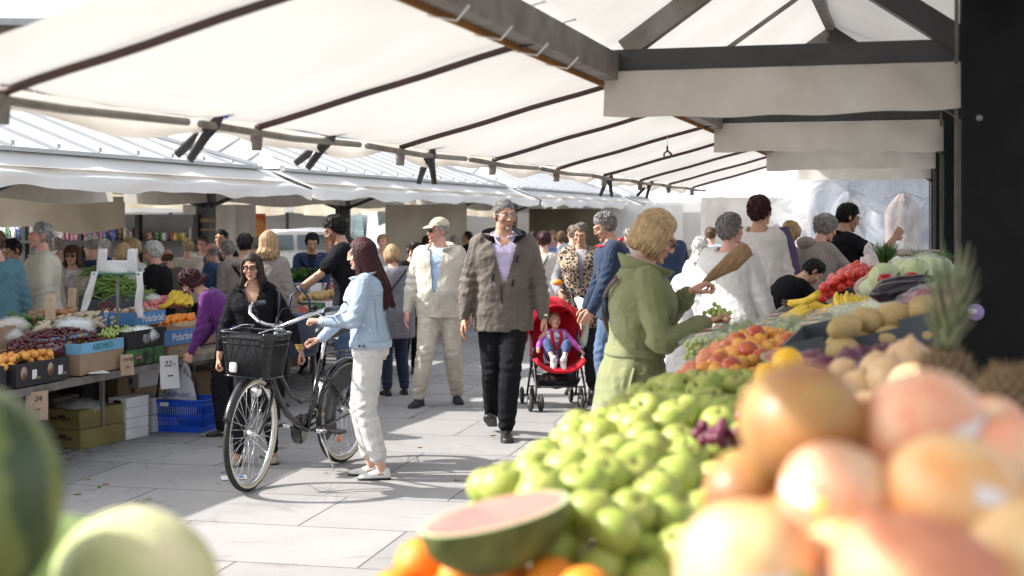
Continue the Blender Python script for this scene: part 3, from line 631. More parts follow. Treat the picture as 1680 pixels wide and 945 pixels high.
    s = MB().lathe([(.012,-.001),(.014,.001),(.006,.008)], n=12).build('bolt_head', GALV, t); s.location = (.25,5.968,2.05); s.rotation_euler = (R_(90),0,0)
    return t
right_stall()
def clamp(v, ang, label, sc=1.0):
    m = PLASTICK; t = empty('spring_clamp', row(-2.31, v, 1.975), RZ, label, 'clamp', 'spring clamps along the awning edge')
    for s in (-1, 1):
        b = MB(); b.tube([(0,s*.012,.035), (0,s*.022,.0), (0,s*.016,-.03), (0,s*.05,-.115)], [.008,.016,.017,.011], 8, flat=.6); b.build('handle', m, t)
    MB().tube([(-.02,0,-.02),(.02,0,-.02)], .012, 8).build('hinge_pin', m, t)
    b = MB(); b.box((0,.012,.04), (.03,.016,.02)); b.box((0,-.012,.04), (.03,.016,.02)); b.build('jaw_pad', mat('blue_rubber', (.03,.05,.5), .5, 0), t, False)
    t.rotation_euler = (R_(ang*.3), R_(ang), RZ+R_(55)); t.scale = (sc*1.35,)*3
for v, a, l in ((4.40,38,'black spring clamp leaning left nearest to the left end of the awning edge'), (5.39,42,'black spring clamp above the girl with glasses on the awning edge'), (6.66,5,'black spring clamp hanging straight down left of the brown jacketed man'),
                (10.95,8,'black spring clamp on awning edge above the couple by the pushchair'), (12.75,30,'small black spring clamp near the far end of the awning edge')):
    clamp(v, a, l)
def hook():
    t = empty('cord_hook', row(-1.55, 9.2, 2.12), RZ, 'small dark red hook dangling on a cord below the first canvas flap', 'hook')
    MB().tube([(0,0,.06),(0,0,0)], .0025, 5).build('cord', WHITEPAPER, t); MB().tube([(0,0,0),(.0,0,-.03),(.025,0,-.05),(.03,0,-.075)], .007, 6).build('prong', RUST, t); MB().tube([(0,0,-.03),(-.022,0,-.05),(-.02,0,-.07)], .006, 6).build('prong', RUST, t)
hook()
def cabinet():
    t = empty('shutter_panel', row(.95, 6.35), RZ, 'tall black metal side panel of the stall at the right edge', 'panel')
    o = MB().box((0,0,1.28), (1.0,.06,2.56)).build('panel_sheet', BLACKM, t, False)
    MB().box((-.515,-.03,1.28), (.03,.05,2.56)).build('edge_profile', IRON, t, False)
cabinet()
# ---------------------------------------------------------------- the stalls across the aisle
ROOFW = mat('white_sheet_roof', (.70,.71,.72), .8, .08, 1.2, .08, 12, .1)
SEAM = mat('grey_roof_seam', (.40,.42,.43), .6, .1, 6, .1)
def left_stall(d0, d1, label, seams=True):
    def V(b, d): return (d-.272*b)/.962
    v0, v1 = V(6.5, d0), V(6.5, d1); L = v1-v0
    t = empty('market_stall', row(-9, v0), RZ, label, 'market stall', 'white roofed market stalls across the aisle')
    e0, rd = 2.0, 2.2; z0, z1 = 2.22, 2.98      # half width of the metal roof, hip run
    def face(pts, nm='roof', mm=ROOFW): b = MB(); b.add(pts, [tuple(range(len(pts)))]); b.add([(x,y,z-.03) for x,y,z in pts], [tuple(range(len(pts)))[::-1]]); b.build(nm, mm, t, False)
    face([(2,0,z0),(2,L,z0),(0,L-rd,z1),(0,rd,z1)]); face([(-2,L,z0),(-2,0,z0),(0,rd,z1),(0,L-rd,z1)]); face([(-2,0,z0),(2,0,z0),(0,rd,z1)]); face([(2,L,z0),(-2,L,z0),(0,L-rd,z1)])
    n = max(4, int(L/.62)); k = 0
    b = MB()
    for i in range(1, n):
        y = L*i/n; top = 1 if rd <= y <= L-rd else (min(y, L-y)/rd); b.bar((2.02,y,z0+.012), (2-2*top,y,z0+(z1-z0)*top+.012), .015, .024)
        b.tube([(2.03,y,z0+.02),(2.03,y,z0+.06)], .016, 5)
    b.build('roof_seams', SEAM, t, False); b = MB()
    for i in range(1, 7):
        x = -2+4*i/7; top = 1-abs(x)/2; 
        b.bar((x,-.01,z0+.012), (x,top*rd,z0+(z1-z0)*top+.012), .022, .03)
    b.build('roof_seams', SEAM, t, False)
    b = MB(); b.bar((0,rd,z1+.02), (0,L-rd,z1+.02), .09, .04); [b.bar((sx,sy,z0+.02), (0,rd if sy == 0 else L-rd,z1+.02), .05, .04) for sx in (-2,2) for sy in (0,L)]; b.build('ridge_cap', ROOFW, t, False)
    MB().box((2.03,L/2,z0-.01), (.06,L+.06,.035)).build('gutter', SEAM, t, False)
    b = MB()       # canvas apron hanging out over the goods
    def ap(c, a):
        y = -.3+(L+.6)*c; s = .014*abs(math.sin(c*L*2.0))+.008*math.sin(c*L*7); 
        if a < .65: q = a/.65; return (2.0+.52*q, y, z0-.03-(.2+s)*q-.03*math.sin(q*3.1)*abs(math.sin(c*L*2)))
        q = (a-.65)/.35; return (2.52+.015*q-.02*math.sin(q*2+c*30), y, 1.99-s-(.105+.02*math.sin(c*L*3.1)+.006*math.sin(c*90))*q)
    b.grid(ap, max(40, int(L*14)), 12); b.build('apron_canvas', WHITECAN, t)
    b = MB(); b.grid(lambda c, a: (-2.4+.09*a*math.sin(c*L*5+2*math.sin(c*L)), -.2+(L+.4)*c, 2.2-(.45+.06*math.sin(c*9))*a), 160, 6); b.build('back_flap', TARP, t)
    b = MB(); b.grid(lambda c, a: (.06+.03*math.sin(c*L*3+a), -.2+(L+.4)*c, 2.06-(.22+.03*math.sin(c*L*1.9))*a), max(40, int(L*10)), 5); b.build('inner_flap', VALANCE, t)
    b = MB(); b.grid(lambda c, a: (2.4-4.9*a, L*c, 2.05+.16*math.sin(math.pi*a)), 10, 8); b.build('ceiling_canvas', VALANCE, t)
    MB().box((2.3,L/2,2.0), (.04,L,.04)).build('eave_bar', IRON, t, False)
    for i in range(max(2, int(round(L/4.6)))):
        y = L*(i+.42)/max(2, int(round(L/4.6)))
        MB().box((0,y,1.1), (.19,.19,2.2)).build('post', IRON, t, False)
        b = MB(); b.bar((0,y,1.78), (.0,y+.7,2.04), .05, .05); b.bar((0,y,1.78), (.0,y-.7,2.04), .05, .05); b.bar((0,y,1.78), (.7,y,2.04), .05, .05); b.bar((0,y,1.78), (-.7,y,2.04), .05, .05); b.build('brace', IRON, t, False)
        b = MB(); b.box((0,y,1.62), (.197,.197,.05)); b.box((0,y,1.5), (.197,.197,.03)); b.build('tape_band', CARD, t, False)
    for z in (0,): MB().box((0,L/2,2.09), (.09,L,.07)).build('cross_beam', IRON, t, False)
    return t
left_stall(7.6, 15.6, 'white sheet metal hipped stall roof at the left edge above the cherry table')
left_stall(16.2, 25.2, 'white hipped stall roof behind the beige jacketed man in the peaked cap')
left_stall(26.0, 35.0, 'white hipped stall roof farther along above the woman with the bun')
left_stall(36, 47, 'farther white stall roof beyond the couple with the pushchair')
left_stall(48, 64, 'farthest white stall roof at the end of the aisle')
def tarp_wall(px0, px1, d, z0, z1, label, m=TARP, name='hanging_tarp', cat='tarpaulin', amp=.05, dd=0):
    a, b_ = at(px0, d), at(px1, d+dd); v = (b_-a); n = Vector((-v.y, v.x, 0)).normalized(); b = MB(); t = a.copy()
    b.grid(lambda u, w: (v*u+n*(amp*math.sin(u*v.length*5+2*math.sin(u*9))*(.4+.6*w)))+Vector((0,0,z1-(z1-z0)*w+.05*math.sin(u*7)*(w > .9))), max(12, int(v.length*9)), 6)
    o = b.build(name, m, None, loc=a); tag(o, label, cat); return o
tarp_wall(632, 766, 24, .5, 1.88, 'beige tarpaulin wall behind the man in the peaked cap')
tarp_wall(1150, 1300, 27, .8, 2.05, 'pale grey canvas wall beyond the woman in the white quilted coat', VALANCE)
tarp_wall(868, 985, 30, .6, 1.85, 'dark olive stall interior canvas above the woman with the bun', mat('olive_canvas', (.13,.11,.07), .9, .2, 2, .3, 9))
tarp_wall(985, 1120, 33, .7, 1.95, 'cream canvas wall behind the grey haired man in navy', CANVAS)
tarp_wall(300, 420, 21, 1.0, 1.85, 'cream tarpaulin with draped folds right of the tall post', CANVAS, amp=.12)
tarp_wall(-20, 205, 17.5, 1.5, 1.93, 'beige draped awning sheet above the grocery shelves at left', TARP, amp=.12, dd=1)
def mural():
    m = bpy.data.materials.new('printed_orange_banner'); m.use_nodes = True; nt = m.node_tree; L = nt.links.new; tc = N(nt, 'ShaderNodeTexCoord')
    mp = N(nt, 'ShaderNodeMapping'); mp.inputs['Rotation'].default_value = (0,R_(35),0); L(tc.outputs['Object'], mp.inputs[0]); w = N(nt, 'ShaderNodeTexNoise', Scale=1.1, Detail=2, Distortion=1.0); L(mp.outputs[0], w.inputs['Vector'])
    r = N(nt, 'ShaderNodeValToRGB'); L(w.outputs[0], r.inputs[0]); e = r.color_ramp.elements; e[0].position = .34; e[0].color = (.25,.4,.08,1); e[1].position = .66; e[1].color = (.6,.62,.15,1)
    for p, c in ((.42,(.55,.12,.03,1)), (.5,(.75,.16,.05,1)), (.57,(.75,.35,.1,1))): q = e.new(p); q.color = c
    L(r.outputs[0], nt.nodes['Principled BSDF'].inputs[0]); nt.nodes['Principled BSDF'].inputs['Roughness'].default_value = .7
    tarp_wall(322, 436, 22, .7, 1.72, 'orange red and green printed banner hanging behind the tall post', m, 'printed_banner', 'banner', .03)
mural()
# ---------------------------------------------------------------- far background: cars, building, trees
GLASSD = mat('car_window_glass', (.10,.14,.15), .08, .1, 3, 0, spec=.8)
def car(loc, rz, paint, label, van=False):
    t = empty('parked_van' if van else 'parked_car', loc, rz, label, 'van' if van else 'car'); Hh = 1.95 if van else 1.42; Lh = 2.3
    prof = [(-2.2,.35),(-2.25,.7),(-2.1,.95),(-1.2,1.0),(-.45,Hh-.05),(.1,Hh),(1.3,Hh-.03),(1.9,1.05),(2.2,.95),(2.25,.5),(2.2,.35)] if not van else [(-2.3,.35),(-2.35,.8),(-2.15,1.05),(-1.75,1.15),(-1.1,Hh-.1),(-.7,Hh),(2.2,Hh),(2.3,1.6),(2.32,.5),(2.25,.35)]
    b = MB(); secs = []
    for y, k in ((-.86,.93),(-.84,.99),(-.6,1),(.6,1),(.84,.99),(.86,.93)): secs.append([(x*(.995 if abs(y) > .8 else 1), y*(1-.14*max(0, z-1)/.5 if abs(y) > .5 else 1), .35+(z-.35)*k) for x, z in prof])
    b.rings(secs); bevel(b.build('body', paint, t, auto=35), .03)
    for s in (-1, 1):
        w = MB(); q = 1.02; zz = Hh-.1
        w.add([(-1.05,s*.862,q),( .1,s*.862,q),(.1,s*.80,zz),(-.5,s*.80,zz)], [(0,1,2,3) if s < 0 else (3,2,1,0)]); w.build('side_window', GLASSD, t, False)
        w = MB(); w.add([(.18,s*.862,q),(1.6 if not van else 1.0,s*.862,q),(1.25 if not van else 1.0,s*.80,zz),(.18,s*.80,zz)], [(0,1,2,3) if s < 0 else (3,2,1,0)]); w.build('side_window', GLASSD, t, False)
        for x in (-1.4, 1.4):
            wh = MB(); wh.tube([(x,s*.68,.32),(x,s*.89,.32)], .32, 22); wh.build('tyre', RUBBER, t); wh = MB(); wh.tube([(x,s*.7,.32),(x,s*.90,.32)], .2, 18); wh.build('rim', GALV, t)
        h = MB(); h.ball((-2.2,s*.62,.78), (.06,.17,.09), 10); h.build('headlight', CHROME, t)
    w = MB(); x0, x1 = (-1.2,-.5) if not van else (-1.72,-1.14)
    w.add([(x0-.01,-.7,1.06),(x0-.01,.7,1.06),(x1-.03,.62,Hh-.1),(x1-.03,-.62,Hh-.1)], [(0,1,2,3)]); w.build('windscreen', GLASSD, t, False)
WPAINT = mat('white_car_paint', (.75,.77,.78), .25, .03, 3, 0, coat=.6)
car(at(455, 29), R_(25), WPAINT, 'white hatchback parked behind the blond woman with tied hair')
car(at(500, 34), R_(10), mat('silver_car_paint', (.45,.48,.5), .3, .03, 3, 0, coat=.6), 'silver car parked behind the man in the navy hoodie')
car(at(640, 33), R_(110), WPAINT, 'white van parked beyond the grey cardigan woman', True)
def building(loc, rz, w, h, label, m):
    t = empty('brick_building', loc, rz, label, 'building'); MB().box((0,4,h/2), (w,8,h)).build('wall', m, t, False)
    n = int(w/2.6); fl = int(h/3)
    gl = mat('window_glass', (.12,.15,.18), .1, .2, 1, 0)
    for i in range(n):
        for j in range(fl):
            x = -w/2+1.6+i*(w-3.2)/max(1, n-1); z = 1.8+j*3.0
            if z > h-1.2: continue
            f = MB().box((x,-.03,z), (1.25,.1,1.6)).build('window', WHITECAN, t, False); MB().box((x,-.09,z), (1.05,.03,1.4)).build('pane', gl, f, False)
    MB().box((0,3.9,h+.15), (w+.5,8.6,.3)).build('roof', SEAM, t, False)
BRICK = mat('grey_brown_brick', (.22,.16,.14), .9, .25, 1.5, .3, 14, c2=(.16,.13,.12))
building((-34,62,0), R_(6), 30, 10.2, 'grey brown building showing above the awning at the top left corner', BRICK)
building((4,95,0), 0, 70, 9, 'long pale building closing the square far behind the stalls', mat('pale_render', (.6,.58,.55), .9, .1, 1, .1, 20))
def tree(x, y, h, r, label, bare=False):
    t = empty('tree', (x,y,0), 0, label, 'tree'); rnd = random.Random(int(x*13)); b = MB(); tips = []
    def br(p, d, L, r0, k):
        q = p+d*L; b.tube([p, p.lerp(q,.5)+Vector((rnd.uniform(-.05,.05),)*3)*L, q], [r0, r0*.8, r0*.6], 6)
        if k == 0: tips.append(q); return
        for i in range(3 if k > 1 else 4):
            nd = (d+Vector((rnd.uniform(-.8,.8), rnd.uniform(-.8,.8), rnd.uniform(-.1,.6)))).normalized(); br(q, nd, L*rnd.uniform(.6,.8), r0*.55, k-1)
    br(Vector((0,0,0)), Vector((0,0,1)), h*.38, .2, 5 if bare else 4); b.build('trunk', mat('bark', (.1,.08,.07), .9, .3, 9, .4, 30), t)
    if not bare:
        c = MB()
        for q in tips:
            for _ in range(16):
                p = q+Vector([rnd.gauss(0, r*.16) for _ in range(3)]); M = Matrix.Rotation(rnd.random()*6, 3, 'Z')@Matrix.Rotation(rnd.random()*3, 3, 'X'); s = .12
                c.add([p+M@Vector(k) for k in ((-s,-s,0),(s,-s,0),(s,s,.03),(-s,s,0))], [(0,1,2,3)])
        c.build('crown', LEAFG, t, False)
tree(-14.8, 51, 5.3, 3.0, 'green leafed tree glimpsed between the awning edge and the white roofs'); tree(6, 60, 7, 3, 'green tree beyond the far stalls at the end of the aisle')
tree(-27, 50, 12, 3, 'bare branched tree in front of the building at the top left corner', True)

def cross_stall(px, d, w, dep, label, m=None, z0=2.1, z1=2.9, walls=True):
    t = empty('canopy_stall', at(px, d), R_(-6), label, 'market stall'); m = m or WHITECAN; b = MB()
    b.grid(lambda u, v: ((u-.5)*w, v*dep, z0+(z1-z0)*(1-abs(2*v-1))-.03*abs(math.sin(u*w*2))), 24, 8); b.build('roof_canvas', m, t)
    b = MB(); b.grid(lambda u, v: ((u-.5)*w, -.02+.02*math.sin(u*40), z0-.02-.26*v-.03*abs(math.sin(u*w*3))*v), 40, 3); b.build('front_flap', m, t)
    if walls: b = MB(); b.grid(lambda u, v: ((u-.5)*w, dep-.1+.04*math.sin(u*31), z0*v+.02), 30, 2); b.build('back_cloth', m, t)
    for x in (-w/2+.1, 0, w/2-.1): MB().box((x,.1,z0/2), (.07,.07,z0)).build('post', IRON, t, False)
    MB().box((0,.6,.4), (w*.9,.8,.8)).build('counter', TARP, t, False)
cross_stall(1190, 38, 8, 3, 'white canopied stall closing the aisle behind the white haired woman')
cross_stall(1060, 47, 9, 3, 'white canopied stall far behind the green coat')
cross_stall(1345, 30, 4, 3, 'white canopied stall glimpsed left of the hanging plastic sheet')
cross_stall(470, 40, 7, 4, 'blue grey canopied stall beyond the parked white car', mat('blue_grey_canvas', (.30,.33,.40), .8, .1, 2, .2, 8, trans=.2), 2.15, 3.2)
cross_stall(700, 42, 9, 4, 'cream canopied stall far behind the man in the peaked cap', CANVAS)
cross_stall(150, 38, 14, 4, 'wide cream canopied stall far behind the grocery shelves', CANVAS)
# ---------------------------------------------------------------- the people
def hgt(top, d, add=0): return H-(top-HOR)*d/F+add
def P_(px, d, top, yaw, sex='m', add=0, **k): return Person(at(px, d), R_(yaw), hgt(top, d, add), sex, **k)
# --- man in the brown jacket walking through the middle
p = P_(826, 10.8, 316, 180, 'm', lean=1, head=(22, -4), rh=(.285,.05,.84), lh=(-.30,.08,.80), rf=(.085,-.16,.05,6,-22), lf=(-.02,.22,0,4,0), drop=.022, vox=.0085, hires=True, twist=3, wide=1.05, belly=.02, curl=(.4,.5))
p.body('tan', beard=(.62,.6,.6), brow=(.3,.27,.27), lips=(.95,.6,.55)).hair('saltpepper', 'short', 3, .001, lk=.55).glasses(m=CHROME)
JKT = cloth('brown_shell_jacket', (.125,.105,.088), vs=5, bs=420, bump=.15, rough=.7)
p.top(JKT, 'jacket', -.17, .515, lambda t: .034+.022*min(1, max(0, .06-t)/.1), 1.0, .026, .010, vneck=.30, vw=.95, puff=.006, end_r=.04)
p.top(cloth('lilac_shirt', (.56,.50,.68), bump=.1), 'shirt', .0, .52, .014, .5, .012, .002, vneck=.05, vw=.5)
p.trousers(cloth('black_wool', (.012,.012,.014)), .026, .95, .062, .006)
p.shoes(SHOEB, kind='lace'); p.collar(cloth('black_lining', (.014,.014,.016)), .085, .05, 28, .49, .06)
p.collar(cloth('lilac_shirt', (.56,.50,.68)), .04, .012, 14, .515, .014, 'shirt_collar')
b = MB(); b.tube([p.pt(.0-.16+.34*q/8, -2+(8 if q > 4 else 4)*q/8, .038) for q in range(9)], .0035, 6)
for t, a in ((.16,-16),(.33,-22),(.2,24)): b.tube([p.pt(t, a, .042), p.pt(t+.05, a-2, .042)], .006, 6)
b.build('zip', BLACKM, p.root)
a, e, w = p.arms[1]; b = MB(); b.lathe([(.034,-.01),(.036,0),(.034,.01)], n=14); o = b.build('wristwatch', CHROME, p.root); o.location = w-(w-e).normalized()*.01; o.rotation_euler = (w-e).to_track_quat('Z','Y').to_euler()
p.done('tall grey-haired man in glasses striding in a brown jacket over a lilac shirt')
# --- older man in the flat cap
p = P_(722, 12.6, 350, 180, 'm', add=0, lean=2, head=(-48, -2), rh=(.30,.06,.84), lh=(-.27,-.02,.86), rf=(.19,.15,0,18,0), lf=(-.15,-.10,0,10,0), drop=.02, vox=.010, hires=True, wide=1.12, belly=.05, twist=-12)
p.body('pink', beard=(.85,.8,.78)).hair('grey', 'thin', 3).glasses(True)
BEI = cloth('beige_cotton', (.56,.52,.44), vs=4)
p.top(BEI, 'jacket', -.13, .505, lambda t: .032+.016*min(1, max(0, .06-t)/.1), 1.0, .026, .008, vneck=.38, vw=.55, end_r=.042)
p.top(cloth('sky_blue_shirt', (.42,.56,.74)), 'shirt', .0, .515, .012, .5, .012, .002)
p.trousers(cloth('pale_beige_trousers', (.55,.50,.42)), .03, .95, .068, .007); p.shoes(cloth('grey_trainers', (.05,.05,.055), rough=.6)); p.collar(BEI, .06, .04, 26, .50, .045)
b = MB(); Vc = MB()
def cap(p, m, brim=True, yaw=0):
    D, r, c0, hf = head_grid(64, 48, .98); Pp = c0+D*(r+.012+.006*np.clip(D[:,2],0,1))[:,None]; kp = (Pp[:,2] > .045-.10*np.clip(-Pp[:,1],0,.12)*0)
    f = [q for q in hf if all(kp[i] for i in q)]; us = np.zeros(len(Pp), bool); us[[i for q in f for i in q]] = True; ix = np.cumsum(us)-1
    V = Pp[us]; f = [tuple(int(ix[i]) for i in q) for q in f]; b = MB()
    if brim:
        b.grid(lambda u, v: (.072*math.sin((u-.5)*2.7), .078+.0+.02*(1-abs(u-.5)*2)+v*.062*math.cos((u-.5)*2.4), .052-.018*v-.02*abs(u-.5)*2*0), 12, 4)
    n = len(V); V = np.vstack([V]+([np.array(b.v)] if b.v else [])); f += [tuple(i+n for i in q) for q in b.f]
    W = (V@np.array(p.HM).T)*p.hsc+np.array(p.HC); o = from_np('cap', W, f, m, p.root); solid(o, .005)
cap(p, cloth('cream_cap', (.6,.53,.37)))
DRK = cloth('dark_beige_thread', (.30,.28,.24)); p.seam([(-.1,0),(0,0),(.1,0)], DRK, .003, .05, 'zip')  # darker beige thread for the zip and pocket seams
for s_ in (-1,1): p.seam([(.02,s_*48),(.06,s_*40),(.10,s_*36)], DRK, .003, .052, 'pocket_seam')
p.done('stout older man with a cream peaked cap, sunglasses and pale beige jacket and trousers')
# --- woman in the green coat
GRN = cloth('moss_green_wool', (.20,.22,.11), vs=7, bs=260, bump=.35, rough=.9, var=.12, wr=7)
p = P_(1040, 6.3, 357, -86, 'f', add=.075, lean=7, head=(-2, -24), rh=(.15,.30,1.215), lh=(-.10,.27,1.335), relbow=(.35,.0,-1), lelbow=(-.4,.1,-1), rf=(.1,.0,0,6), lf=(-.1,.05,0,6), vox=.0075, hires=True, wide=.99, curl=(1.25,1.0), hdir=((-.05,1,.5),(.05,1,.55)), palm=((0,.1,-1),(0,.2,-1)), drop=.0)
p.thumb = (None,None)
p.body('fair', brow=(.6,.5,.42)).hair('blond', 'bob', 4, length=.01, a0=52, a1=308, n=520).glasses(True, .002)
def fl(t, a):
    k = max(0, .115-t); pl = .013*math.sin(a*14)*min(1, k*4); return min(k,.1)*.12+max(0,k-.1)*.20+pl*(1 if t < .05 else 0)
p.top(GRN, 'coat', -.52, .50, lambda t: .026+.008*(t > .3), .96, .022, .009, vneck=.05, flare=fl, end_r=.046, fs=.9)
p.collar(GRN, .07, .035, 20, .49, .03)
p.collar(cloth('pink_scarf', (.75,.6,.56)), .05, .012, 10, .51, .012, 'scarf')
BRN = mat('brown_leather_strap', (.09,.06,.05), .5, .2, 20, .1, 80)
p.strap(BRN, .45, 150, .12, 270-20, .055, .012)
p.belt(GRN, .13, .02, .030, 'waist_belt')
b = MB(); [b.tube([p.pt(.07-q*.06, 100+q*3, .05+q*.01) for q in range(9)], .022, 6, flat=.3)]; b.build('hanging_belt_end', GRN, p.root)
for i in (0,1):
    a, e, w = p.arms[i]; b = MB(); d = (w-e).normalized(); q = w-d*.05; b.tube([q-d*.028, q-d*.022, q+d*.022, q+d*.028], [.044,.050,.050,.044], 16)
    x = d.cross(Vector((0,0,1))).normalized(); b.build('cuff_tab', GRN, p.root)
p.trousers(cloth('dark_slacks', (.03,.03,.035)), .015); p.shoes(SHOEB)
STI = cloth('coat_stitching', (.11,.125,.05))
for a_ in (62, 118): p.seam([(t_, a_) for t_ in (-.5,-.4,-.3,-.2,-.1,0,.08)], STI, .0022, .05 if 0 else .034)
p.patch(-.06, 66, 26, .05, GRN, .042); p.seam([(.14,100),(.3,100),(.42,96)], STI, .002, .028)
GREENW = p.done('blond woman in sunglasses and a long moss green coat choosing grapes')
BLK = cloth('black_knit', (.012,.012,.015)); NAVY = cloth('navy_cotton', (.025,.04,.09)); DENIM = cloth('mid_blue_denim', (.09,.14,.24), bs=350); DKDEN = cloth('dark_blue_denim', (.03,.04,.075), bs=350)
PALEDEN = cloth('pale_washed_denim', (.36,.45,.56), vs=5, bs=380, bump=.3); WHT = cloth('white_cotton', (.60,.60,.60)); GRYK = cloth('grey_marl_knit', (.22,.22,.25), vs=60, var=.3); TAUPE = cloth('taupe_jersey', (.27,.235,.215)); DKT = cloth('dark_trousers', (.02,.02,.024))
WATCH = CHROME
# --- woman in the pale denim jacket with long auburn hair, holding the bicycle
p = P_(606, 9.05, 385, 92, 'f', add=.01, lean=4, head=(2,-8), rh=(.10,.36,.98), lh=(-.13,.33,1.13), relbow=(.6,-.7,-.4), lelbow=(-.5,-.7,-.4), rf=(.08,.03,0,4), lf=(-.08,-.05,0,6), vox=.008, hires=True, wide=1.02, curl=(.9,1.3), hdir=((0,1,-.1),(.1,1,.1)), palm=((0,0,-1),(0.3,0,-1)), thumb=(None,None))
p.body('fair', brow=(.4,.3,.28)).hair('mahogany', 'long', 6, n=520, length=.42, a0=46, a1=314)
p.top(PALEDEN, 'denim_jacket', -.0, .50, .028, .98, .022, .006, end_r=.04, neck=.0); p.collar(PALEDEN, .045, .03, 30, .49, .03)
p.belt(PALEDEN, .012, .022, .034, 'jacket_waistband')
b = MB(); 
for t, a in ((.012,-66),(.012,-78),(.33,-40)): q = p.pt(t, a, .046); b.ball(q, .009, 8)
b.build('button', IRON, p.root)
DST = cloth('denim_stitching', (.20,.27,.36), wr=0)
for a_ in (-120,-160,-60,160): p.seam([(.03,a_),(.12,a_),(.24,a_),(.34,a_)], DST, .002, .032)
p.seam([(.36,-50-10*q) for q in range(24)], DST, .002, .033); p.patch(.30,-42,26,.10,PALEDEN,.034,'chest_pocket')
LACE = mat('white_paisley_cotton', (.60,.59,.57), .85, .08, 4, .25, 200, .2, speck=((.52,.52,.51), 22, .3))
p.trousers(LACE, .026, .78, .068, .006, t1=.06); p.shoes(cloth('white_leather', (.75,.75,.74), rough=.45), kind='strap')
p.done('woman with long auburn hair in a pale denim jacket holding the bicycle')
# --- young woman with glasses in black
p = P_(420, 9.55, 409, 184, 'f', add=.0, lean=3, side=3, head=(-6,-4), rh=(.30,.13,.80), lh=(-.40,.08,.86), rf=(.14,.06,0,14), lf=(-.13,-.05,0,8), vox=.008, hires=True, curl=(1.1,1.0), relbow=(.6,-.6,-.4), lelbow=(-.6,-.5,-.4))
p.body('tan', brow=(.2,.15,.13), lips=(1.0,.55,.6)).hair('dark', 'long', 9, n=420, length=.24, a0=50, a1=310).glasses(thick=.0028)
p.top(BLK, 'black_jacket', -.12, .50, .028, .86, .022, .007, vneck=.13, vw=.62, end_r=.038); p.trousers(DKT, .012, .95, .045, .004); p.shoes(cloth('beige_flats', (.42,.36,.28)), kind='flat')
p.collar(BLK, .055, .05, 34, .485, .04)
NAVB = mat('navy_leather_bag', (.035,.045,.085), .45, .15, 6, .15, 70)
p.strap(NAVB, .475, 290, .10, 292, .062, .02)
a, e, w = p.arms[1]; b = MB(); [b.tube([w-(w-e).normalized()*(.02+.012*k)+Vector((.036*math.cos(q),.036*math.sin(q),0)) for q in [j*.42 for j in range(16)]], .0045, 6) for k in range(4)]; b.build('gold_bangles', mat('gold_metal', (.75,.52,.18), .25, .1, 9, 0, metal=1), p.root)
p.done('young woman in black rimmed glasses and a black jacket standing behind the bicycle basket')
bag = empty('shoulder_bag', at(490, 9.75)+Vector((0,0,.70)), R_(20), 'navy leather shoulder bag hanging at the side of the woman with glasses', 'bag')
b = MB(); b.rings([[Vector((.15*k*math.cos(a)*(1+.05*math.sin(3*a)), .055*k2*math.sin(a), z)) for a in [2*math.pi*j/20 for j in range(20)]] for z, k, k2 in ((0,.6,.7),(.03,.9,1),(.12,1,1),(.2,.88,.8),(.27,.7,.45),(.30,.6,.15))]); b.build('bag_body', NAVB, bag)
MB().tube([(-.08,0,.27),(-.05,0,.42),(.02,0,.47),(.07,0,.4),(.09,0,.27)], .008, 6).build('handle', NAVB, bag)
# --- woman in purple bending over the basket
p = P_(378, 10.85, 440, 100, 'f', add=.12, lean=42, head=(4,-2), rh=(.18,.30,.86), lh=(-.16,.42,.60), rf=(.09,-.06,0,6), lf=(-.09,.10,0,6), vox=.009, hires=True, curl=(.8,1.4), relbow=(.4,-.8,.2), lelbow=(-.4,-.8,0))
p.body('fair', brow=(.35,.28,.26)).hair('mahogany', 'full', 3, length=.07, n=300)
PURP = cloth('purple_knit', (.13,.03,.17), vs=20); p.top(PURP, 'purple_cardigan', -.1, .50, .03, .97, .022, .007, vneck=.06); p.trousers(cloth('black_wide_trousers', (.018,.016,.02)), .035, .96, .075, .008); p.shoes(SHOEB)
p.strap(BLACKM, .47, 20, .1, 150, .05, .008)
p.done('woman with auburn bob in a purple cardigan bending over the blue shopping basket')
# --- generic helper for the crowd
def Q(label, px, d, top, yaw, sex, tone, hc, hs, tm, bm, opts={}, cut=0, sl=1.0, coat=-.1, shirt=None, gl=0, capm=None, bald=None, grp=None, collar=None, hk={}, off=.03, bk={}, build_legs=True, shoe=SHOEB):
    o = dict(vox=.0125); o.update(opts); p = P_(px, d, top, yaw, sex, **o); p.body(tone, **bk)
    if hc: p.hair(hc, hs, int(px), **hk)
    if gl: p.glasses(gl == 2)
    p.top(tm, 'jacket' if sl > .6 else 't_shirt', coat, .50, lambda t: off+.018*min(1, max(0, .06-t)/.1), sl, off*.8, .007, vneck=cut, vw=.6, seed=int(px))
    if shirt: p.top(shirt, 'shirt', 0, .515, .012, .4, .012, .002)
    if collar: p.collar(collar, .05, .035, 26, .49, .03)
    if build_legs: p.trousers(bm, .024, .95, .06, .006); p.shoes(shoe)
    if capm: cap(p, capm)
    p.done(label, grp and 'person' or 'person'); return p
FORE = dict(rh=(.13,.42,1.02), lh=(-.13,.44,1.05), curl=(.8,.8))
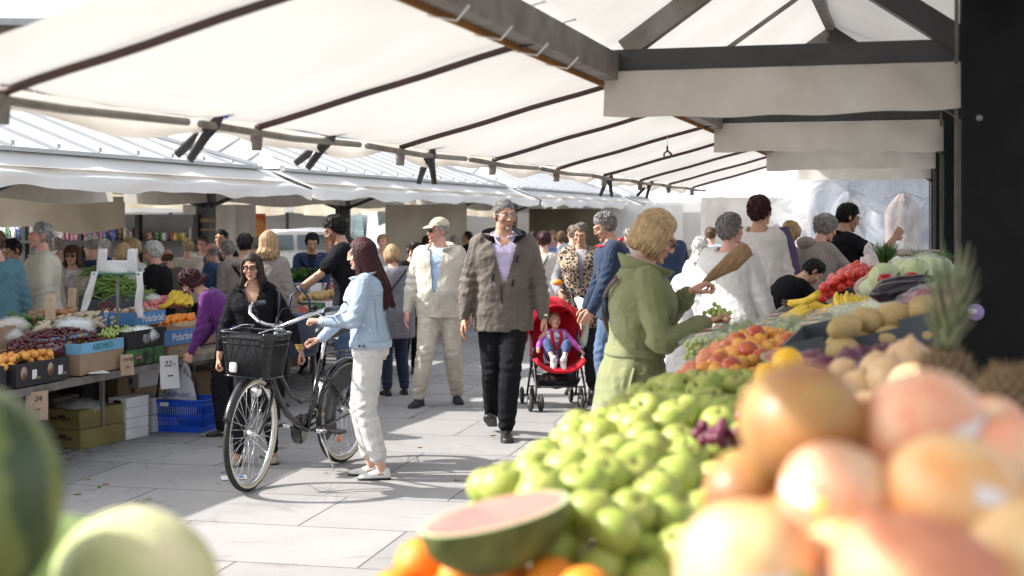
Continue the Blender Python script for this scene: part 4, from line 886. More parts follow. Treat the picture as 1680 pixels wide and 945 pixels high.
# left, behind the cherry table
Q('person in a teal sweater cut off by the left edge of the photo', -6, 11.2, 372, 30, 'm', 'fair', 'brown', 'short', cloth('teal_sweater', (.10,.22,.27)), DKT, dict(lean=4))
p = Q('dark haired man in white t-shirt and blue jacket looking down at the far left', 33, 12.0, 386, 135, 'm', 'tan', 'black', 'short', NAVY, DKT, dict(lean=6, head=(10,-18), rh=(.15,.35,.95)), cut=.42, shirt=WHT)
p = Q('grey haired man in a cream blouson with glasses pushed up on his hair', 70, 11.7, 361, 112, 'm', 'pink', 'grey', 'short', cloth('cream_blouson', (.57,.54,.45), vs=4), cloth('tan_corduroy', (.33,.22,.12)), dict(wide=1.12, belly=.05, vox=.0105, rh=(.24,.05,.84)), coat=-.05, collar=cloth('cream_blouson', (.57,.54,.45)), off=.036)
MB().tube([p.hl((.075*math.cos(a), -.01+.0*a, .055+.075*math.sin(a))) for a in [R_(-20+220*i/14) for i in range(15)]], .003, 6).build('hair_glasses', BLACKM, p.root)
p = Q('brown haired woman in dark sunglasses and a beige jacket holding green beans', 119, 13.0, 400, 182, 'f', 'tan', 'brown', 'full', cloth('light_beige_jacket', (.5,.45,.37)), cloth('grey_skirt', (.2,.2,.21)), dict(lh=(-.26,.20,1.16), hires=True, vox=.0105, curl=(.4,1.1), lelbow=(-.6,-.2,-.8)), cut=.42, shirt=WHT, gl=2, hk=dict(length=.12, n=260, a0=60, a1=300), coat=-.12)
p.strap(cloth('lilac_scarf', (.5,.42,.5), vs=30, var=.4), .47, 350, .0, 352, .045, .03)
beans = MB(); rnd = random.Random(3)
hb_ = p.root.matrix_world
for i in range(36):
    a = rnd.random()*6.28; q = Vector((rnd.gauss(0,.03), rnd.gauss(0,.03), rnd.gauss(0,.025))); d_ = Vector((math.cos(a), math.sin(a)*.4, rnd.gauss(0,.3)))*.06; beans.tube([q-d_, q+Vector((0,0,.012)), q+d_], [.002,.005,.002], 5)
o = beans.build('bean_bunch', mat('green_bean_skin', (.16,.27,.06), .5, .2, 30, .1), None, loc=at(146, 12.75)+Vector((0,0,1.17))); tag(o, 'bunch of green beans in the hand of the woman in sunglasses', 'beans')
p = Q('person in a white cap and navy gilet turned away behind the woman in sunglasses', 152, 13.9, 382, 20, 'm', 'fair', 'grey', 'thin', WHT, DKT, dict(lean=6, head=(30,-10)), capm=WHT, coat=-.05)
p.top(NAVY, 'gilet', -.02, .49, .045, .1, .03, .004)
Q('blond woman with a red scarf and white top behind the carrier bag stand', 201, 12.9, 394, 10, 'f', 'fair', 'blond', 'bob', WHT, DKT, dict(lean=8, head=(-8,-12)), collar=REDINK, hk=dict(n=240))
Q('blond woman in a white cardigan facing left beside the white haired man', 226, 13.6, 388, 95, 'f', 'fair', 'blond', 'short', WHT, DKT, dict(lean=5, head=(0,-14)), hk=dict(thick=.026))
Q('white haired man in dark rimmed glasses and a black suit jacket', 262, 13.0, 392, 86, 'm', 'pink', 'white', 'short', cloth('black_suit', (.011,.011,.013)), DKT, dict(lean=6, head=(0,-6), wide=1.08, belly=.03, vox=.0105, hires=True), gl=1, collar=cloth('dark_grey_collar', (.08,.08,.09)), hk=dict(thick=.014), coat=-.12)
Q('balding person stooping in brown behind the white haired man', 281, 14.6, 403, 40, 'm', 'pink', 'brown', 'bald', cloth('brown_coat', (.13,.1,.08)), DKT, dict(lean=14))
Q('dark haired man in a black jacket behind the bald man in blue', 364, 16.6, 374, 165, 'm', 'tan', 'black', 'short', BLK, DKT, dict(rh=(.2,.3,1.1)))
Q('bald man in a blue shirt facing left near the tall post', 358, 15.0, 394, 70, 'm', 'pink', 'grey', 'bald', cloth('navy_blue_shirt', (.05,.09,.18)), DKT, dict(lean=8, head=(5,-10)))
Q('grey haired stooping woman between the bald man and the taupe hoodie', 384, 14.6, 391, 60, 'f', 'fair', 'grey', 'curly', TAUPE, DKT, dict(lean=10))
p = Q('person with short black hair seen from behind in a taupe hoodie with dark strap', 402, 13.0, 379, -6, 'm', 'tan', 'black', 'short', TAUPE, DKT, dict(wide=1.02), coat=-.14); p.strap(BLK, .47, 205, .1, 130, .045, .014)
b = MB(); b.ball(p.pt(.47,180,.03), (.11,.06,.05), 14); b.build('hood', TAUPE, p.root)
p = Q('blond woman seen from behind with tied hair and a taupe cardigan', 441, 12.4, 373, -14, 'f', 'fair', 'sandy', 'long', TAUPE, DKT, dict(wide=1.02), coat=-.2, hk=dict(n=220, length=.16))
p = Q('man in a navy hooded jacket with a cross-body strap looking down at the crates', 512, 15.2, 378, 184, 'm', 'tan', 'black', 'short', NAVY, DKT, dict(head=(6,-20), rh=(.16,.34,.98), lh=(-.16,.32,.96), vox=.0105, hires=True), cut=.14, shirt=cloth('dark_navy_tee', (.015,.02,.04)), collar=cloth('grey_hood_lining', (.12,.13,.16)), bk=dict(brow=(.2,.16,.14), beard=(.7,.6,.56))); p.strap(BLK, .47, 40, .06, -40, .045, .016)
Q('fair haired person in a pale pink top behind the man in the navy jacket', 540, 18.5, 384, 150, 'f', 'fair', 'sandy', 'short', cloth('pale_pink', (.6,.5,.5)), DKT, {})
p = Q('young bearded man in a black t-shirt leaning over the vegetable crates', 574, 12.7, 347, 98, 'm', 'tan', 'black', 'short', BLK, DENIM, dict(lean=12, head=(0,-16), rh=(.10,.50,.98), lh=(-.12,.52,1.0), vox=.009, hires=True, wide=1.05, relbow=(.4,-.6,-.7), lelbow=(-.4,-.6,-.7), curl=(.8,.8)), sl=.36, coat=-.06, bk=dict(beard=(.45,.4,.4), brow=(.15,.12,.1)), hk=dict(thick=.020))
a, e, w = p.arms[1]; b = MB(); b.lathe([(.033,-.012),(.036,0),(.033,.012)], n=14); o = b.build('wristwatch', CHROME, p.root); o.location = w-(w-e).normalized()*.015; o.rotation_euler = (w-e).to_track_quat('Z','Y').to_euler()
p = Q('blond woman in a long grey cardigan turned away holding her bag', 648, 13.3, 396, 22, 'f', 'fair', 'sandy', 'bob', GRYK, DKDEN, dict(lean=10, wide=1.12, rh=(.22,.12,.88), head=(10,-14)), coat=-.30, off=.036); p.strap(BLK, .47, 150, .1, 230, .055, .008)
Q('fair haired person peering out behind the grey cardigan woman', 628, 17.5, 382, 175, 'm', 'fair', 'sandy', 'short', cloth('light_shirt', (.5,.48,.44)), DKT, {})
Q('dark haired woman in a black coat leaning right behind the grey cardigan', 672, 15.0, 389, -150, 'f', 'fair', 'dark', 'bun', cloth('black_wool_coat', (.02,.02,.022)), DKT, dict(lean=12, head=(-20,-20)), coat=-.3)
Q('dark haired man far off between the cap man and the brown jacketed man', 768, 24, 378, 90, 'm', 'tan', 'black', 'short', BLK, DKT, {})
p = Q('woman with dark hair in a bun and a cream jacket seen from behind', 892, 15.2, 375, -8, 'f', 'fair', 'mahogany', 'bun', cloth('cream_short_jacket', (.55,.51,.45)), DKT, dict(vox=.0105, wide=1.02), coat=-.1); p.strap(cloth('dark_green_strap', (.02,.06,.05)), .47, 160, .1, 215, .045, .007)
Q('man with his back turned in a dark navy jacket at the olive stall', 921, 19.5, 377, 5, 'm', 'tan', 'brown', 'short', NAVY, DKT, dict(wide=1.05))
Q('dark clad shopper behind the woman with the bun', 868, 21, 381, 30, 'm', 'tan', 'black', 'short', BLK, DKT, {})
Q('person in a grey hood between the navy jacket and the leopard vest', 941, 17.5, 367, 20, 'm', 'fair', 'greybrown', 'short', cloth('slate_blue', (.12,.16,.2)), DKT, {})
# couple by the pushchair
LEO = mat('leopard_print_knit', (.25,.17,.10), .9, .3, 30, .3, 200, .15, c2=(.5,.42,.33), speck=((.012,.01,.01), 42, .42))
p = Q('middle aged woman in a leopard print gilet standing behind the pushchair', 953, 13.4, 361, 178, 'f', 'tan', 'greybrown', 'short', cloth('grey_long_sleeve', (.22,.22,.25)), DKT, dict(head=(-10,-10), rh=(.22,.26,1.04), lh=(-.15,.30,.98), vox=.009, hires=True, lean=4, wide=1.06), cut=.1, shirt=cloth('lilac_blouse', (.5,.45,.5)), bk=dict(brow=(.25,.2,.18)))
p.top(LEO, 'leopard_gilet', -.28, .49, .046, .12, .04, .006, vneck=.36, vw=.3)
SBL = cloth('steel_blue_jacket', (.02,.034,.07), vs=5)
p = Q('tall grey haired man in a steel blue jacket and jeans looking down left', 1010, 12.1, 341, 98, 'm', 'tan', 'saltpepper', 'short', SBL, DENIM, dict(lean=7, head=(2,-20), rh=(.2,.22,.86), lh=(-.18,.24,.90), vox=.009, hires=True, wide=1.0, rf=(.09,.10,0,5), lf=(-.09,-.08,0,5)), collar=REDINK, coat=-.14, shoe=cloth('white_trainers', (.7,.7,.7)), off=.036)
q = tag(MB().ball((0,0,0),(.05,.035,.03),12).build('orange_fruit', mat('orange_peel_skin', (.85,.3,.03), .45, .12, 30, .1, 130), None, loc=at(915, 13.05)+Vector((0,0,1.06))), 'orange fruit held out by the woman in the leopard gilet', 'fruit')
# right side crowd
QUILT = mat('white_quilted_nylon', (.58,.58,.58), .6, .08, 5, .6, 22, .2)
p = Q('grey haired woman in a long white quilted coat with her back to us', 1196, 10.3, 346, -35, 'f', 'pink', 'saltpepper', 'short', QUILT, WHT, dict(head=(-32,-4), wide=1.15, rh=(.30,.12,.90), lh=(-.27,.10,.9), vox=.009, hires=True), coat=-.50, off=.045, hk=dict(thick=.02))
p = Q('man with dark hair in a white and purple panelled track jacket', 1246, 12.0, 318, -28, 'm', 'tan', 'mahogany', 'short', cloth('off_white_nylon', (.6,.58,.55), vs=5, rough=.5), DKT, dict(head=(-20,2), wide=1.08, rh=(.30,.08,.84), vox=.009, hires=True), coat=-.16, off=.04, hk=dict(thick=.018))
PPL = cloth('purple_panel', (.09,.06,.13)); a, e, w = p.arms[0]; b = MB(); o_ = Vector((.035,.0,.0)); n_ = (p.tp(.46)+p.frame(.46)[0]*.06); b.tube([n_+Vector((0,0,.035)), a+Vector((.02,-.012,.06)), a.lerp(e,.4)+Vector((.05,-.012,.0)), e+Vector((.042,-.01,0)), e.lerp(w,.8)+Vector((.034,-.01,0))], [.03,.042,.045,.042,.035], 10); b.build('sleeve_stripe', PPL, p.root)
Q('white haired woman in a pale fur collar far behind the green coat', 1140, 14, 386, -60, 'f', 'pink', 'white', 'curly', cloth('pale_coat', (.62,.6,.58)), WHT, dict(lean=8, wide=1.1), coat=-.3)
Q('person in a navy jacket with a red cap behind the green coat woman', 1093, 16, 356, 10, 'm', 'pink', 'grey', 'thin', NAVY, DKT, dict(wide=1.1), capm=REDINK)
Q('white clad woman bending behind the green coat and the quilted coat', 1112, 11.0, 395, -70, 'f', 'pink', 'white', 'curly', WHT, WHT, dict(lean=26, wide=1.1, rh=(.1,.4,.9), lh=(-.1,.4,.9)), coat=-.4, off=.045)
Q('auburn haired person in a white shirt walking beyond the track jacket man', 1297, 13.5, 360, 30, 'f', 'pink', 'sandy', 'short', WHT, WHT, dict(head=(20,0)), hk=dict(thick=.02))
Q('distant grey haired shopper behind the auburn haired person', 1312, 17, 372, 20, 'f', 'fair', 'grey', 'full', cloth('pale_grey_top', (.45,.45,.45)), DKT, {})
p = Q('person bending in a black coat reaching towards the bananas', 1262, 10.9, 436, -84, 'm', 'fair', 'black', 'short', BLK, DKT, dict(lean=46, rh=(.12,.66,.98), lh=(-.14,.60,.96), add=.22, head=(0,-10)), coat=-.25)
p = Q('grey haired woman with a small bun in a taupe hoodie reaching over the tomatoes', 1322, 12.1, 347, -72, 'f', 'pink', 'grey', 'bun', TAUPE, DKT, dict(lean=20, head=(-2,0), rh=(.06,.62,1.05), lh=(-.14,.52,1.05), vox=.009, hires=True, wide=1.15, add=.04), coat=-.12, off=.036, hk=dict(thick=.018, bx=.0))
b = MB(); b.ball(p.pt(.47,180,.03), (.12,.07,.06), 14); b.build('hood', TAUPE, p.root); b = MB(); b.torso = None
p.top(NAVY, 'side_panel', .0, .30, .043, .0, .01, .0) if False else None
p = Q('young dark haired stallholder in a black shirt handing over a carrier bag', 1372, 12.6, 327, -82, 'm', 'tan', 'black', 'short', BLK, DKT, dict(lean=9, head=(0,-12), rh=(.12,.47,1.42), lh=(-.14,.34,1.12), vox=.009, hires=True, wide=1.08), sl=.40, coat=-.1, collar=BLK, bk=dict(brow=(.15,.12,.1), beard=(.75,.66,.62)))

EX = [(575,19.5,392,10,'m','brown','short',cloth('olive_jacket',(.12,.12,.07)),'shopper in an olive jacket far behind the bearded stallholder'),(592,22,388,60,'f','blond','bob',WHT,'blond shopper in white far behind the auburn haired woman'),
 (700,21,385,-30,'f','dark','full',cloth('dusty_red_top',(.3,.06,.06)),'shopper in a dusty red top behind the peaked cap man'),(745,23,384,10,'m','grey','thin',cloth('light_grey_shirt',(.4,.4,.42)),'grey haired shopper in a light shirt left of the brown jacketed man'),
 (875,26,377,5,'m','dark','short',cloth('white_shirt_b',(.6,.6,.58)),'shopper in a white shirt far up the aisle'),(905,28,376,190,'f','blond','full',cloth('pink_top',(.5,.25,.28)),'blond shopper in pink walking down the aisle far off'),
 (1035,20,372,20,'f','grey','curly',cloth('cream_top',(.55,.5,.42)),'grey curly haired shopper in cream just left of the green coat'),(1165,19,370,-20,'m','brown','short',cloth('pale_blue_shirt',(.32,.4,.5)),'shopper in a pale blue shirt between the white haired woman and the quilted coat'),
 (1275,22,366,30,'f','dark','bun',cloth('dark_red_coat',(.18,.03,.03)),'dark haired shopper in a dark red coat beyond the track jacket man'),(95,15.5,386,20,'m','grey','thin',cloth('pale_check_shirt',(.5,.5,.52)),'grey haired man in a pale shirt at the grocery shelves'),
 (170,16.2,390,-10,'f','white','curly',WHT,'white haired woman in white at the grocery shelves'),(308,16.0,388,15,'f','blond','short',cloth('cream_knit',(.55,.5,.42)),'blond woman in a cream knit right behind the tall post'),
 (335,18.0,384,170,'m','brown','short',cloth('white_tee',(.62,.62,.62)),'man in a white t-shirt facing us beside the orange banner'),(418,17.5,386,0,'f','grey','full',cloth('light_lilac_top',(.45,.38,.48)),'grey haired woman in lilac behind the blond woman with tied hair')]
for px, d, top, yaw, sx, hc, hs, tm, lab in EX: Q(lab, px, d, top, yaw, sx, 'fair' if sx == 'f' else 'pink', hc, hs, tm, DKT, dict(head=(px % 17-8, -6), lean=px % 7))
# ---------------------------------------------------------------- bicycle
def bicycle():
    a, c = at(562, 9.62), at(412, 8.62); d = (c-a); rz = math.atan2(d.y, d.x)
    t = empty('bicycle', a, rz, 'black step-through city bicycle with a wire front basket standing between two women', 'bicycle')
    PAINT = mat('black_bike_enamel', (.012,.012,.014), .18, .1, 5, 0, coat=.5); TYREW = mat('cream_tyre_sidewall', (.62,.56,.44), .7, .1, 9, .1); REFO = mat('orange_reflector', (.85,.25,.02), .2, .1, 40, .3, 80, coat=.5)
    R = .348
    def wheel(x, steer=0):
        w = empty('wheel', (x,0,R)); w.parent = t; w.rotation_euler = (0, R_(7), steer)
        def ring(r, rad, n=64, m=8, sx=1): 
            b = MB(); secs = []
            for i in range(n+1):
                a = 2*math.pi*i/n; secs.append([Vector(((r+rad*math.cos(q))*math.cos(a), rad*sx*math.sin(q), (r+rad*math.cos(q))*math.sin(a))) for q in [2*math.pi*j/m for j in range(m)]])
            b.rings(secs, cap=False); return b
        ring(R-.019, .019, 64, 12).build('tyre', RUBBER, w); ring(R-.025, .0165, 64, 8, 1.22).build('tyre_sidewall', TYREW, w); ring(R-.045, .0105, 64, 8, 1.1).build('rim', CHROME, w)
        s = MB()
        for i in range(36):
            a = 2*math.pi*i/36; sd = 1 if i % 2 else -1; a2 = a+(.9 if (i//2) % 2 else -.9); s.tube([(.022*math.cos(a2), sd*.028, .022*math.sin(a2)), ((R-.05)*math.cos(a), 0, (R-.05)*math.sin(a))], .0014, 4)
        s.build('spokes', CHROME, w); h = MB(); h.tube([(0,-.05,0),(0,-.03,0),(0,-.028,0),(0,.028,0),(0,.03,0),(0,.05,0)], [.008,.010,.024,.024,.010,.008], 12); h.build('hub', CHROME, w); return w
    wr = wheel(0); wf = wheel(1.11, R_(8))
    b = MB(); b.box((.11,.02,-.16), (.045,.012,.03), rot=Matrix.Rotation(R_(30), 3, 'Y')); b.build('spoke_reflector', REFO, wr)
    BBx, BBz = .47, .285; f = MB()
    f.tube([(BBx,0,BBz),(.40,0,.50),(.335,0,.72)], .0165, 12); f.tube([(.93,0,.69),(.84,0,.56),(.72,0,.42),(.60,0,.34),(BBx,0,BBz)], .0185, 12)
    f.tube([(.90,0,.80),(.80,0,.66),(.68,0,.53),(.56,0,.475),(.44,0,.48),(.395,0,.52)], .0135, 12); f.tube([(.945,0,.63),(.90,0,.83)], .021, 12)
    for s in (-1, 1): f.tube([(BBx,s*.03,BBz),(.3,s*.05,.30),(0,s*.065,R)], .009, 8); f.tube([(.35,s*.015,.66),(.25,s*.05,.56),(0,s*.065,R)], .008, 8)
    f.build('frame', PAINT, t)
    fk = MB()
    for s in (-1, 1): fk.tube([(.955,s*.03,.62),(.975,s*.055,.58),(1.02,s*.058,.47),(1.11,s*.055,R)], [.013,.013,.011,.008], 8)
    fk.tube([(.955,-.04,.62),(.955,.04,.62)], .018, 10); fk.build('fork', PAINT, t)
    def guard(x, a0, a1, st, nm='mudguard'):
        g = MB(); secs = []
        for i in range(31):
            a = R_(a0+(a1-a0)*i/30); r = R+.016; sec = []
            for k in range(9):
                q = -1+2*k/8; sec.append(Vector(((r-.012*q*q)*math.cos(a), .028*q, (r-.012*q*q)*math.sin(a))))
            secs.append(sec)
        vs = [p for s_ in secs for p in s_]; g.add(vs, [(i*9+j, i*9+j+1, (i+1)*9+j+1, (i+1)*9+j) for i in range(30) for j in range(8)]); o = g.build(nm, PAINT, t); o.location = (x,0,R); o.rotation_euler = (0,0,st); solid(o, .003)
    guard(1.11, 20, 175, R_(8)); guard(0, 10, 205, 0)
    b = MB()
    for sg in (-1, 1): b.tube([(1.11,sg*.045,R), (.90,sg*.03,.08+.12)], .0025, 5); b.tube([(0,sg*.05,R), (-.34,sg*.03,.18+.05)], .0025, 5)
    b.build('mudguard_stay', CHROME, t)
    # bars
    hb = MB(); up = Vector((.875,0,.88)); hb.tube([(.90,0,.82),(.88,0,.93),(.885,0,.985)], .0125, 10)
    for s in (-1, 1): hb.tube([(.885,0,.985),(.90,s*.06,.99),(.92,s*.11,1.01),(.89,s*.19,1.05),(.80,s*.25,1.085),(.70,s*.268,1.095)], .011, 10)
    hb.build('handlebar', CHROME, t)
    for s in (-1, 1):
        MB().tube([(.75,s*.262,1.092),(.70,s*.268,1.095),(.61,s*.275,1.097)], [.016,.0165,.0175], 10).build('grip', PLASTICK, t)
        l = MB(); l.tube([(.80,s*.25,1.07),(.76,s*.27,1.05),(.66,s*.29,1.045)], .005, 6); l.build('brake_lever', CHROME, t)
        cb = MB(); cb.tube([(.80,s*.25,1.085),(.88,s*.2,1.13),(.98,s*.1,1.10),(.97,s*.03,.95),(.93,0,.8)], .003, 5); cb.build('cable', BLACKM, t)
    bl = MB(); bl.ball((.80,.22,1.11), (.024,.024,.016), 14); bl.build('bell', BLACKM, t)
    # basket
    bk = empty('basket', (1.10,0,0)); bk.parent = t; FR = MB(); M_ = MB(); SH = MB()
    def rect(w, l, z, r=.05):
        pts = []
        for cx, cy, a0 in ((l-r,w-r,0),(-l+r,w-r,90),(-l+r,-w+r,180),(l-r,-w+r,270)):
            for k in range(6): a = R_(a0+k*18); pts.append(Vector((cx+r*math.cos(a), cy+r*math.sin(a), z)))
        return pts
    tp = rect(.185,.135,.965); bt = rect(.15,.105,.70,.04); n = len(tp)
    FR.tube(tp+[tp[0]], .006, 8); FR.tube(bt+[bt[0]], .005, 8)
    for q in (.12,.25): r_ = [a_.lerp(b_, q) for a_, b_ in zip(tp, bt)]; FR.tube(r_+[r_[0]], .0028, 5)
    FR.build('basket_rim', PAINT, bk); per = []
    K = 96
    def pr(L, u): u = (u % 1)*len(L); i = int(u); return L[i % n].lerp(L[(i+1) % n], u-i)
    for i in range(K):
        for s in (-1, 1): M_.tube([pr(tp, i/K), pr(tp, i/K).lerp(pr(bt, (i+s*2.2)/K), .5), pr(bt, (i+s*4.4)/K)], .0013, 3, cap=False)
    for i in range(13): x = -.10+.2*i/12; M_.tube([(x,-.15,.70),(x,.15,.70)], .0013, 3); 
    for i in range(19): y = -.15+.3*i/18; M_.tube([(-.105,y,.70),(.105,y,.70)], .0013, 3)
    M_.build('wire_mesh', PAINT, bk)
    MB().rings([[a_.lerp(b_,.06)*.985 for a_, b_ in zip(tp, bt)], [a_.lerp(b_,.97)*.985 for a_, b_ in zip(tp, bt)]]).build('basket_liner', cloth('black_net_liner', (.02,.02,.022)), bk)
    o = MB().box((.125,-.07,.755), (.02,.05,.06)).build('reflector', WHITECAN, bk); bevel(o, .012, 3)
    hd = MB(); hd.tube([(-.13,-.12,.97),(-.13,-.10,.99),(.0,-.10,1.0),(.12,-.10,.98)], .004, 6); hd.tube([(-.13,.12,.97),(-.13,.10,.98),(.0,.10,.985),(.12,.10,.97)], .004, 6); hd.build('basket_handle', CHROME, bk)
    # front lamp, saddle, rack, chain case, crank
    l = MB(); l.tube([(1.02,0,.62),(1.06,0,.61)], .006, 6); l.tube([(1.03,0,.60),(1.05,0,.60),(1.085,0,.60),(1.09,0,.60)], [.012,.03,.037,.034], 16); l.build('headlamp', CHROME, t)
    s = MB(); secs = []
    for x, w, h, z in ((.39,.018,.018,.905),(.375,.03,.03,.91),(.30,.045,.038,.905),(.22,.085,.045,.905),(.15,.108,.05,.915),(.10,.10,.05,.925),(.085,.06,.03,.925)): secs.append([Vector((x, w*math.cos(a), z+h*(math.sin(a) if math.sin(a) > 0 else .75*math.sin(a)))) for a in [2*math.pi*j/16 for j in range(16)]])
    s.rings(secs[::-1]); s.build('saddle', mat('black_saddle_vinyl', (.03,.032,.038), .4, .2, 10, .2, 90), t)
    sp = MB(); sp.tube([(.335,0,.72),(.285,0,.87)], .0125, 10); [sp.tube([(.20,sg*.03,.85),(.20,sg*.03,.875)], .016, 8) for sg in (-1,1)]; sp.build('seat_post', CHROME, t)
    rk = MB()
    for sg in (-1,1): rk.tube([(.22,sg*.05,.735),(.16,sg*.07,.745),(-.22,sg*.07,.745)], .0055, 6); rk.tube([(-.1,sg*.07,.745),(0,sg*.07,R)], .005, 6)
    for x in (.12,-.02,-.21): rk.tube([(x,-.07,.745),(x,.07,.745)], .005, 6)
    rk.tube([(.1,0,.755),(-.15,0,.755)], .004, 5); rk.build('luggage_rack', PAINT, t)
    cc = MB(); cr = .098; secs = []
    cc.tube([(BBx,-.045,BBz),(BBx,-.062,BBz)], cr, 26); cc.bar((BBx-.02,-.053,BBz+.06), (.05,-.053,R+.03), .014, .05); cc.build('chain_case', PAINT, t)
    ch = MB(); ch.tube([(BBx,-.068,BBz),(BBx,-.062,BBz)], .075, 24); ch.build('chainring', mat('dark_steel_gear', (.1,.1,.1), .3, .3, 9, 0, metal=.8), t)
    for sg, dx, dz in ((1,-.155,-.02),(-1,.155,.04)):
        MB().tube([(BBx,sg*.07,BBz),(BBx+dx,sg*.085,BBz+dz)], [.014,.010], 8).build('crank', CHROME, t)
        o = MB().box((BBx+dx,sg*.135,BBz+dz), (.08,.09,.024)).build('pedal', PLASTICK, t, False); bevel(o, .005); MB().box((BBx+dx-.043,sg*.135,BBz+dz), (.006,.05,.016)).build('pedal_reflector', REFO, o, False)
    b = MB(); b.ball((-.34,0,.52), (.012,.022,.035), 10); b.build('rear_reflector', REFO, t)
    dr = MB(); dr.grid(lambda u, v: (.19*math.cos(R_(-30+170*u))*(1-.0*v)*(.55+.45*(1-v))*1.7, .036, .19*math.sin(R_(-30+170*u))*(.55+.45*(1-v))*1.7), 18, 3); o = dr.build('skirt_guard', mat('smoked_skirt_guard', (.05,.05,.055), .4, .1, 9, 0, trans=.3), t); o.location = (0,0,R)
    MB().tube([(.40,.04,.27),(.33,.13,.02)], .007, 7).build('kickstand', CHROME, t)
    lk = MB(); lk.lathe([(.05,-.008),(.062,0),(.05,.008)], n=20); o = lk.build('wheel_lock', PLASTICK, t); o.location = (.27,0,.57); o.rotation_euler = (0,R_(50),0)
    text('CLASSIC', .03, WHITEINK, t, (.365,.0182,.60), (R_(90),R_(70),R_(180)), name='frame_lettering') if False else None
    t.rotation_euler = (R_(-2.5), 0, rz)
bicycle()
# ---------------------------------------------------------------- pushchair with baby
def pushchair():
    RED = cloth('red_pushchair_fabric', (.62,.012,.03), vs=5, bump=.2, bs=120, trans=.15)
    loc = at(912, 12.45); rz = R_(187); t = empty('pushchair', loc, rz, 'red hooded folding pushchair with black wheels in front of the leopard vest woman', 'pushchair')
    # local: front +Y, width X
    W = .22
    for x, y in ((-W,.28),(W,.28),(-W,-.26),(W,-.26)):
        for dx in (-.045,.045):
            w = MB(); w.lathe([(.03,-.012),(.062,-.014),(.074,-.008),(.074,.008),(.062,.014),(.03,.012)], n=20); o = w.build('wheel', RUBBER, t); o.location = (x+dx,y,.074); o.rotation_euler = (0,R_(90),R_(8 if y > 0 else 0))
            h = MB(); h.lathe([(.028,-.016),(.028,.016)], n=12); h.build('hubcap', GALV, o)
        MB().tube([(x-.04,y,.074),(x+.04,y,.074)], .008, 6).build('axle', IRON, t)
    f = MB()
    for s in (-1,1):
        f.tube([(s*W,.28,.08),(s*(W-.01),.26,.2),(s*(W-.02),-.05,.52),(s*(W-.02),-.20,.80),(s*(W-.02),-.40,.98)], .010, 8); f.tube([(s*W,-.26,.08),(s*(W-.01),-.02,.40),(s*(W-.01),.12,.52)], .010, 8)
        f.tube([(s*(W-.02),-.40,.98),(s*(W-.02),-.48,1.0),(s*(W-.02),-.52,.97)], .014, 8)
    f.tube([(-W,.24,.2),(W,.24,.2)], .007, 6); f.tube([(-W,-.2,.16),(W,-.2,.16)], .007, 6); f.tube([(-W,.25,.2),(W,-.2,.16)], .006, 6); f.tube([(W,.25,.2),(-W,-.2,.16)], .006, 6)
    f.build('frame', IRON, t)
    s = MB()
    def seat(u, v):   # v: 0 front lip -> 1 top of back
        P = [(.30,.33),(.26,.36),(.16,.345),(.02,.33),(-.08,.36),(-.14,.50),(-.20,.66),(-.25,.80)]; q = v*(len(P)-1); i = min(int(q), len(P)-2); k = q-i
        y = P[i][0]*(1-k)+P[i+1][0]*k; z = P[i][1]*(1-k)+P[i+1][1]*k; e = abs(2*u-1)**3; return ((u-.5)*2*(W-.01), y+e*(.06 if v > .5 else 0), z+e*(.09 if v < .55 else .05))
    s.grid(seat, 16, 28); o = s.build('seat', RED, t); solid(o, .02)
    h = MB()
    def hood(u, v):   # arc over; v 0 rear .. 1 front rim
        a = math.pi*u; tilt = R_(62-58*v); r = .245; x = -math.cos(a)*r*(1-.02*v); up = math.sin(a)*.42*(1-.08*(1-v)); wv = .006*math.sin(v*28)
        return (x, -.19+(up+wv)*math.cos(R_(20+75*(1-v)))*(.75)*(1 if v > .5 else -1)*0+(-.10+.32*v)*math.sin(a)**.6, .55+up*(.80+.22*math.sin(math.pi*min(1,v+.25)))+.0)
    h.grid(hood, 26, 14); o = h.build('hood', RED, t); solid(o, .008)
    b = MB(); b.tube([Vector(hood(i/24, 1)) for i in range(25)], .010, 8); b.build('hood_trim', RED, t)
    b = MB(); b.grid(lambda u, v: ((u-.5)*2*(W-.02), -.21+.0*v-.02, .55+.40*v*(1-.25*abs(2*u-1)**2)), 8, 8); b.build('hood_back', RED, t)
    b = MB(); b.grid(lambda u, v: ((u-.5)*.36, -.2+.42*v, .23-.07*math.sin(math.pi*v)+.04*abs(2*u-1)), 8, 8); o = b.build('under_basket', cloth('black_mesh', (.02,.02,.022)), t); solid(o, .01)
    b = MB(); b.ball((0,0,.25), (.15,.17,.06), 14); b.build('stowed_bundle', cloth('dark_bundle', (.035,.025,.025)), t)
    bl = MB(); bl.grid(lambda u, v: (-.235-.05*math.sin(v*3)-.02*math.sin(u*14), -.36+.30*u+.03*math.sin(v*8), .93-.42*v+.02*math.sin(u*9)), 14, 14); o = bl.build('baby_blanket', cloth('pale_green_blanket', (.6,.66,.55), bump=.4), None); solid(o, .02); o.parent = None; o.matrix_world = Matrix.Translation(loc)@Matrix.Rotation(rz, 4, 'Z'); tag(o, 'pale green blanket draped over the right side of the red pushchair', 'blanket')
    # baby, sitting
    M = Matrix.Translation(loc)@Matrix.Rotation(rz, 4, 'Z'); q = M@Vector((0,.02,.15))
    p = Person(q, rz, .86, 'f', lean=-14, head=(6,4), sit=(0,-.08,.56), rh=(.37,.27,.76), lh=(-.42,.22,.70), rf=(.12,.50,.47,15,50,(.3,.2,1)), lf=(-.06,.52,.46,15,55,(-.3,.2,1)), vox=.0075, headscale=1.42, wide=1.12, hires=True, curl=(.8,.6))
    p.body('fair', brow=(.55,.42,.36), lips=(1.1,.6,.6)).hair('sandy', 'thin', 2)
